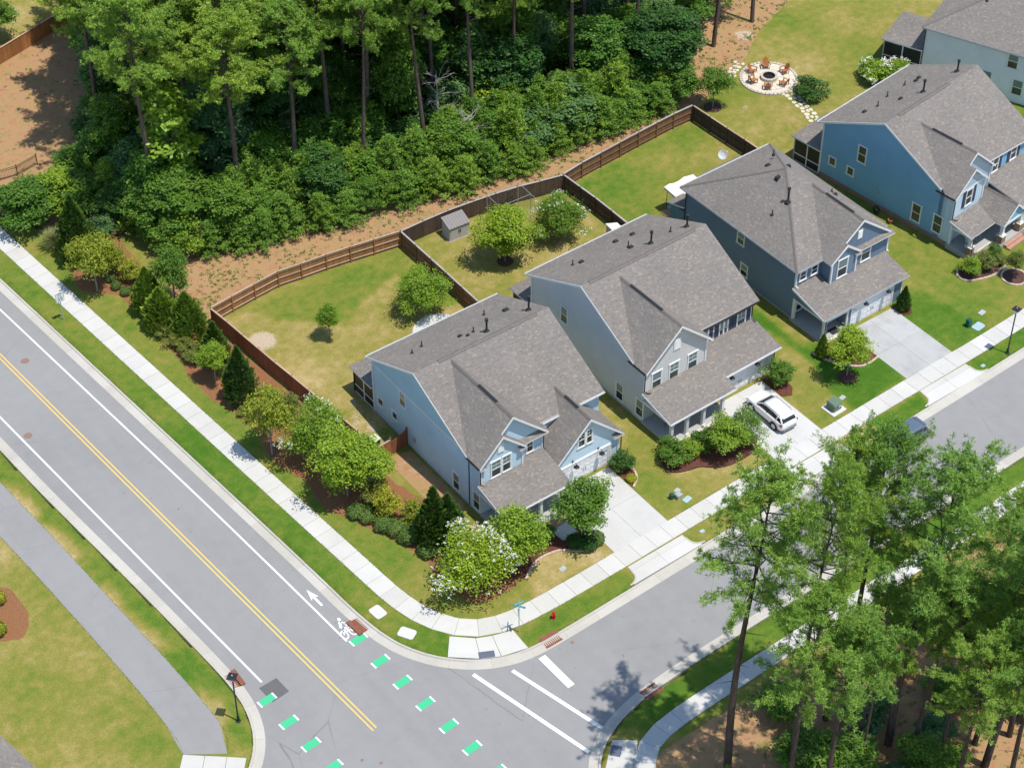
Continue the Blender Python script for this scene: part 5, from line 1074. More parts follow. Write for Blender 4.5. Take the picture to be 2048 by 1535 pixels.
fence(F_R1, 'wood_cedar', 'orange cedar fence with pale rails behind the corner house yard', rail_side=-1, cap='wood_cap', rail_mat='wood_rail_light')
fence(F_12, 'wood_brown', 'brown board fence between the corner house yard and the grey house yard', rail_side=-1, cap='wood_cap_grey')
fence(F_R2, 'wood_dark', 'dark weathered fence behind the shed in the grey house yard', rail_side=1, cap='wood_cap_grey', rails=False)
fence(F_23, 'wood_dark', 'dark weathered fence between the grey house yard and the navy house yard', rail_side=-1, cap='wood_cap_grey')
fence(F_R3, 'wood_brown', 'brown fence with rails along the back of the navy house yard', rail_side=-1, cap='wood_cap_grey', rail_mat='wood_brown')
fence(F_34, 'wood_dark', 'dark fence between the navy house yard and the fire pit lawn', rail_side=-1, cap='wood_cap')
fence([(-14.4, -1.4), (-13.16, -1.3)], 'wood_cedar', 'short cedar fence panel beside the arched gate', rail_side=1, cap='wood_cap')
def gate():
    t = thing('gate', 'red-brown arched wooden gate against the corner house wall', 'gate', (-13.1, -1.28, 0), R(4.5))
    m = MB(); n = 12; w = 1.62 / n
    for i in range(n):
        x = (i + .5) * w; z = 1.5 + .42 * (x / 1.62) ** 1.6
        MB().box(x - w / 2 + .005, -.015, .06, x + w / 2 - .005, .015, z).build('board', 'wood_redbrown', t)
    MB().box(-.06, -.06, -.1, .06, .06, 1.95).build('post', 'wood_redbrown', t); MB().box(1.62, -.06, -.1, 1.74, .06, 2.1).build('post', 'wood_redbrown', t)
    for z in (.3, 1.2): MB().box(.04, .016, z, 1.6, .05, z + .09).build('rail', 'wood_redbrown', t)
    MB().box(.08, -.05, 1.05, .14, -.016, 1.2).build('latch', 'metal_black', t)
gate()
fence([(-20.0, 67.2), (-17.6, 67.9), (-15.2, 68.5), (-12.84, 69.2), (-10.2, 70.0), (-7.7, 70.8), (-5.1, 71.6), (-2.7, 72.3)], 'wood_cedar', 'orange cedar fence at the top left corner', rail_side=1, cap='wood_cap')
def iron_fence(pts, label):
    pts = [Vector((p[0], p[1], 0)) for p in pts]; org = pts[0]; t = thing('iron_fence', label, 'fence', org)
    for p in pts: MB().box(-.04, -.04, 0, .04, .04, 1.3).build('post', 'metal_black', t, loc=p - org)
    for a, b in zip(pts[:-1], pts[1:]):
        d = (b - a); L = d.length; d.normalize(); n = Vector((-d.y, d.x, 0)); m = MB(); k = int(L / .13)
        for j in range(1, k): m.obox(a - org + d * (j * L / k) + Vector((0, 0, .1)), d, n, .022, .022, 1.05)
        m.build('baluster', 'metal_black', t)['kind'] = 'stuff'
        for z in (.12, .95, 1.14): MB().obox((a + b) / 2 - org + Vector((0, 0, z)), d, n, L, .03, .035).build('rail', 'metal_black', t)
iron_fence([(-25.3, 49.0), (-24.4, 46.3), (-24.2, 44.8), (-22.6, 42.5), (-20.7, 40.5), (-18.9, 38.8), (-17.14, 37.2), (-15.4, 36.3)], 'black iron fence along the sidewalk end of the wood')
iron_fence([(-24.2, 52.0), (-22.0, 51.2), (-20.3, 50.9), (-18.0, 51.4)], 'short black iron fence at the left edge of the clearing')

# ================================================================== OUTDOOR OBJECTS
def street_lamp(x, y, rz, label):
    t = thing('street_lamp', label, 'street lamp', (x, y, 0), rz, 'street lamps')
    MB().lathe([(.11, 0), (.11, .5), (.085, .55), (.06, .62), (.055, 4.45), (.07, 4.5), (.07, 4.58)], (0, 0, 0), 12).build('pole', 'metal_black', t, smooth=False)
    MB().lathe([(.18, -.05), (.18, .05), (.12, .1)], (0, 0, 0), 12).build('base', 'metal_black', t)
    hd = MB(); hd.hexa([(-.13, -.13, 4.58), (.13, -.13, 4.58), (.13, .13, 4.58), (-.13, .13, 4.58), (-.2, -.2, 4.92), (.2, -.2, 4.92), (.2, .2, 4.92), (-.2, .2, 4.92)])
    hd = hd.build('lantern', 'headlight', t); c = MB(); c.hexa([(-.34, -.34, 4.92), (.34, -.34, 4.92), (.34, .34, 4.92), (-.34, .34, 4.92), (-.22, -.22, 5.0), (.22, -.22, 5.0), (.22, .22, 5.0), (-.22, .22, 5.0)]); c.build('hood', 'metal_black', t)
    MB().lathe([(.05, 0), (.05, .08), (.01, .1)], (0, 0, 5.0), 8).build('photocell', 'metal_grey', t)
street_lamp(-36.86, -17.08, R(42), 'black street lamp on the grass strip at the left kerb curve'); street_lamp(36.04, -22.3, R(8), 'black street lamp beside the right driveway apron')
def hydrant():
    t = thing('fire_hydrant', 'red fire hydrant in the verge near the street sign', 'hydrant', (-13.05, -22.8, 0))
    MB().lathe([(.17, 0), (.17, .05), (.12, .06), (.115, .5), (.15, .51), (.15, .56), (.13, .58), (.11, .66), (.06, .72), (.03, .74), (.03, .8), (.01, .81)], (0, 0, 0), 14).build('barrel', 'hydrant_red', t)
    for a in (0, 180, 270):
        o = MB().lathe([(.075, 0), (.075, .12), (.06, .13), (.02, .14), (.02, .17)], (0, 0, 0), 8).build('nozzle', 'hydrant_red', t); o.rotation_euler = (R(90), 0, R(a)); o.location = (.08 * math.sin(R(a)), -.08 * math.cos(R(a)), .4)
hydrant()
def street_sign():
    t = thing('street_sign', 'street sign post with crossed teal name blades at the corner', 'street sign', (-15.94, -22.35, 0))
    MB().tube([(0, 0, -.1), (0, 0, 3.25)], .035, 8).build('post', 'sign_grey_back', t)
    for z, a in ((2.95, 50), (3.12, -8), (2.78, -55)):
        b = MB().box(-.48, -.012, z, .48, .012, z + .2).build('name_blade', 'sign_teal', t); b.rotation_euler = (0, 0, R(a))
        for s in (-1, 1):
            l = link('lettering', text_mesh('STREET' if False else '▬▬▬▬', .12, 'letter_white') if False else MB().box(-.36, s * .0125 - .0015, z + .075, .36, s * .0125 + .0015, z + .125).mesh('lettering', 'letter_white'), b)
    st = MB(); pts = [(.36 * math.cos(R(22.5 + 45 * k)), .36 * math.sin(R(22.5 + 45 * k))) for k in range(8)]
    st.extrude([(p[0], p[1] + 2.2) for p in pts], 'y', .04, .055); o = st.build('stop_sign', ['sign_grey_back'], t); o.rotation_euler = (0, 0, R(62))
street_sign()
def speed_sign():
    t = thing('speed_limit_sign', 'white speed limit 35 sign on a grey post in the left verge', 'road sign', (-26.5, 29.6, 0), R(4))
    MB().box(-.04, -.025, -.1, .04, .025, 3.0).build('post', 'galvanised', t)
    p = MB().box(-.4, -.055, 2.05, .4, -.026, 3.05).build('sign_panel', 'sign_white', t)
    for tx, sz, z in (('SPEED', .17, 2.92), ('LIMIT', .17, 2.74), ('35', .52, 2.36)):
        o = link('lettering', text_mesh(tx, sz, 'letter_black'), p); o.location = (0, -.058, z); o.rotation_euler = (R(90), 0, 0)
    b = MB()
    for a in ((-.38, -.058, 2.07, -.36, -.055, 3.03), (.36, -.058, 2.07, .38, -.055, 3.03), (-.36, -.058, 2.07, .36, -.055, 2.09), (-.36, -.058, 3.01, .36, -.055, 3.03)): b.box(*a)
    b.build('border', 'letter_black', p)
speed_sign()
def transformer():
    t = thing('transformer', 'green transformer box on a concrete pad in the lawn', 'utility box', (19.4, -18.55, 0), R(3))
    MB().box(-.75, -.75, -.05, .75, .75, .07).build('pad', 'lid_concrete', t); MB().box(-.45, -.42, .07, .45, .45, .72).build('cabinet', 'utility_green', t)
    m = MB(); m.hexa([(-.5, -.5, .72), (.5, -.5, .72), (.5, .5, .72), (-.5, .5, .72), (-.44, -.42, .84), (.44, -.42, .84), (.44, .45, .9), (-.44, .45, .9)]); m.build('lid', 'utility_green', t); MB().box(.12, -.435, .4, .36, -.42, .6).build('label_plate', 'sign_white', t)
transformer()
def pedestal(x, y, w, h, mat, label):
    t = thing('utility_pedestal', label, 'utility box', (x, y, 0)); MB().box(-w / 2, -w / 2, -.05, w / 2, w / 2, h).build('body', mat, t)
    m = MB(); m.hexa([(-w * .6, -w * .6, h), (w * .6, -w * .6, h), (w * .6, w * .6, h), (-w * .6, w * .6, h), (-w * .4, -w * .4, h + .07), (w * .4, -w * .4, h + .07), (w * .4, w * .4, h + .07), (-w * .4, w * .4, h + .07)]); m.build('cap', mat, t)
pedestal(1.95, -18.5, .28, .5, 'utility_darkgreen', 'small dark green pedestal in the lawn between the first two drives'); pedestal(2.45, -18.75, .42, .42, 'utility_grey', 'squat grey green box beside the small dark pedestal'); pedestal(35.9, -17.85, .36, .75, 'utility_darkgreen', 'dark green pedestal in the right lawn')
def shed(x, y, rz, w, d, h, label, rf):
    t = thing('garden_shed', label, 'shed', (x, y, 0), rz)
    MB().extrude([(-d / 2, 0), (d / 2, 0), (d / 2, h), (-d / 2, h * .82)], 'x', -w / 2, w / 2).build('body', 'plastic_grey', t)
    for s in (-1, 1):
        dr = MB().box(s * .02, -d / 2 - .03, .08, s * w * .44, -d / 2, h * .76).build('door', 'plastic_grey', t); MB().box(s * .06, -d / 2 - .07, h * .4, s * .12, -d / 2 - .031, h * .6).build('handle', 'metal_black', dr)
    m = MB()
    for i in range(8):
        a, b = -w / 2 - .08 + i * (w + .16) / 8, -w / 2 - .08 + (i + 1) * (w + .16) / 8
        m.slab([(a, -d / 2 - .12), (b - .015, -d / 2 - .12), (b - .015, d / 2 + .08), (a, d / 2 + .08)], lambda X, Y: h * .84 + .06 + (Y + d / 2) / d * h * .22, .06, 0, 0)
    m.build('roof', rf, t); MB().box(-w / 2 - .06, -d / 2 - .08, -.05, w / 2 + .06, d / 2 + .06, .05).build('base', 'plastic_grey', t)
shed(7.75, 19.0, R(-4), 2.1, 1.3, 1.75, 'grey plastic shed with double doors against the dark rear fence', 'plastic_roof')
shed(18.85, 9.6, R(85), 1.5, 1.1, 1.5, 'small pale storage shed half hidden behind the grey house roof', 'plastic_white')
def cage():
    t = thing('batting_cage', 'netted batting cage frame behind the round backyard tree', 'batting cage', (11.2, 15.0, 0), R(-3)); hgt_ = 2.7
    P4 = [(0, 0), (3.4, 0), (3.4, 4.2), (0, 4.2)]
    for p in P4 + [(0, 2.1), (3.4, 2.1)]: MB().tube([(*p, 0), (*p, hgt_)], .03, 6).build('pole', 'galvanised', t)
    for a, b in ((P4[0], P4[1]), (P4[1], P4[2]), (P4[2], P4[3]), (P4[3], P4[0]), ((0, 2.1), (3.4, 2.1))): MB().tube([(*a, hgt_), (*b, hgt_)], .025, 6).build('top_rail', 'galvanised', t)
    m = MB(); st = .28
    def net(o, u, v, nu, nv):
        o, u, v = Vector(o), Vector(u), Vector(v)
        for i in range(nu + 1): m.tube([o + u * i / nu, o + u * i / nu + v], .0035, 3, False)
        for j in range(nv + 1): m.tube([o + v * j / nv, o + v * j / nv + u], .0035, 3, False)
    for o, u, v in (((0, 0, 0), (3.4, 0, 0), (0, 0, hgt_)), ((0, 4.2, 0), (3.4, 0, 0), (0, 0, hgt_)), ((0, 0, 0), (0, 4.2, 0), (0, 0, hgt_)), ((3.4, 0, 0), (0, 4.2, 0), (0, 0, hgt_)), ((0, 0, hgt_), (3.4, 0, 0), (0, 4.2, 0))): net(o, u, v, int(Vector(u).length / st), int(Vector(v).length / st))
    m.build('net', 'net', t)['kind'] = 'stuff'
    f = MB(); f.tube([(3.6, -.9, .02), (3.6, -.9, 1.9), (4.8, -.6, 1.9), (4.8, -.6, .02)], .03, 6); f.build('screen_frame', 'wood_deck', t)
cage()
def bin_():
    t = thing('wheeled_bin', 'dark wheeled bin with pale lid behind the red-brown fence', 'bin', (-13.55, .35, 0), R(10))
    m = MB(); m.hexa([(-.25, -.28, 0), (.25, -.28, 0), (.25, .28, 0), (-.25, .28, 0), (-.31, -.36, .95), (.31, -.36, .95), (.31, .36, .95), (-.31, .36, .95)]); m.build('body', 'utility_darkgreen', t)
    m = MB(); m.hexa([(-.34, -.4, .95), (.34, -.4, .95), (.34, .38, .95), (-.34, .38, .95), (-.28, -.32, 1.05), (.28, -.32, 1.05), (.28, .32, 1.08), (-.28, .32, 1.08)]); m.build('lid', 'plastic_lid', t)
    for s in (-1, 1):
        w = MB().tube([(s * .2, .36, .12), (s * .27, .36, .12)], .12, 10).build('wheel', 'tyre', t)
bin_()
# round patio slab behind the corner house
t = tag(MB().lathe([(2.3, -.05), (2.3, .03)], (0, 0, 0), 40).build('round_patio', 'patio_concrete', loc=(-1.2, 8.9, 0)), kind='structure')
def dish():
    t = thing('satellite_dish', 'white satellite dish on the navy house rear porch roof', 'satellite dish', (32.1, 10.2, 3.02))
    MB().tube([(0, 0, -.1), (0, 0, .3), (-.1, 0, .45)], .03, 6).build('mast', 'metal_grey', t); m = MB().lathe([(.02, 0), (.22, .02), (.38, .07), (.46, .12), (.44, .12), (.2, .05)], (0, 0, 0), 18).build('reflector', 'plastic_white', t); m.location = (-.15, 0, .55); m.rotation_euler = (R(20), R(-62), 0)
    MB().tube([(-.12, 0, .3), (.35, .05, .62)], .015, 5).build('arm', 'metal_grey', t); MB().tube([(.32, .05, .6), (.42, .06, .66)], .04, 6).build('receiver', 'plastic_white', t)
dish()
def canopy():
    t = thing('patio_canopy', 'white fabric canopy over the patio behind the navy house', 'canopy', (26.9, 8.9, .1))
    for x, y in ((-1.5, -1.4), (1.5, -1.4), (1.5, 1.4), (-1.5, 1.4)): MB().tube([(x, y, 0), (x, y, 2.3)], .03, 6).build('pole', 'metal_black', t)
    m = MB(); n = 6
    for i in range(n):
        a, b = -1.75 + i * 3.5 / n, -1.75 + (i + 1) * 3.5 / n; za = 2.35 + .12 * math.sin(i * 1.9); zb_ = 2.35 + .12 * math.sin((i + 1) * 1.9); m.face([(a, -1.6, za), (b, -1.6, zb_), (b, 1.6, zb_ + .25), (a, 1.6, za + .25)]); m.face([(a, -1.6, za - .25), (b, -1.6, zb_ - .25), (b, -1.6, zb_), (a, -1.6, za)])
    m.face([(-1.75, 1.6, 2.35), (-1.75, 1.6, 2.6), (-1.75, -1.6, 2.35), (-1.75, -1.6, 2.1)]); m.build('awning', 'canvas', t)
    g = thing('patio_grill', 'black grill on the patio behind the navy house', 'grill', (25.6, 7.9, .12)); MB().box(-.5, -.3, 0, .5, .3, .8).build('cabinet', 'metal_black', g); m = MB(); m.extrude([(-.3, .8), (.3, .8), (.28, 1.05), (0, 1.2), (-.28, 1.05)], 'x', -.45, .45); m.build('lid', 'metal_black', g)
canopy()
# ------------------------------------------------------------------ fire pit terrace
def fire_pit():
    cx, cy = 47.5, 20.75
    t = tag(link('fire_pit_terrace', None, None, (cx, cy, 0)), kind='structure'); r0 = 2.95
    MB().lathe([(r0 - .28, -.1), (r0 - .28, .07)], (0, 0, 0), 48).build('terrace_base', 'edging_stone', t)
    for ring_, (ra, rb_, n) in enumerate(((2.68, 2.95, 44),)):
        for k in range(n):
            a0, a1 = 2 * math.pi * k / n + .012, 2 * math.pi * (k + 1) / n - .012
            MB().prism([(ra * math.cos(a0), ra * math.sin(a0)), (rb_ * math.cos(a0), rb_ * math.sin(a0)), (rb_ * math.cos(a1), rb_ * math.sin(a1)), (ra * math.cos(a1), ra * math.sin(a1))], -.08, .13 + random.uniform(-.01, .01)).build('edge_brick', 'paver', t)
    rings = [(.95, 1.5), (1.52, 2.08), (2.10, 2.64)]
    for i, (ra, rb_) in enumerate(rings):
        n = (11, 15, 19)[i]; ph = random.random()
        for k in range(n):
            a0, a1 = 2 * math.pi * (k + ph) / n + .015 / ra, 2 * math.pi * (k + 1 + ph) / n - .015 / ra; am = (a0 + a1) / 2
            MB().prism([(ra * math.cos(a0), ra * math.sin(a0)), (rb_ * math.cos(a0), rb_ * math.sin(a0)), (rb_ * math.cos(am), rb_ * math.sin(am)), (rb_ * math.cos(a1), rb_ * math.sin(a1)), (ra * math.cos(a1), ra * math.sin(a1)), (ra * math.cos(am), ra * math.sin(am))], 0, .095 + random.uniform(-.008, .008)).build('paving_stone', 'flagstone', t)
    p = thing('fire_pit', 'round stone fire pit with black ash bowl amid wooden chairs', 'fire pit', (cx, cy, .07)); n = 16
    for c in range(2):
        for k in range(n):
            a0, a1 = 2 * math.pi * (k + .5 * c) / n + .02, 2 * math.pi * (k + 1 + .5 * c) / n - .02
            MB().prism([(.62 * math.cos(a0), .62 * math.sin(a0)), (.86 * math.cos(a0), .86 * math.sin(a0)), (.86 * math.cos(a1), .86 * math.sin(a1)), (.62 * math.cos(a1), .62 * math.sin(a1))], .17 * c, .17 * c + .16).build('stone_block', 'paver', p)
    MB().lathe([(.6, 0), (.62, .345), (.6, .345), (.52, .1), (.02, .06)], (0, 0, 0), 24).build('bowl', 'ash_black', p)
    return cx, cy
fcx, fcy = fire_pit()
def adirondack():
    t = thing('adirondack_chair', '', 'chair', (0, 0, .1)); m = 'wood_chair'
    for k in range(5): o = MB(); o.hexa([(-.27 + k * .11, -.32, .34), (-.17 + k * .11, -.32, .34), (-.17 + k * .11, .22, .22), (-.27 + k * .11, .22, .22), (-.27 + k * .11, -.32, .365), (-.17 + k * .11, -.32, .365), (-.17 + k * .11, .22, .245), (-.27 + k * .11, .22, .245)]); o.build('seat_slat', m, t)
    for k in range(5):
        x = -.27 + k * .11; top = .98 - .05 * abs(k - 2) ** 1.5; o = MB(); yy = .2 + (top - .24) * .42
        o.hexa([(x, .19, .24), (x + .1, .19, .24), (x + .1, .215, .24), (x, .215, .24), (x, yy, top), (x + .1, yy, top), (x + .1, yy + .025, top), (x, yy + .025, top)]); o.build('back_slat', m, t)
    for s in (-1, 1):
        MB().box(s * .3, -.38, .53, s * .44, .38, .555).build('armrest', m, t); MB().box(s * .33, -.34, 0, s * .36, -.24, .53).build('leg', m, t); MB().box(s * .33, .28, 0, s * .36, .37, .53).build('leg', m, t)
    return t
ch0 = adirondack()
names = {95: 'wooden adirondack chair at the far side of the fire pit', 150: 'wooden adirondack chair left behind the fire pit with a white item', 205: 'wooden adirondack chair at the left of the fire pit', 262: 'wooden adirondack chair nearest below the fire pit', 318: 'wooden adirondack chair at the lower right of the fire pit', 30: 'wooden adirondack chair at the upper right of the fire pit'}
for i, (a, l) in enumerate(names.items()):
    c = ch0 if i == 0 else copy_tree(ch0); ang = R(a - 37); r = 1.85
    c.location = (fcx + r * math.cos(ang), fcy + r * math.sin(ang), .1); c.rotation_euler = (0, 0, ang - R(90)); tag(c, l, 'chair', 'adirondack chairs round the fire pit')
# flagstone paths
def flag_path(pts, w, label, seed):
    rr = random.Random(seed); t = tag(link('flagstone_path', None, None, (pts[0][0], pts[0][1], 0)), kind='structure'); line = resample(smooth_line(pts, 2), .62); off = np.array(pts[0])
    for i, p in enumerate(line[:-1]):
        d = line[i + 1] - p; d = d / np.hypot(*d); n = np.array([-d[1], d[0]]); k = 2 if i % 2 else 3
        for j in range(k):
            c = p - off + n * ((j + .5) / k - .5) * w + np.array([rr.uniform(-.07, .07), rr.uniform(-.07, .07)]); ra = w / k * .5 * rr.uniform(.82, .98); rb_ = .27 * rr.uniform(.85, 1.15); ph = rr.random() * 3; ns = rr.choice((5, 6, 7))
            q = [c + n * ra * math.cos(ph + 2 * math.pi * s / ns) * rr.uniform(.85, 1.1) + d * rb_ * math.sin(ph + 2 * math.pi * s / ns) * rr.uniform(.85, 1.1) for s in range(ns)]
            MB().prism([tuple(x) for x in q], -.04, .04 + rr.uniform(-.01, .01)).build('flagstone', 'flagstone', t)
flag_path([(47.3, 17.9), (47.3, 16.9), (47.0, 15.6), (46.9, 14.3), (46.3, 12.9), (45.6, 11.6)], 1.35, 'a', 3); flag_path([(46.9, 24.6), (46.2, 24.2), (45.3, 23.9), (44.3, 23.0)], 1.1, 'b', 5)
def lamp_stake(x, y): pass
# garden hose reel and pots beside the blue house
hr = thing('hose_reel', 'black garden hose coil by the blue house wall', 'hose', (40.55, -1.6, 0)); 
for k in range(4): MB().tube([(0, .34 * math.cos(a), .45 + .34 * math.sin(a)) for a in np.linspace(0, 2 * math.pi, 19)], .025, 5, False).build('hose_coil', 'cushion', hr, loc=(.06 * k, 0, 0))
MB().box(.0, -.1, 0, .25, .1, .15).build('stand', 'metal_black', hr)
for x, y, l in ((41.0, -3.4, 'orange plant pot by the blue house wall'),): 
    p = thing('plant_pot', l, 'plant pot', (x - .3, y, 0)); MB().lathe([(.14, 0), (.22, .35), (.25, .36), (.25, .42), (.2, .42), (.18, .38)], (0, 0, 0), 14).build('pot', 'terracotta', p); MB().lathe([(.19, .37), (.19, .39)], (0, 0, 0), 12).build('soil', 'mulch_dark', p)
def rocker(x, y, rz, label):
    t = thing('rocking_chair', label, 'rocking chair', (x, y, .5), rz, 'white porch rocking chairs'); m = 'trim_white'
    MB().box(-.27, -.28, .4, .27, .26, .44).build('seat', m, t)
    for s in (-1, 1):
        MB().tube([(s * .27, -.5, .1), (s * .27, -.2, .03), (s * .27, .2, .03), (s * .27, .5, .12)], .025, 5).build('rocker', m, t); MB().tube([(s * .27, .24, .04), (s * .27, .28, .5), (s * .27, .42, 1.15)], .025, 5).build('back_post', m, t); MB().tube([(s * .27, -.25, .04), (s * .27, -.25, .65)], .025, 5).build('leg', m, t); MB().box(s * .23, -.3, .64, s * .32, .3, .67).build('armrest', m, t)
    for k in range(6): MB().box(-.25, .3 + .018 * k, .55 + k * .1, .25, .325 + .018 * k, .6 + k * .1).build('back_slat', m, t)
for lx, ly, rz, l in ((1.2, -10.6, 20, 'white rocking chair nearest the porch corner of the blue house'), (2.6, -10.2, -15, 'white rocking chair further along the blue house porch')):
    a = R(7); rocker(41.2 + lx * math.cos(a) - ly * math.sin(a), lx * math.sin(a) + ly * math.cos(a), R(7 + rz), l)
pc = thing('porch_chair', 'dark patio chair under the grey house porch roof', 'chair', (6.9, -12.3, .35), R(200)); MB().box(-.28, -.28, .38, .28, .28, .46).build('seat', 'cushion', pc); MB().box(-.28, .22, .46, .28, .3, .95).build('backrest', 'cushion', pc)
for x in (-.25, .25):
    for y in (-.25, .25): MB().tube([(x, y, 0), (x, y, .4)], .02, 5).build('leg', 'metal_black', pc)
# ------------------------------------------------------------------ cars
def suv(label, loc, rz, paint, k=1.0):
    t = thing('parked_car', label, 'car', loc, rz)
    # stations: x, half width, z bottom, z belt
    st = [(-2.30, .58, .42, .66), (-2.24, .76, .34, .80), (-2.05, .87, .28, .93), (-1.6, .915, .26, 1.0), (-1.05, .925, .26, 1.06), (0, .925, .26, 1.07), (1.2, .925, .26, 1.08), (1.9, .91, .28, 1.08), (2.15, .87, .32, 1.07), (2.28, .80, .40, 1.0), (2.33, .70, .45, .86)]
    rings = []
    for x, w, z0, z1 in st:
        zm = z0 + (z1 - z0) * .55
        half = [(w * .86, z0), (w * .97, z0 + .1), (w, zm), (w * .985, z1 - .12), (w * .93, z1 - .03), (w * .80, z1 + .012), (w * .4, z1 + .045)]
        rings.append([(x, -a, b) for a, b in half] + [(x, a, b) for a, b in half[::-1]])
    def loft(rings, name, mat, par, caps=True, smooth=True):
        n = len(rings[0]); v = np.array([p for r in rings for p in r]); f = []
        for i in range(len(rings) - 1):
            for j in range(n): f.append((i * n + j, i * n + (j + 1) % n, (i + 1) * n + (j + 1) % n, (i + 1) * n + j))
        m = MB(); m.v = [tuple(map(float, p)) for p in v]; m.f = f; m.mi = [0] * len(f)
        if caps: m.f += [tuple(range(n - 1, -1, -1)), tuple(range((len(rings) - 1) * n, len(rings) * n))]; m.mi += [0, 0]
        o = m.build(name, mat, par, smooth)
        c = sum((Vector(p.center) - Vector((0, 0, .8))).dot(p.normal) * p.area for p in o.data.polygons)
        if c < 0: o.data.flip_normals()
        return o
    body = loft(rings, 'body', paint, t)
    # cabin: glass house and roof
    cs = [(-1.10, .80, 1.05, 1.06), (-.72, .80, 1.05, 1.34), (-.35, .80, 1.05, 1.54), (.1, .80, 1.05, 1.61), (.9, .80, 1.06, 1.62), (1.6, .80, 1.06, 1.57), (1.95, .79, 1.06, 1.47), (2.2, .76, 1.04, 1.1)]
    def cab(sc, dz, name, mat, lo=0, hi=None):
        rr_ = []
        for x, w, z0, z1 in cs[lo:hi]:
            wt = w - (z1 - z0) * .26
            h = [(w * sc, z0 - .02), (w * sc, z0 + .02), (wt + .04, z1 - .07 + dz), (wt * .88, z1 - .01 + dz), (wt * .5, z1 + .02 + dz)]
            rr_.append([(x, -a, b) for a, b in h] + [(x, a, b) for a, b in h[::-1]])
        return loft(rr_, name, mat, t)
    cab(1.0, 0, 'window_glass', 'car_glass')
    # painted roof skin and pillars
    rr_ = []
    for x, w, z0, z1 in cs[2:7]:
        wt = w - (z1 - z0) * .26; h = [(wt + .055, z1 - .1), (wt + .03, z1 - .03), (wt * .88, z1 + .012), (wt * .5, z1 + .04)]
        rr_.append([(x, -a, b) for a, b in h] + [(x, a, b) for a, b in h[::-1]])
    loft(rr_, 'roof', paint, t)
    for s in (-1, 1):
        for a, b, w in (((-1.12, s * .81, 1.03), (-.36, s * .70, 1.5), .05), ((.35, s * .815, 1.05), (.3, s * .70, 1.55), .035), ((1.45, s * .81, 1.05), (1.6, s * .70, 1.53), .07), ((2.18, s * .75, 1.06), (1.92, s * .69, 1.45), .08)): MB().tube([a, b], w, 5).build('pillar', paint if abs(a[0]) > .5 else 'car_trim', t)
        MB().tube([(-.3, s * .66, 1.58), (-.1, s * .66, 1.66), (1.6, s * .64, 1.64), (1.75, s * .64, 1.57)], .02, 5).build('roof_rail', 'chrome', t)
        mi = MB(); mi.hexa([(-.95, s * .9, 1.05), (-.8, s * .9, 1.05), (-.8, s * 1.08, 1.06), (-.95, s * 1.08, 1.06), (-.93, s * .9, 1.18), (-.8, s * .9, 1.18), (-.8, s * 1.06, 1.18), (-.93, s * 1.06, 1.18)][::1]); mi.build('mirror', paint, t)
        MB().box(1.98, s * .62, .82, 2.27, s * .895, 1.0).build('tail_light', 'tail_red', t); MB().box(-2.23, s * .45, .72, -2.02, s * .84, .84).build('headlight', 'headlight', t)
        MB().box(-1.4, s * .915, .27, 1.4, s * .935, .38).build('sill', 'car_trim', t)
        for xw in (-1.38, 1.38):
            arch = MB(); pts = [(xw + .43 * math.cos(a), s * .93, .36 + .43 * math.sin(a)) for a in np.linspace(0, math.pi, 11)]; arch.tube(pts, .035, 5); arch.build('wheel_arch', 'car_trim', t)
            MB().tube([(xw, s * .6, .36), (xw, s * .932, .36)], .40, 18).build('wheel_well', 'car_trim', t)
            w = MB().tube([(xw, s * .70, .36), (xw, s * .72, .36), (xw, s * .93, .36), (xw, s * .945, .36)], [.33, .36, .36, .33], 20).build('wheel', 'tyre', t); MB().tube([(xw, s * .93, .36), (xw, s * .955, .36)], [.24, .22], 14).build('rim', 'rim', w)
    MB().box(2.2, -.7, .3, 2.38, .7, .52).build('bumper', 'bumper_grey', t); MB().box(-2.34, -.62, .3, -2.2, .62, .5).build('bumper', 'car_trim', t); MB().box(-2.31, -.42, .52, -2.25, .42, .68).build('grille', 'car_trim', t)
    MB().box(2.325, -.26, .66, 2.345, .26, .8).build('number_plate', 'sign_white', t); MB().box(1.9, -.6, 1.50, 2.12, .6, 1.535).build('spoiler', paint, t)
    return t
suv('white SUV parked in the grey house driveway', (14.62, -16.05, .022), R(-91), 'car_white')
suv('slate blue SUV parked at the kerb behind the pine crowns', (20.9, -24.85, ROAD_Z), R(1.5), 'car_slate')
# ================================================================== VEGETATION
def unit(v): return v / (np.linalg.norm(v, axis=-1, keepdims=True) + 1e-9)
def rnd_dir(rg, n): return unit(rg.normal(size=(n, 3)))
def leaf_quads(c, nrm, size, rg, asp=.62, fold=.0):
    """rhombic leaves: centres c, normals nrm, per-leaf size"""
    n = len(c); t = unit(np.cross(nrm, rnd_dir(rg, n))); b = np.cross(nrm, t); s = size[:, None]
    v = np.stack([c - t * s * .5, c + b * s * asp * .5 - t * s * .05, c + t * s * .5 - nrm * s * .12, c - b * s * asp * .5 - t * s * .05], 1).reshape(-1, 3)
    f = np.arange(4 * n).reshape(n, 4); return v, f
def needles(c, d, length, width, k, rg, spread=.9):
    """tufts at c pointing along d, k needles each, as thin quads (degenerate kites)"""
    n = len(c); cc = np.repeat(c, k, 0); dd = np.repeat(d, k, 0)
    dirs = unit(dd * (1 - spread * .45) + rnd_dir(rg, n * k) * spread); L = length * rg.uniform(.7, 1.15, (n * k, 1))
    side = unit(np.cross(dirs, rnd_dir(rg, n * k))) * width
    v = np.stack([cc, cc + dirs * L * .55 + side, cc + dirs * L, cc + dirs * L * .55 - side], 1).reshape(-1, 3)
    return v, np.arange(4 * n * k).reshape(-1, 4)
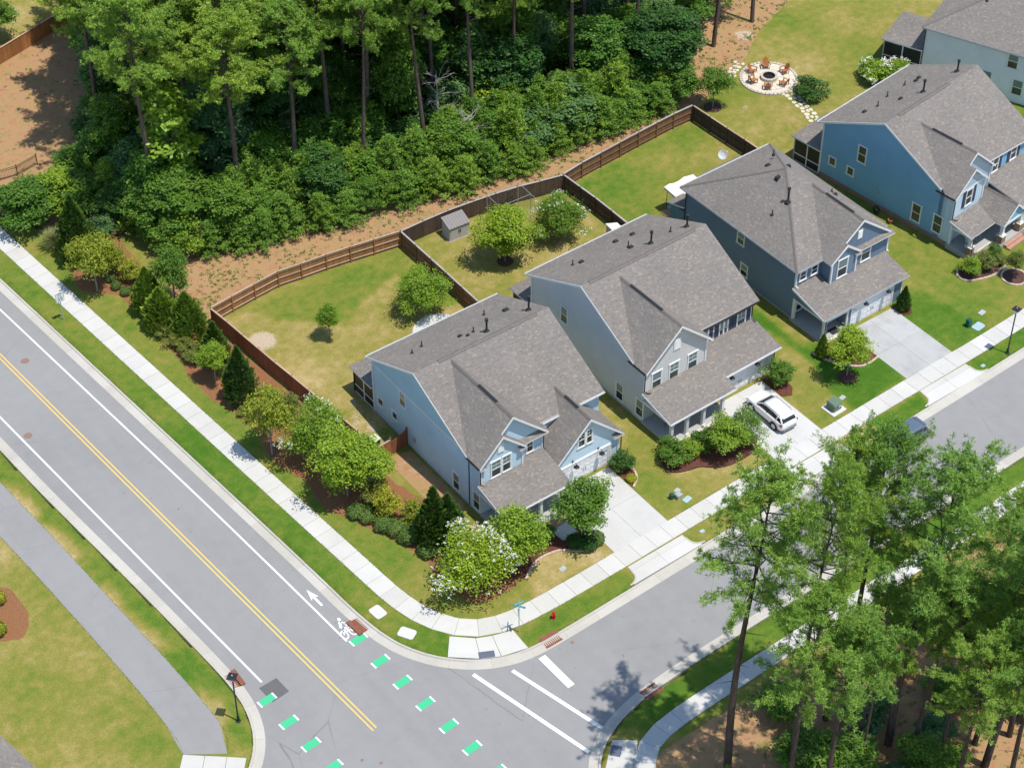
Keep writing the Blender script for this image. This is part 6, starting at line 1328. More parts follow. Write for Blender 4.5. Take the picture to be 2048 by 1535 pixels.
def limb_tubes(limbs, seg=5):
    m = MB()
    for pts, r in limbs: m.tube(pts, r, seg, False)
    return m
# ---- meshes are made once and shared
def mesh_broad(seed, Rw=1.75, H=5.4, trunk=.26, nc=52, per=120, leaf=.17, open_=.0, clump=.40, multi=1):
    rg = np.random.default_rng(seed); z0 = H * trunk; cz = (H + z0) / 2; rz = (H - z0) / 2
    d = rnd_dir(rg, nc); d[:, 2] = d[:, 2] * .95 + .05
    r = rg.uniform(.35, .84, nc) ** .8; lob = 1 + .18 * np.sin(np.arctan2(d[:, 1], d[:, 0]) * 3 + seed) + .1 * rg.normal(size=nc)
    ctr = np.c_[d[:, 0] * Rw * r * lob, d[:, 1] * Rw * r * lob, cz + d[:, 2] * rz * r * (1 - .0 * open_)]
    shape = np.clip(1.12 - .38 * ((ctr[:, 2] - z0) / (H - z0)) ** 2, .5, 1.2); ctr[:, :2] *= shape[:, None]
    cr = Rw * clump * rg.uniform(.7, 1.2, nc); V, F, o = [], [], 0
    for i in range(nc):
        n = int(per * rg.uniform(.7, 1.3)); u = rnd_dir(rg, n); u[:, 2] = np.where(u[:, 2] < -.35, -u[:, 2] * .6, u[:, 2])
        p = ctr[i] + u * cr[i] * rg.uniform(.45, 1.08, (n, 1)) * np.array([1, 1, .8])
        nr = unit(u * .55 + rnd_dir(rg, n) * .6 + np.array([0, 0, .75])); v, f = leaf_quads(p, nr, leaf * rg.uniform(.7, 1.35, n), rg)
        V.append(v); F.append(f + o); o += len(v)
    crown = (np.concatenate(V), np.concatenate(F)); limbs = []
    for t in range(multi):
        a = t * 2.4; bx = (0.12 * multi * .5 * math.cos(a), .12 * multi * .5 * math.sin(a)) if multi > 1 else (0, 0)
        limbs.append(([(bx[0], bx[1], -.1), (bx[0] * 1.5, bx[1] * 1.5, z0), (bx[0] * 3, bx[1] * 3, cz), (bx[0] * 4, bx[1] * 4, H * .85)], [.085 / multi ** .5, .07 / multi ** .5, .045, .012]))
    for i in rg.choice(nc, min(nc, 16), replace=False):
        a = np.array([0, 0, z0 * .9 + (ctr[i][2] - z0) * .35]); limbs.append(([tuple(a), tuple((a + ctr[i]) / 2 + np.array([0, 0, .15])), tuple(ctr[i])], [.035, .022, .008]))
    return crown, limb_tubes(limbs)
def mesh_pine(seed, H=26.0, crown=.60, n=50, Lmax=4.3, tufts=6, nl=.27, nw=.024, k=11, dead=10):
    rg = np.random.default_rng(seed); bend = rg.normal(size=2) * .35
    def axis(z): q = z / H; return np.array([bend[0] * q * q * 1.6 + .25 * math.sin(q * 5 + seed), bend[1] * q * q * 1.6 + .2 * math.cos(q * 4 + seed), z])
    zs = np.linspace(0, H * .985, 14); limbs = [([tuple(axis(z) if z > 0 else axis(0) - np.array([0, 0, .3])) for z in zs], [max(.02, .27 * (1 - .9 * (z / H) ** 1.05)) for z in zs])]
    T, D = [], []
    for i in range(n):
        q = (i + rg.uniform(0, 1)) / n; z = H * (crown + (1 - crown) * q ** .9); az = i * 2.39996 + rg.normal() * .5
        prof = (.55 + .45 * math.sin(min(1, q * 2.2) * math.pi / 2)) * (1 - q ** 2.4) + .12; L = Lmax * prof * rg.uniform(.55, 1.15); el = R(rg.uniform(-8, 22) + 34 * q)
        if q < .12 and rg.random() < .5: L *= .5
        d = np.array([math.cos(az) * math.cos(el), math.sin(az) * math.cos(el), math.sin(el)]); a = axis(z); up = np.array([0, 0, 1.0])
        f = lambda s: a + d * L * s + up * L * .14 * s * s
        limbs.append(([tuple(f(s)) for s in (0, .35, .7, 1)], [.055 * (1 - q * .6) + .012, .035, .02, .008]))
        ns = max(3, int(3 + L * 2.3))
        for j in range(ns):
            s = .30 + .70 * (j + rg.uniform(0, 1)) / ns; p0 = f(s); sd = unit(d * rg.uniform(.3, 1) + rnd_dir(rg, 1)[0] * .9 + up * .25); sl = rg.uniform(.45, 1.15) * (1.1 - .4 * s)
            limbs.append(([tuple(p0), tuple(p0 + sd * sl)], [.012, .005])) if rg.random() < .5 else None
            for tt in range(tufts):
                w = (tt + 1) / tufts; T.append(p0 + sd * sl * w + rg.normal(size=3) * .13); D.append(unit(sd + up * .45))
    for i in range(dead):
        z = H * rg.uniform(.3, crown); az = rg.uniform(0, 6.28); L = rg.uniform(.4, 1.5); a = axis(z); limbs.append(([tuple(a), tuple(a + np.array([math.cos(az), math.sin(az), -.05]) * L)], [.03, .008]))
    v, f = needles(np.array(T), np.array(D), nl, nw, k, rg, 1.0)
    return (v, f), limb_tubes(limbs, 6)
def mesh_young_pine(seed, H=5.2, Rw=1.55, k=10):
    rg = np.random.default_rng(seed); T, D, limbs = [], [], [([(0, 0, -.1), (.04, 0, H * .5), (0, .03, H * .97)], [.07, .045, .012])]
    nW = 12
    for w in range(nW):
        q = (w + .3) / nW; z = .25 + (H - .35) * q
        for j in range(8):
            az = j * .785 + w * .5 + rg.normal() * .2; L = Rw * (1 - q) ** .75 * rg.uniform(.7, 1.15) + .18; el = R(rg.uniform(10, 30) + 30 * q); d = np.array([math.cos(az) * math.cos(el), math.sin(az) * math.cos(el), math.sin(el)])
            nt = int(4 + L * 6)
            for t in range(nt):
                s = .25 + .75 * (t + rg.random()) / nt; T.append(np.array([0, 0, z]) + d * L * s + np.array([0, 0, .12 * L * s * s]) + rg.normal(size=3) * .1); D.append(unit(d * .5 + np.array([0, 0, 1.0])))
            limbs.append(([(0, 0, z), tuple(np.array([0, 0, z]) + d * L)], [.018, .006]))
    for t in range(14): T.append(np.array([0, 0, H * (.9 + .1 * t / 14)])); D.append(np.array([0, 0, 1.0]))
    return needles(np.array(T), np.array(D), .24, .026, k, rg, .95), limb_tubes(limbs, 4)
def mesh_spire(seed, H=5.0, Rw=.85, n=4200, flame=True, size=.17):
    """dense columnar conifer with upright sprays"""
    rg = np.random.default_rng(seed); q = rg.random(n) ** 1.15; az = rg.uniform(0, 2 * math.pi, n)
    prof = np.where(q < .22, .72 + .28 * (q / .22) ** .8, (1 - ((q - .22) / .78) ** 1.5) * .98 + .02)
    mod = 1 + (.20 * np.sin(az * 5 + q * 9 + seed) * np.sin(q * 17 + az * 2) + .12 * np.sin(az * 9 - q * 14)) * (1 if flame else .6)
    r = Rw * prof * mod * rg.uniform(.66, 1.04, n); p = np.c_[r * np.cos(az), r * np.sin(az), .05 + q * (H - .05) + .1 * rg.normal(size=n)]
    out = np.c_[np.cos(az), np.sin(az), np.zeros(n)]; ax = unit(out * .45 + np.array([0, 0, 1.0]) + rnd_dir(rg, n) * .35); sd = unit(np.cross(ax, out + rnd_dir(rg, n) * .5)); s = size * rg.uniform(.7, 1.4, (n, 1))
    v = np.stack([p - ax * s * .5, p + sd * s * .33, p + ax * s * .75, p - sd * s * .33], 1).reshape(-1, 3); f = np.arange(4 * n).reshape(-1, 4)
    m = limb_tubes([([(0, 0, -.1), (0, 0, H * .8)], [.09, .02])]); core = MB().lathe([(.05, .1), (Rw * .5, H * .12), (Rw * .55, H * .3), (Rw * .3, H * .65), (.03, H * .9)], (0, 0, 0), 9)
    m.v += core.v; return (v, f), m if False else limb_tubes([([(0, 0, -.1), (0, 0, H * .2), (0, 0, H * .85)], [.09, .07, .015])])
def mesh_ball(seed, n=1900, size=.085, flat=.85):
    rg = np.random.default_rng(seed); u = rnd_dir(rg, n); u[:, 2] = np.abs(u[:, 2]) * 1.0 - .25 * (rg.random(n) < .35); lump = 1 + .09 * np.sin(u[:, 0] * 6 + seed) * np.cos(u[:, 1] * 7) + .05 * rg.normal(size=n)
    p = u * (rg.uniform(.72, 1.0, (n, 1)) ** .5) * lump[:, None] * .5; p[:, 2] = p[:, 2] * flat * 1.1 + .36
    return leaf_quads(p, unit(u + rnd_dir(rg, n) * .7), size * rg.uniform(.7, 1.4, n), rg, .7), limb_tubes([([(0, 0, -.05), (0, 0, .3)], [.05, .03])])
def mesh_fountain(seed, n=900):
    rg = np.random.default_rng(seed); az = rg.uniform(0, 6.28, n); el = R(1) * rg.uniform(35, 88, n); L = rg.uniform(.7, 1.15, n)[:, None]; d = np.c_[np.cos(az) * np.cos(el), np.sin(az) * np.cos(el), np.sin(el)]; c = np.c_[rg.normal(size=(n, 2)) * .12, np.zeros(n)]
    sd = unit(np.cross(d, np.array([0, 0, 1.0]))) * .016; mid = c + d * L * .6; tip = c + d * L * .85 + np.c_[np.cos(az) * .25, np.sin(az) * .25, -np.full(n, .05)]
    return (np.stack([c, mid + sd, tip, mid - sd], 1).reshape(-1, 3), np.arange(4 * n).reshape(-1, 4)), limb_tubes([([(0, 0, -.05), (0, 0, .15)], [.1, .05])])
def mesh_blossom(crown, seed, n=260, size=.11):
    """flower heads on the outer, upper side of an existing crown"""
    rg = np.random.default_rng(seed); c = crown[0].reshape(-1, 4, 3).mean(1); ctr = c.mean(0); d = (c - ctr) / np.maximum(c.std(0), 1e-6); w = np.linalg.norm(d, axis=1) + d[:, 2] * .12
    pick = np.argsort(-w + rg.normal(size=len(w)) * .45)[:n]; P0 = c[pick]; k = 9
    p = np.repeat(P0, k, 0) + rg.normal(size=(n * k, 3)) * size * .65 + np.array([0, 0, .06]); return leaf_quads(p, unit(rnd_dir(rg, n * k) + np.array([0, 0, .8])), size * rg.uniform(.6, 1.1, n * k), rg, .9)
PLANT = {}
def variant(key, gen, leaf, bark, names=('crown', 'trunk')):
    (v, f), tm = gen; c = np_mesh(names[0], v, f, leaf); t = tm.mesh(names[1], bark, True); PLANT[key] = (c, t, float(np.percentile(np.abs(v[:, :2]), 97)), float(np.percentile(v[:, 2], 99.7)), names); return (v, f)
for s in range(3): variant(f'broad{s}', mesh_broad(11 + s), 'leaf_bright', 'bark_grey')
for s in range(2): variant(f'big{s}', mesh_broad(31 + s, Rw=2.6, H=8.0, trunk=.2, nc=80, per=150, leaf=.19, clump=.34), 'leaf_bright', 'bark_grey')
cr = variant('crape', mesh_broad(41, Rw=2.4, H=6.0, trunk=.14, nc=72, per=120, leaf=.15, clump=.33, multi=4), 'leaf_bright', 'bark_grey'); PLANT['crape_fl'] = np_mesh('blossom', *mesh_blossom(cr, 5, 300, .075), 'blossom')
PLANT['crape_few'] = np_mesh('blossom', *mesh_blossom(cr, 6, 60, .09), 'blossom')
for s in range(2): variant(f'shrub{s}', mesh_broad(51 + s, Rw=1.0, H=2.0, trunk=.04, nc=30, per=90, leaf=.12, clump=.42, multi=3), 'leaf_mid', 'bark_brown', ('foliage', 'stem'))
sh = variant('hydr', mesh_broad(55, Rw=1.1, H=1.9, trunk=.03, nc=34, per=90, leaf=.14, clump=.42, multi=3), 'leaf_bright', 'bark_brown', ('foliage', 'stem')); PLANT['hydr_fl'] = np_mesh('blossom', *mesh_blossom(sh, 8, 80, .09), 'blossom')
for s in range(2): variant(f'tall{s}', mesh_broad(61 + s, Rw=2.3, H=11.0, trunk=.18, nc=95, per=130, leaf=.24, clump=.36), 'leaf_forest', 'bark_brown')
for s in range(3): variant(f'under{s}', mesh_broad(71 + s, Rw=2.4, H=6.5, trunk=.06, nc=75, per=110, leaf=.23, clump=.34, multi=3), 'leaf_forest', 'bark_brown')
variant('bigleaf', mesh_broad(77, Rw=1.9, H=13.0, trunk=.10, nc=80, per=60, leaf=.38, clump=.40), 'leaf_big', 'bark_grey')
for s in range(3): variant(f'pine{s}', mesh_pine(81 + s, n=52, tufts=7, k=12, nw=.027), 'needle_pine', 'bark_pine')
for s in range(4): variant(f'near{s}', mesh_pine(91 + s, H=27, crown=.60, n=50, Lmax=4.4, tufts=7, k=12, nl=.27, nw=.022), 'needle_near', 'bark_near')
for s in range(3): variant(f'young{s}', mesh_young_pine(101 + s), 'needle_young', 'bark_brown')
for s in range(2): variant(f'arb{s}', mesh_spire(111 + s), 'spray_dark', 'bark_brown')
variant('garb', mesh_spire(115, H=4.6, Rw=1.25, n=4600, flame=False, size=.2), 'spray_green', 'bark_brown')
for s in range(2): variant(f'box{s}', mesh_ball(121 + s), 'box_green', 'bark_brown', ('foliage', 'stem'))
variant('fount', mesh_fountain(131), 'grass_pale', 'bark_brown', ('blades', 'root'))
def plant(key, x, y, h, w, name, label, cat, leaf=None, group=None, rz=None, extra=None, extra_mat=None):
    c, t, rw, hh, nm = PLANT[key]
    o = thing(name, label, cat, (x, y, 0), random.uniform(0, 6.28) if rz is None else rz, group); o.scale = (w / 2 / rw, w / 2 / rw, h / hh)
    a = link(nm[0], c, o); link(nm[1], t, o)
    if leaf: a.material_slots[0].link = 'OBJECT'; a.material_slots[0].material = MATS[leaf]
    if extra: link('blossom', PLANT[extra], o)
    return o
A_, S_, T_ = 'evergreen', 'shrub', 'tree'
ROWS = [
 ('arb0', -21.5, 36.1, 7.2, 3.0, 'evergreen_tree', 'tall dark spire evergreen by the iron fence', A_, None), ('fount', -22.3, 39.2, 1.7, 2.5, 'grass_clump', 'pale ornamental grass mound beside the tall dark spire', 'grass clump', None),
 ('broad0', -22.3, 31.3, 5.9, 3.7, 'street_tree', 'small yellow green tree nearest the iron fence end of the bed', T_, 'leaf_yellow'), ('shrub0', -19.8, 32.6, 3.4, 2.3, 'shrub', 'tall yellowish shrub behind the small tree at the bed top', S_, 'leaf_yellow'), ('shrub1', -19.2, 30.7, 2.3, 1.9, 'shrub', 'yellowish shrub above the row of little boxwoods', S_, 'leaf_yellow'),
 ('box0', -20.7, 31.8, .8, .85, 'boxwood', 'uppermost of the little round boxwoods in the straw bed', S_, None), ('box1', -20.8, 30.6, .8, .9, 'boxwood', 'second of the little round boxwoods in the straw bed', S_, None), ('box0', -20.5, 29.4, .75, .95, 'boxwood', 'third of the little round boxwoods in the straw bed', S_, None), ('box1', -19.6, 29.5, .5, .6, 'boxwood', 'tiniest boxwood at the end of the little row', S_, None),
 ('broad1', -17.7, 25.5, 6.6, 3.0, 'street_tree', 'mid green tree rising behind the three pale green cones', T_, 'leaf_mid'), ('garb', -19.9, 26.1, 4.9, 2.6, 'evergreen_tree', 'upper of the three pale green conical evergreens', A_, None), ('garb', -20.0, 23.7, 4.3, 3.0, 'evergreen_tree', 'lower left of the three pale green conical evergreens', A_, None), ('garb', -18.8, 21.2, 4.9, 2.9, 'evergreen_tree', 'pale green conical evergreen nearest the fence corner', A_, None),
 ('shrub0', -20.2, 22.2, 1.3, 1.8, 'shrub', 'first olive shrub below the pale cones', S_, 'leaf_olive'), ('shrub1', -20.1, 20.6, 1.4, 1.9, 'shrub', 'second olive shrub below the pale cones', S_, 'leaf_olive'), ('shrub0', -20.0, 19.2, 1.4, 1.9, 'shrub', 'third olive shrub below the pale cones', S_, 'leaf_olive'), ('shrub1', -20.0, 17.9, 1.3, 1.7, 'shrub', 'last olive shrub of the row by the dark spire', S_, 'leaf_olive'),
 ('arb1', -18.6, 17.0, 4.4, 2.2, 'evergreen_tree', 'dark spire evergreen behind a small bright tree by the fence', A_, None), ('broad2', -19.9, 14.9, 4.3, 2.4, 'street_tree', 'small bright tree in front of the dark spire', T_, 'leaf_bright'), ('arb0', -19.4, 11.5, 5.9, 2.5, 'evergreen_tree', 'isolated dark conical evergreen in the middle of the straw bed', A_, None),
 ('shrub0', -18.9, 15.3, .8, 1.0, 'shrub', 'low sprig between the dark spires', S_, 'leaf_olive'), ('shrub1', -20.1, 11.2 - 1.2, .8, 1.1, 'shrub', 'low olive shrub at the foot of the isolated dark cone', S_, 'leaf_olive'), ('shrub0', -20.0, 9.0, .75, .9, 'shrub', 'smallest olive shrub below the isolated dark cone', S_, 'leaf_olive'),
 ('broad0', -20.7, 4.6, 6.9, 3.5, 'street_tree', 'yellow green tree beside the sidewalk left of the white flowered one', T_, 'leaf_yellow'), ('shrub1', -17.3, 7.1, 2.9, 1.7, 'shrub', 'yellow green shrub at the red-brown fence', S_, 'leaf_olive'), ('crape', -18.0, 1.8, 5.8, 4.5, 'crape_myrtle', 'crape myrtle with few white blooms beside the red-brown fence', T_, 'leaf_bright'),
 ('big0', -18.4, -3.0, 6.6, 4.8, 'street_tree', 'largest bright green tree beside the arched gate', T_, 'leaf_bright'), ('broad2', -16.5, -3.6, 5.0, 3.0, 'street_tree', 'bright tree between the largest tree and the gate', T_, 'leaf_bright'), ('shrub0', -17.1, -5.0, 2.8, 2.1, 'shrub', 'yellow green shrub right below the largest tree', S_, 'leaf_olive'), ('shrub1', -17.2, -6.8, 2.9, 2.0, 'shrub', 'brightest yellow shrub in the straw bed', S_, 'leaf_yellow'),
 ('box0', -17.8, -5.2, .9, .9, 'boxwood', 'small round boxwood above the low hedge', S_, None), ('box1', -19.0, -5.2, 1.0, 1.5, 'boxwood', 'low hedge mound nearest the largest tree', S_, None), ('box0', -18.6, -6.2, 1.0, 1.3, 'boxwood', 'second mound of the low hedge', S_, None), ('box1', -18.0, -7.6, 1.05, 1.6, 'boxwood', 'third mound of the low hedge', S_, None), ('box0', -17.5, -8.6, 1.1, 1.6, 'boxwood', 'fourth mound of the low hedge', S_, None), ('box1', -17.1, -9.8, 1.2, 1.8, 'boxwood', 'hedge mound at the foot of the twin dark evergreens', S_, None), ('box0', -16.8, -11.9, 1.1, 1.6, 'boxwood', 'last hedge mound above the big white flowered tree', S_, None),
 ('arb1', -15.9, -11.4, 6.3, 2.6, 'evergreen_tree', 'taller of the twin dark evergreens beside the corner house', A_, None), ('arb0', -14.8, -11.7, 5.1, 2.6, 'evergreen_tree', 'right one of the twin dark evergreens beside the corner house', A_, None), ('shrub0', -15.9, -8.4, 2.6, 1.7, 'shrub', 'yellowish shrub left of the twin dark evergreens', S_, 'leaf_yellow'),
 ('crape', -15.9, -16.8, 5.4, 5.3, 'crape_myrtle', 'large crape myrtle covered in white blooms at the street corner', T_, 'leaf_bright', 'crape_fl'), ('broad1', -12.2, -17.0, 6.1, 3.9, 'front_tree', 'bright green tree beside the white flowered corner tree', T_, 'leaf_bright'), ('shrub1', -8.85, -16.2, 1.8, 1.5, 'shrub', 'dark shrub left of the porch walkway', S_, 'leaf_mid'),
 ('broad2', -6.2, -17.6, 5.9, 4.0, 'front_tree', 'tree with reddish tips beside the first driveway', T_, 'leaf_mid'), ('box1', -7.2, -18.0, 1.0, 1.5, 'boxwood', 'left dark round bush under the driveway tree', S_, 'leaf_dark'), ('box0', -6.6, -18.7, 1.05, 1.5, 'boxwood', 'middle dark round bush under the driveway tree', S_, 'leaf_dark'), ('box1', -5.8, -18.6, 1.0, 1.4, 'boxwood', 'right dark round bush under the driveway tree', S_, 'box_green'),
 ('shrub0', .95, -13.7, 2.0, 1.9, 'shrub', 'dark shrub right of the corner house garage door', S_, 'leaf_dark'), ('box0', .7, -15.0, .45, .9, 'shrub', 'low yellow plant beside the garage shrub', S_, 'leaf_yellow'),
 ('shrub0', 4.7, -15.4, 2.2, 2.5, 'shrub', 'shrub at the left end of the grey house bed', S_, 'leaf_mid'), ('shrub1', 6.1, -15.7, 1.7, 1.8, 'shrub', 'yellow green shrub next to the left one in the grey house bed', S_, 'leaf_bright'), ('shrub0', 7.5, -15.5, 1.9, 2.0, 'shrub', 'dark shrub in the middle of the grey house bed', S_, 'leaf_mid'), ('broad1', 8.6, -17.2, 3.6, 3.1, 'front_tree', 'light green small tree in the grey house bed', T_, 'leaf_bright'), ('crape', 10.6, -17.3, 3.5, 2.8, 'crape_myrtle', 'crape myrtle with some white blooms beside the white car', T_, 'leaf_mid', 'crape_few'), ('shrub1', 17.7, -13.6, 2.5, 2.2, 'shrub', 'large dark bush right of the grey house garage', S_, 'leaf_mid'),
 ('arb0', 23.0, -13.2, 2.6, 1.0, 'evergreen_tree', 'small cone evergreen at the navy house porch', A_, 'spray_green'), ('broad0', 23.1, -16.2, 4.7, 3.5, 'front_tree', 'tree casting shade on the navy house front lawn', T_, 'leaf_bright'), ('arb1', 32.9, -12.9, 2.7, 1.15, 'evergreen_tree', 'small cone evergreen right of the navy house garage', A_, 'spray_dark'),
 ('shrub0', 41.2, -12.9, 2.1, 1.9, 'shrub', 'leafy shrub at the left of the blue house bed', S_, 'leaf_bright'), ('shrub1', 42.6, -13.2, 1.8, 1.7, 'shrub', 'loose yellow green shrub in the blue house bed', S_, 'leaf_olive'), ('shrub0', 44.6, -12.6, 1.6, 1.3, 'shrub', 'small dark bush by the stone pier of the blue house', S_, 'leaf_mid'), ('shrub1', 44.3, -13.5, 1.1, 1.3, 'shrub', 'low shrub at the right of the blue house bed', S_, 'leaf_olive'), ('broad2', 44.0, -15.6, 3.0, 1.7, 'front_tree', 'thin sapling in the round mulch ring', T_, 'leaf_olive'),
 ('broad2', -9.3, 13.7, 3.9, 1.9, 'yard_tree', 'young small tree in the middle of the corner house backyard', T_, 'leaf_bright'), ('crape', -.9, 11.9, 4.5, 4.4, 'yard_tree', 'spreading bright tree by the round patio', T_, 'leaf_bright'), ('big1', 9.05, 13.2, 5.9, 4.7, 'yard_tree', 'round bright green tree in the grey house backyard', T_, 'leaf_bright'), ('crape', 14.9, 13.0, 4.6, 4.4, 'crape_myrtle', 'crape myrtle with white blooms in the grey house backyard', T_, 'leaf_mid', 'crape_few'),
 ('shrub0', 48.6, 15.9, 2.0, 3.1, 'shrub', 'dark spiky shrub beside the flagstone path', S_, 'leaf_dark'), ('hydr', 55.8, 14.3, 2.0, 3.0, 'hydrangea', 'left hydrangea with white flowers by the pale house porch', S_, 'leaf_bright', 'hydr_fl'), ('hydr', 57.9, 13.2, 1.9, 2.4, 'hydrangea', 'right hydrangea with white flowers behind the blue house roof', S_, 'leaf_bright', 'hydr_fl'), ('broad0', 39.7, 20.3, 4.5, 3.0, 'yard_tree', 'tree at the outer fence corner near the fire pit', T_, 'leaf_mid'),
 ('box0', -45.5, 3.2, 1.1, 1.1, 'boxwood', 'upper yellow green bush at the left picture edge', S_, 'leaf_yellow'), ('box1', -46.9, .4, 1.2, 1.2, 'boxwood', 'lower yellow green bush at the left picture edge', S_, 'leaf_yellow'),
 ('bigleaf', -10.8, 37.3, 13.6, 4.8, 'forest_tree', 'tall light green tree with large shiny leaves at the wood edge', T_, None), ('under0', 20.0, 30.0, 6.2, 4.6, 'forest_tree', 'bright yellow green tree at the wood edge right of the thick pine trunk', T_, 'leaf_bright'), ('tall0', 27.8, 33.4, 8.6, 3.6, 'forest_tree', 'bluish green tree standing in the wood', T_, 'leaf_blue'),
 ('under1', -22.4, 43.6, 4.6, 5.4, 'forest_shrub', 'big olive shrub by the iron fence at the left edge', S_, 'leaf_mid'), ('under2', -20.0, 43.4, 4.6, 4.6, 'forest_shrub', 'yellow green shrub mass behind the iron fence', S_, 'leaf_bright'), ('under0', -17.8, 42.0, 4.2, 4.0, 'forest_shrub', 'mid green shrub behind the tall dark spire', S_, 'leaf_mid'), ('shrub0', -17.9, 38.4, 2.2, 2.6, 'forest_shrub', 'grey green shrub behind the iron fence panel', S_, 'leaf_blue'),
]
for r in ROWS:
    key, x, y, h, w, nm, lb, cat, lf = r[:9]; plant(key, x, y, h, w, nm, lb, cat, lf, extra=r[9] if len(r) > 9 else ('crape_few' if key == 'crape' and 'few' in lb else None))
# ------------------------------------------------------------------ the wood behind the gardens
rw = random.Random(21)
def edge_y(x):
    p = [q for q in WOOD_N]; return float(np.interp(x, [q[0] for q in p], [q[1] for q in p]))
def top_y(x): return 81 - .74 * (x + 7.8)
placed = []
def free(x, y, d): return all((x - a) ** 2 + (y - b) ** 2 > d * d for a, b in placed)
PL = 'tall pine in the dense wood behind the back fences'; PG = 'pines of the wood'
UL = 'leafy dark green tree in the dense wood behind the back fences'; UG = 'leafy trees of the wood'
YL = 'bushy young pine in the row along the wood edge'; YG = 'young pines along the wood edge'
special = {0: 'tall pine whose bare trunk stands left of the shiny leaved tree', 5: 'thickest pine trunk at the wood edge behind the grey house yard', 9: 'pine trunk standing alone in the straw near the fire pit', 8: 'pine trunk at the wood edge left of the lone one'}
bigp = [(-13.3, 36.9, 25), (-4.6, 37.2, 25), (4.2, 34.8, 25), (8.3, 34.3, 24), (10.7, 35.6, 25), (16.7, 28.6, 27), (21.8, 35.2, 26), (37.0, 29.4, 26), (46.8, 28.3, 25), (53.3, 29.7, 26), (1.7, 39.7, 24), (4.5, 38.6, 23), (-10.2, 44.5, 25), (-4.8, 44.5, 25), (-.5, 41.2, 24), (13.2, 38.4, 25), (-9.3, 39.5, 23)]
for i, (x, y, h) in enumerate(bigp):
    placed.append((x, y)); plant(f'pine{i % 3}', x, y, h, rw.uniform(7.2, 8.8) * (.8 if i in (5, 8, 9, 7) else 1), 'pine_tree', special.get(i, PL), T_, None, None if i in special else PG)
cnt = 0
for _ in range(6000):
    x = rw.uniform(-14, 50); y = rw.uniform(edge_y(x) + 4.5, top_y(x) + 3)
    if x < -7 and y > 50 or (x < 0 and y > 60 and x < (y - 60) * .5 - 6): continue
    if y < edge_y(x) + 4 or (x > 40 and y < 33): continue
    if not free(x, y, 4.6): continue
    placed.append((x, y)); cnt += 1
    plant(f'pine{rw.randrange(3)}', x, y, rw.uniform(20, 26), rw.uniform(6.2, 8.4), 'pine_tree', PL, T_, None, PG)
    if cnt > 62: break
cu = 0; pu = []
for _ in range(9000):
    x = rw.uniform(-15, 52); y = rw.uniform(edge_y(x) + 2.0, top_y(x) + 2)
    if x < -9 and y > 47 or (x < 0 and y > 58): continue
    if x > 43 and y < 31.5: continue
    if x > 46 and y < 34 and x > 49: continue
    if any((x - a) ** 2 + (y - b) ** 2 < 3.1 ** 2 for a, b in pu): continue
    pu.append((x, y)); cu += 1; deep = y > edge_y(x) + 9
    k = rw.choice(['tall0', 'tall1', 'under0', 'under1', 'under2']); hh = rw.uniform(8, 13) if k[0] == 't' else rw.uniform(4.5, 7.5)
    if y < edge_y(x) + 7: hh *= .7
    plant(k, x, y, hh, rw.uniform(4.0, 5.8), 'forest_tree', UL, T_, rw.choice(['leaf_forest', 'leaf_dark', 'leaf_forest', 'leaf_mid', 'leaf_blue']), UG)
    if cu > 175: break
yp = []
for _ in range(4000):
    x = rw.uniform(-15.5, 41); e = edge_y(x); y = e + rw.uniform(-.2, 5.2)
    if x > 38 and y < 25: continue
    if any((x - a) ** 2 + (y - b) ** 2 < 1.75 ** 2 for a, b in yp): continue
    yp.append((x, y)); front = y - e < 1.6
    if rw.random() < .13: plant(rw.choice(['under0', 'under1', 'shrub0']), x, y, rw.uniform(2.2, 4.2), rw.uniform(2.2, 3.4), 'forest_shrub', 'light green leafy bush mixed into the young pine row', S_, rw.choice(['leaf_bright', 'leaf_mid']), 'bushes in the young pine row')
    else: plant(f'young{rw.randrange(3)}', x, y, rw.uniform(2.8, 4.6) if front else rw.uniform(4.2, 6.6), rw.uniform(2.6, 3.4) if front else rw.uniform(3.0, 4.0), 'young_pine', YL, T_, None, YG)
    if len(yp) > 118: break
for x, y, h, w, k, lf in ((-13.0, 41.5, 4.5, 4.5, 'under0', 'leaf_mid'), (-15.5, 39.0, 4.0, 4.0, 'under2', 'leaf_dark'), (-14.2, 34.5, 4.8, 4.4, 'under1', 'leaf_forest'), (-12.0, 33.0, 4.5, 4.0, 'under0', 'leaf_forest'), (-13.6, 46.0, 5.5, 4.6, 'under1', 'leaf_forest'), (-12.2, 49.5, 5.0, 4.4, 'under2', 'leaf_dark'), (-9.0, 52.5, 6.0, 5.0, 'under0', 'leaf_forest'), (-7.0, 56.0, 8.0, 5.0, 'tall0', 'leaf_forest'), (-5.5, 61.0, 9.0, 5.5, 'tall1', 'leaf_mid'), (-3.0, 66.0, 9.5, 6.0, 'tall0', 'leaf_mid'), (0.5, 68.5, 10, 6.0, 'tall1', 'leaf_mid'), (-16.0, 46.5, 4.0, 4.2, 'under2', 'leaf_mid')):
    plant(k, x, y, h, w, 'forest_tree', 'leafy tree on the clearing side of the wood', T_, lf, 'leafy trees on the clearing side')
for x, y, h in ((-8.0, 58.5, 21), (-4.0, 63.5, 22), (-11.5, 51.0, 22)): plant('pine1', x, y, h, 7.0, 'pine_tree', PL, T_, None, PG)
plant('broad1', -11.5, 73.0, 5.0, 4.0, 'yard_tree', 'garden tree beyond the cedar fence in the top left corner', T_, 'leaf_mid')
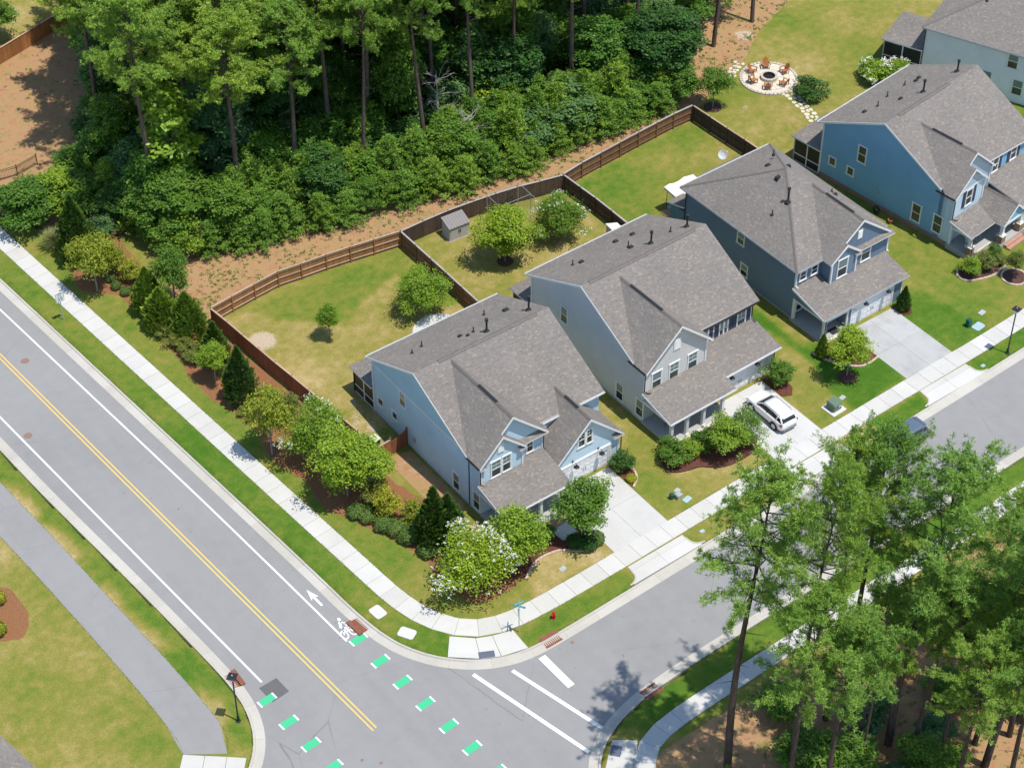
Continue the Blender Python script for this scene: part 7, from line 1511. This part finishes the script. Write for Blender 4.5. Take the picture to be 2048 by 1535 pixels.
def dead_tree(x, y, h, label, seed):
    rg = np.random.default_rng(seed); t = thing('dead_tree', label, 'dead tree', (x, y, 0)); limbs = [([(0, 0, -.1), (.1, .05, h * .5), (0, .1, h)], [.11, .07, .02])]
    for i in range(26):
        z = h * rg.uniform(.45, .98); az = rg.uniform(0, 6.28); L = rg.uniform(.8, 2.2); d = np.array([math.cos(az), math.sin(az), rg.uniform(.0, .8)]); p = np.array([0, 0, z]); q = p + d * L; limbs.append(([tuple(p), tuple((p + q) / 2 + rg.normal(size=3) * .12), tuple(q)], [.035, .022, .008]))
        for j in range(4): s = rg.uniform(.4, 1); a = p + d * L * s; b = a + unit(d + rg.normal(size=3) * .8) * rg.uniform(.3, .9); limbs.append(([tuple(a), tuple(b)], [.014, .005]))
    limbs_a = limbs[:1]; limb_tubes(limbs_a, 7).build('trunk', 'dead_wood', t); limb_tubes(limbs[1:], 4).build('branches', 'dead_wood', t)
dead_tree(13.6, 30.0, 9.5, 'bare grey dead tree with fine twigs in the wood', 3); dead_tree(15.0, 26.9, 5.8, 'lower bare grey dead branches beside the thick pine trunk', 4)
# ------------------------------------------------------------------ pines in the right foreground
NP = [(-11.6, -40.9, 29.2, 7.6), (-8.3, -43.4, 30.2, 6.2), (-3.5, -41.8, 27.8, 5.8), (-2.0, -42.4, 28.7, 6.4), (-1.0, -46.1, 28.5, 8.2), (-11.7, -46.3, 22.6, 6.6), (-8.7, -47.5, 19.7, 6.2), (-3.4, -45.0, 17, 4.6), (-.5, -47.8, 19.5, 5.2), (.2, -49.6, 18.5, 5.2), (2.8, -51.7, 26.6, 7.6), (3.6, -49.8, 16.5, 5.2), (6.1, -50.4, 20, 6.4), (9.4, -44.2, 17, 6.0), (-2.4, -53.2, 18.6, 5.6), (.9, -54.7, 21, 6.4), (7.3, -47.6, 14, 5.2), (-4.4, -46.6, 15, 3.6), (12.8, -47, 18, 6.5)]
nl_ = {0: 'leftmost tall pine of the near wood, crown over the street', 1: 'second tall pine from the left in the near wood', 4: 'thick leaning pine trunk in the middle of the near wood', 10: 'thick pine trunk near the bottom right corner'}
for i, (x, y, h, w) in enumerate(NP):
    plant(f'near{i % 4}', x, y, h, w, 'pine_tree', nl_.get(i, 'pine in the near wood at the lower right'), T_, None, None if i in nl_ else 'pines of the near wood')
for i in range(58):
    for _ in range(50):
        x = rw.uniform(-14, 22); y = rw.uniform(-60, -38.5)
        if math.hypot(x + 11.6, y + 40) > 2.0 and not (x < -8 and y > -41.5): break
    plant(rw.choice(['under0', 'under1', 'shrub0', 'shrub1', 'under2']), x, y, rw.uniform(1.6, 3.6), rw.uniform(2.0, 3.8), 'forest_shrub', 'leafy undergrowth bush below the near pines', S_, rw.choice(['leaf_mid', 'leaf_bright', 'leaf_forest', 'leaf_mid', 'leaf_blue']), 'undergrowth of the near wood')
# ------------------------------------------------------------------ weeds and tufts on the bare ground
def weeds():
    rg = np.random.default_rng(9); X = rg.uniform(-30, 60, 30000); Y = rg.uniform(18, 76, 30000); ok = inside(DIRT_N, X, Y) & ~inside(LAWN_NW, X, Y)
    ey = np.interp(X, [p[0] for p in WOOD_N], [p[1] for p in WOOD_N]); strip_ = ok & (Y < ey + 1.5) & (X > -17); clear_ = ok & (X < -8) & (Y > 44); keep_ = strip_ & (rg.random(len(X)) < .95) | clear_ & (rg.random(len(X)) < .12)
    hm = np.sin(X * .9) * np.cos(Y * 1.1 + X * .3) + rg.normal(size=len(X)) * .5; keep_ &= hm > -.15
    c = np.c_[X[keep_], Y[keep_], np.zeros(keep_.sum())]
    x2 = rg.uniform(-16, 25, 900); y2 = rg.uniform(-62, -37.5, 900); c = np.r_[c, np.c_[x2, y2, np.zeros(900)]]
    n = len(c); k = 9; r = rg.uniform(.07, .26, n); cc = np.repeat(c, k, 0); rr_ = np.repeat(r, k)[:, None]; d = rnd_dir(rg, n * k); d[:, 2] = np.abs(d[:, 2]) * .6; p = cc + d * rr_ * rg.uniform(.3, 1.1, (n * k, 1)) + np.array([0, 0, .04])
    v, f = leaf_quads(p, unit(d * .4 + np.array([0, 0, .9]) + rnd_dir(rg, n * k) * .4), (rr_[:, 0] * rg.uniform(.45, .8, n * k)), rg); tag(link('weeds', np_mesh('weeds', v, f, 'weed')), 'low green weeds scattered over the straw covered bare ground', 'weeds', kind='stuff')
    # grass fringe along slabs and kerbs
    V, F, o = [], [], 0
    lines = [SWR, offset(SWC, .84), offset(KR, .06), offset(KL, -.06), PATH_L, PATH_R, offset(RBC, .78), offset(RBC, -.78), offset(KB, -.06)]
    P = []
    for ln in lines:
        q = resample(ln, .05); q = q[(q[:, 0] > -56) & (q[:, 0] < 62) & (q[:, 1] > -58) & (q[:, 1] < 62)]; P.append(q[rg.random(len(q)) < .8])
    P = np.concatenate(P); ok = ~((P[:, 1] > -24.5) & (P[:, 1] < -19) & (((P[:, 0] > -6) & (P[:, 0] < .7)) | ((P[:, 0] > 10.8) & (P[:, 0] < 17.5)) | ((P[:, 0] > 26) & (P[:, 0] < 33)))) & ~((P[:, 0] > -21.8) & (P[:, 0] < -16) & (P[:, 1] < -18.5) & (P[:, 1] > -24.5)); P = P[ok]
    n = len(P); c = np.c_[P + rg.normal(size=(n, 2)) * .035, np.full(n, .02)]; d = unit(np.c_[rg.normal(size=(n, 2)) * .5, np.ones(n)]); v, f = leaf_quads(c, unit(np.c_[rg.normal(size=(n, 2)), np.full(n, .5)]), rg.uniform(.06, .13, n), rg); tag(link('grass_fringe', np_mesh('grass_fringe', v, f, 'weed')), 'ragged grass edge along the paving', 'grass', kind='stuff')
weeds()
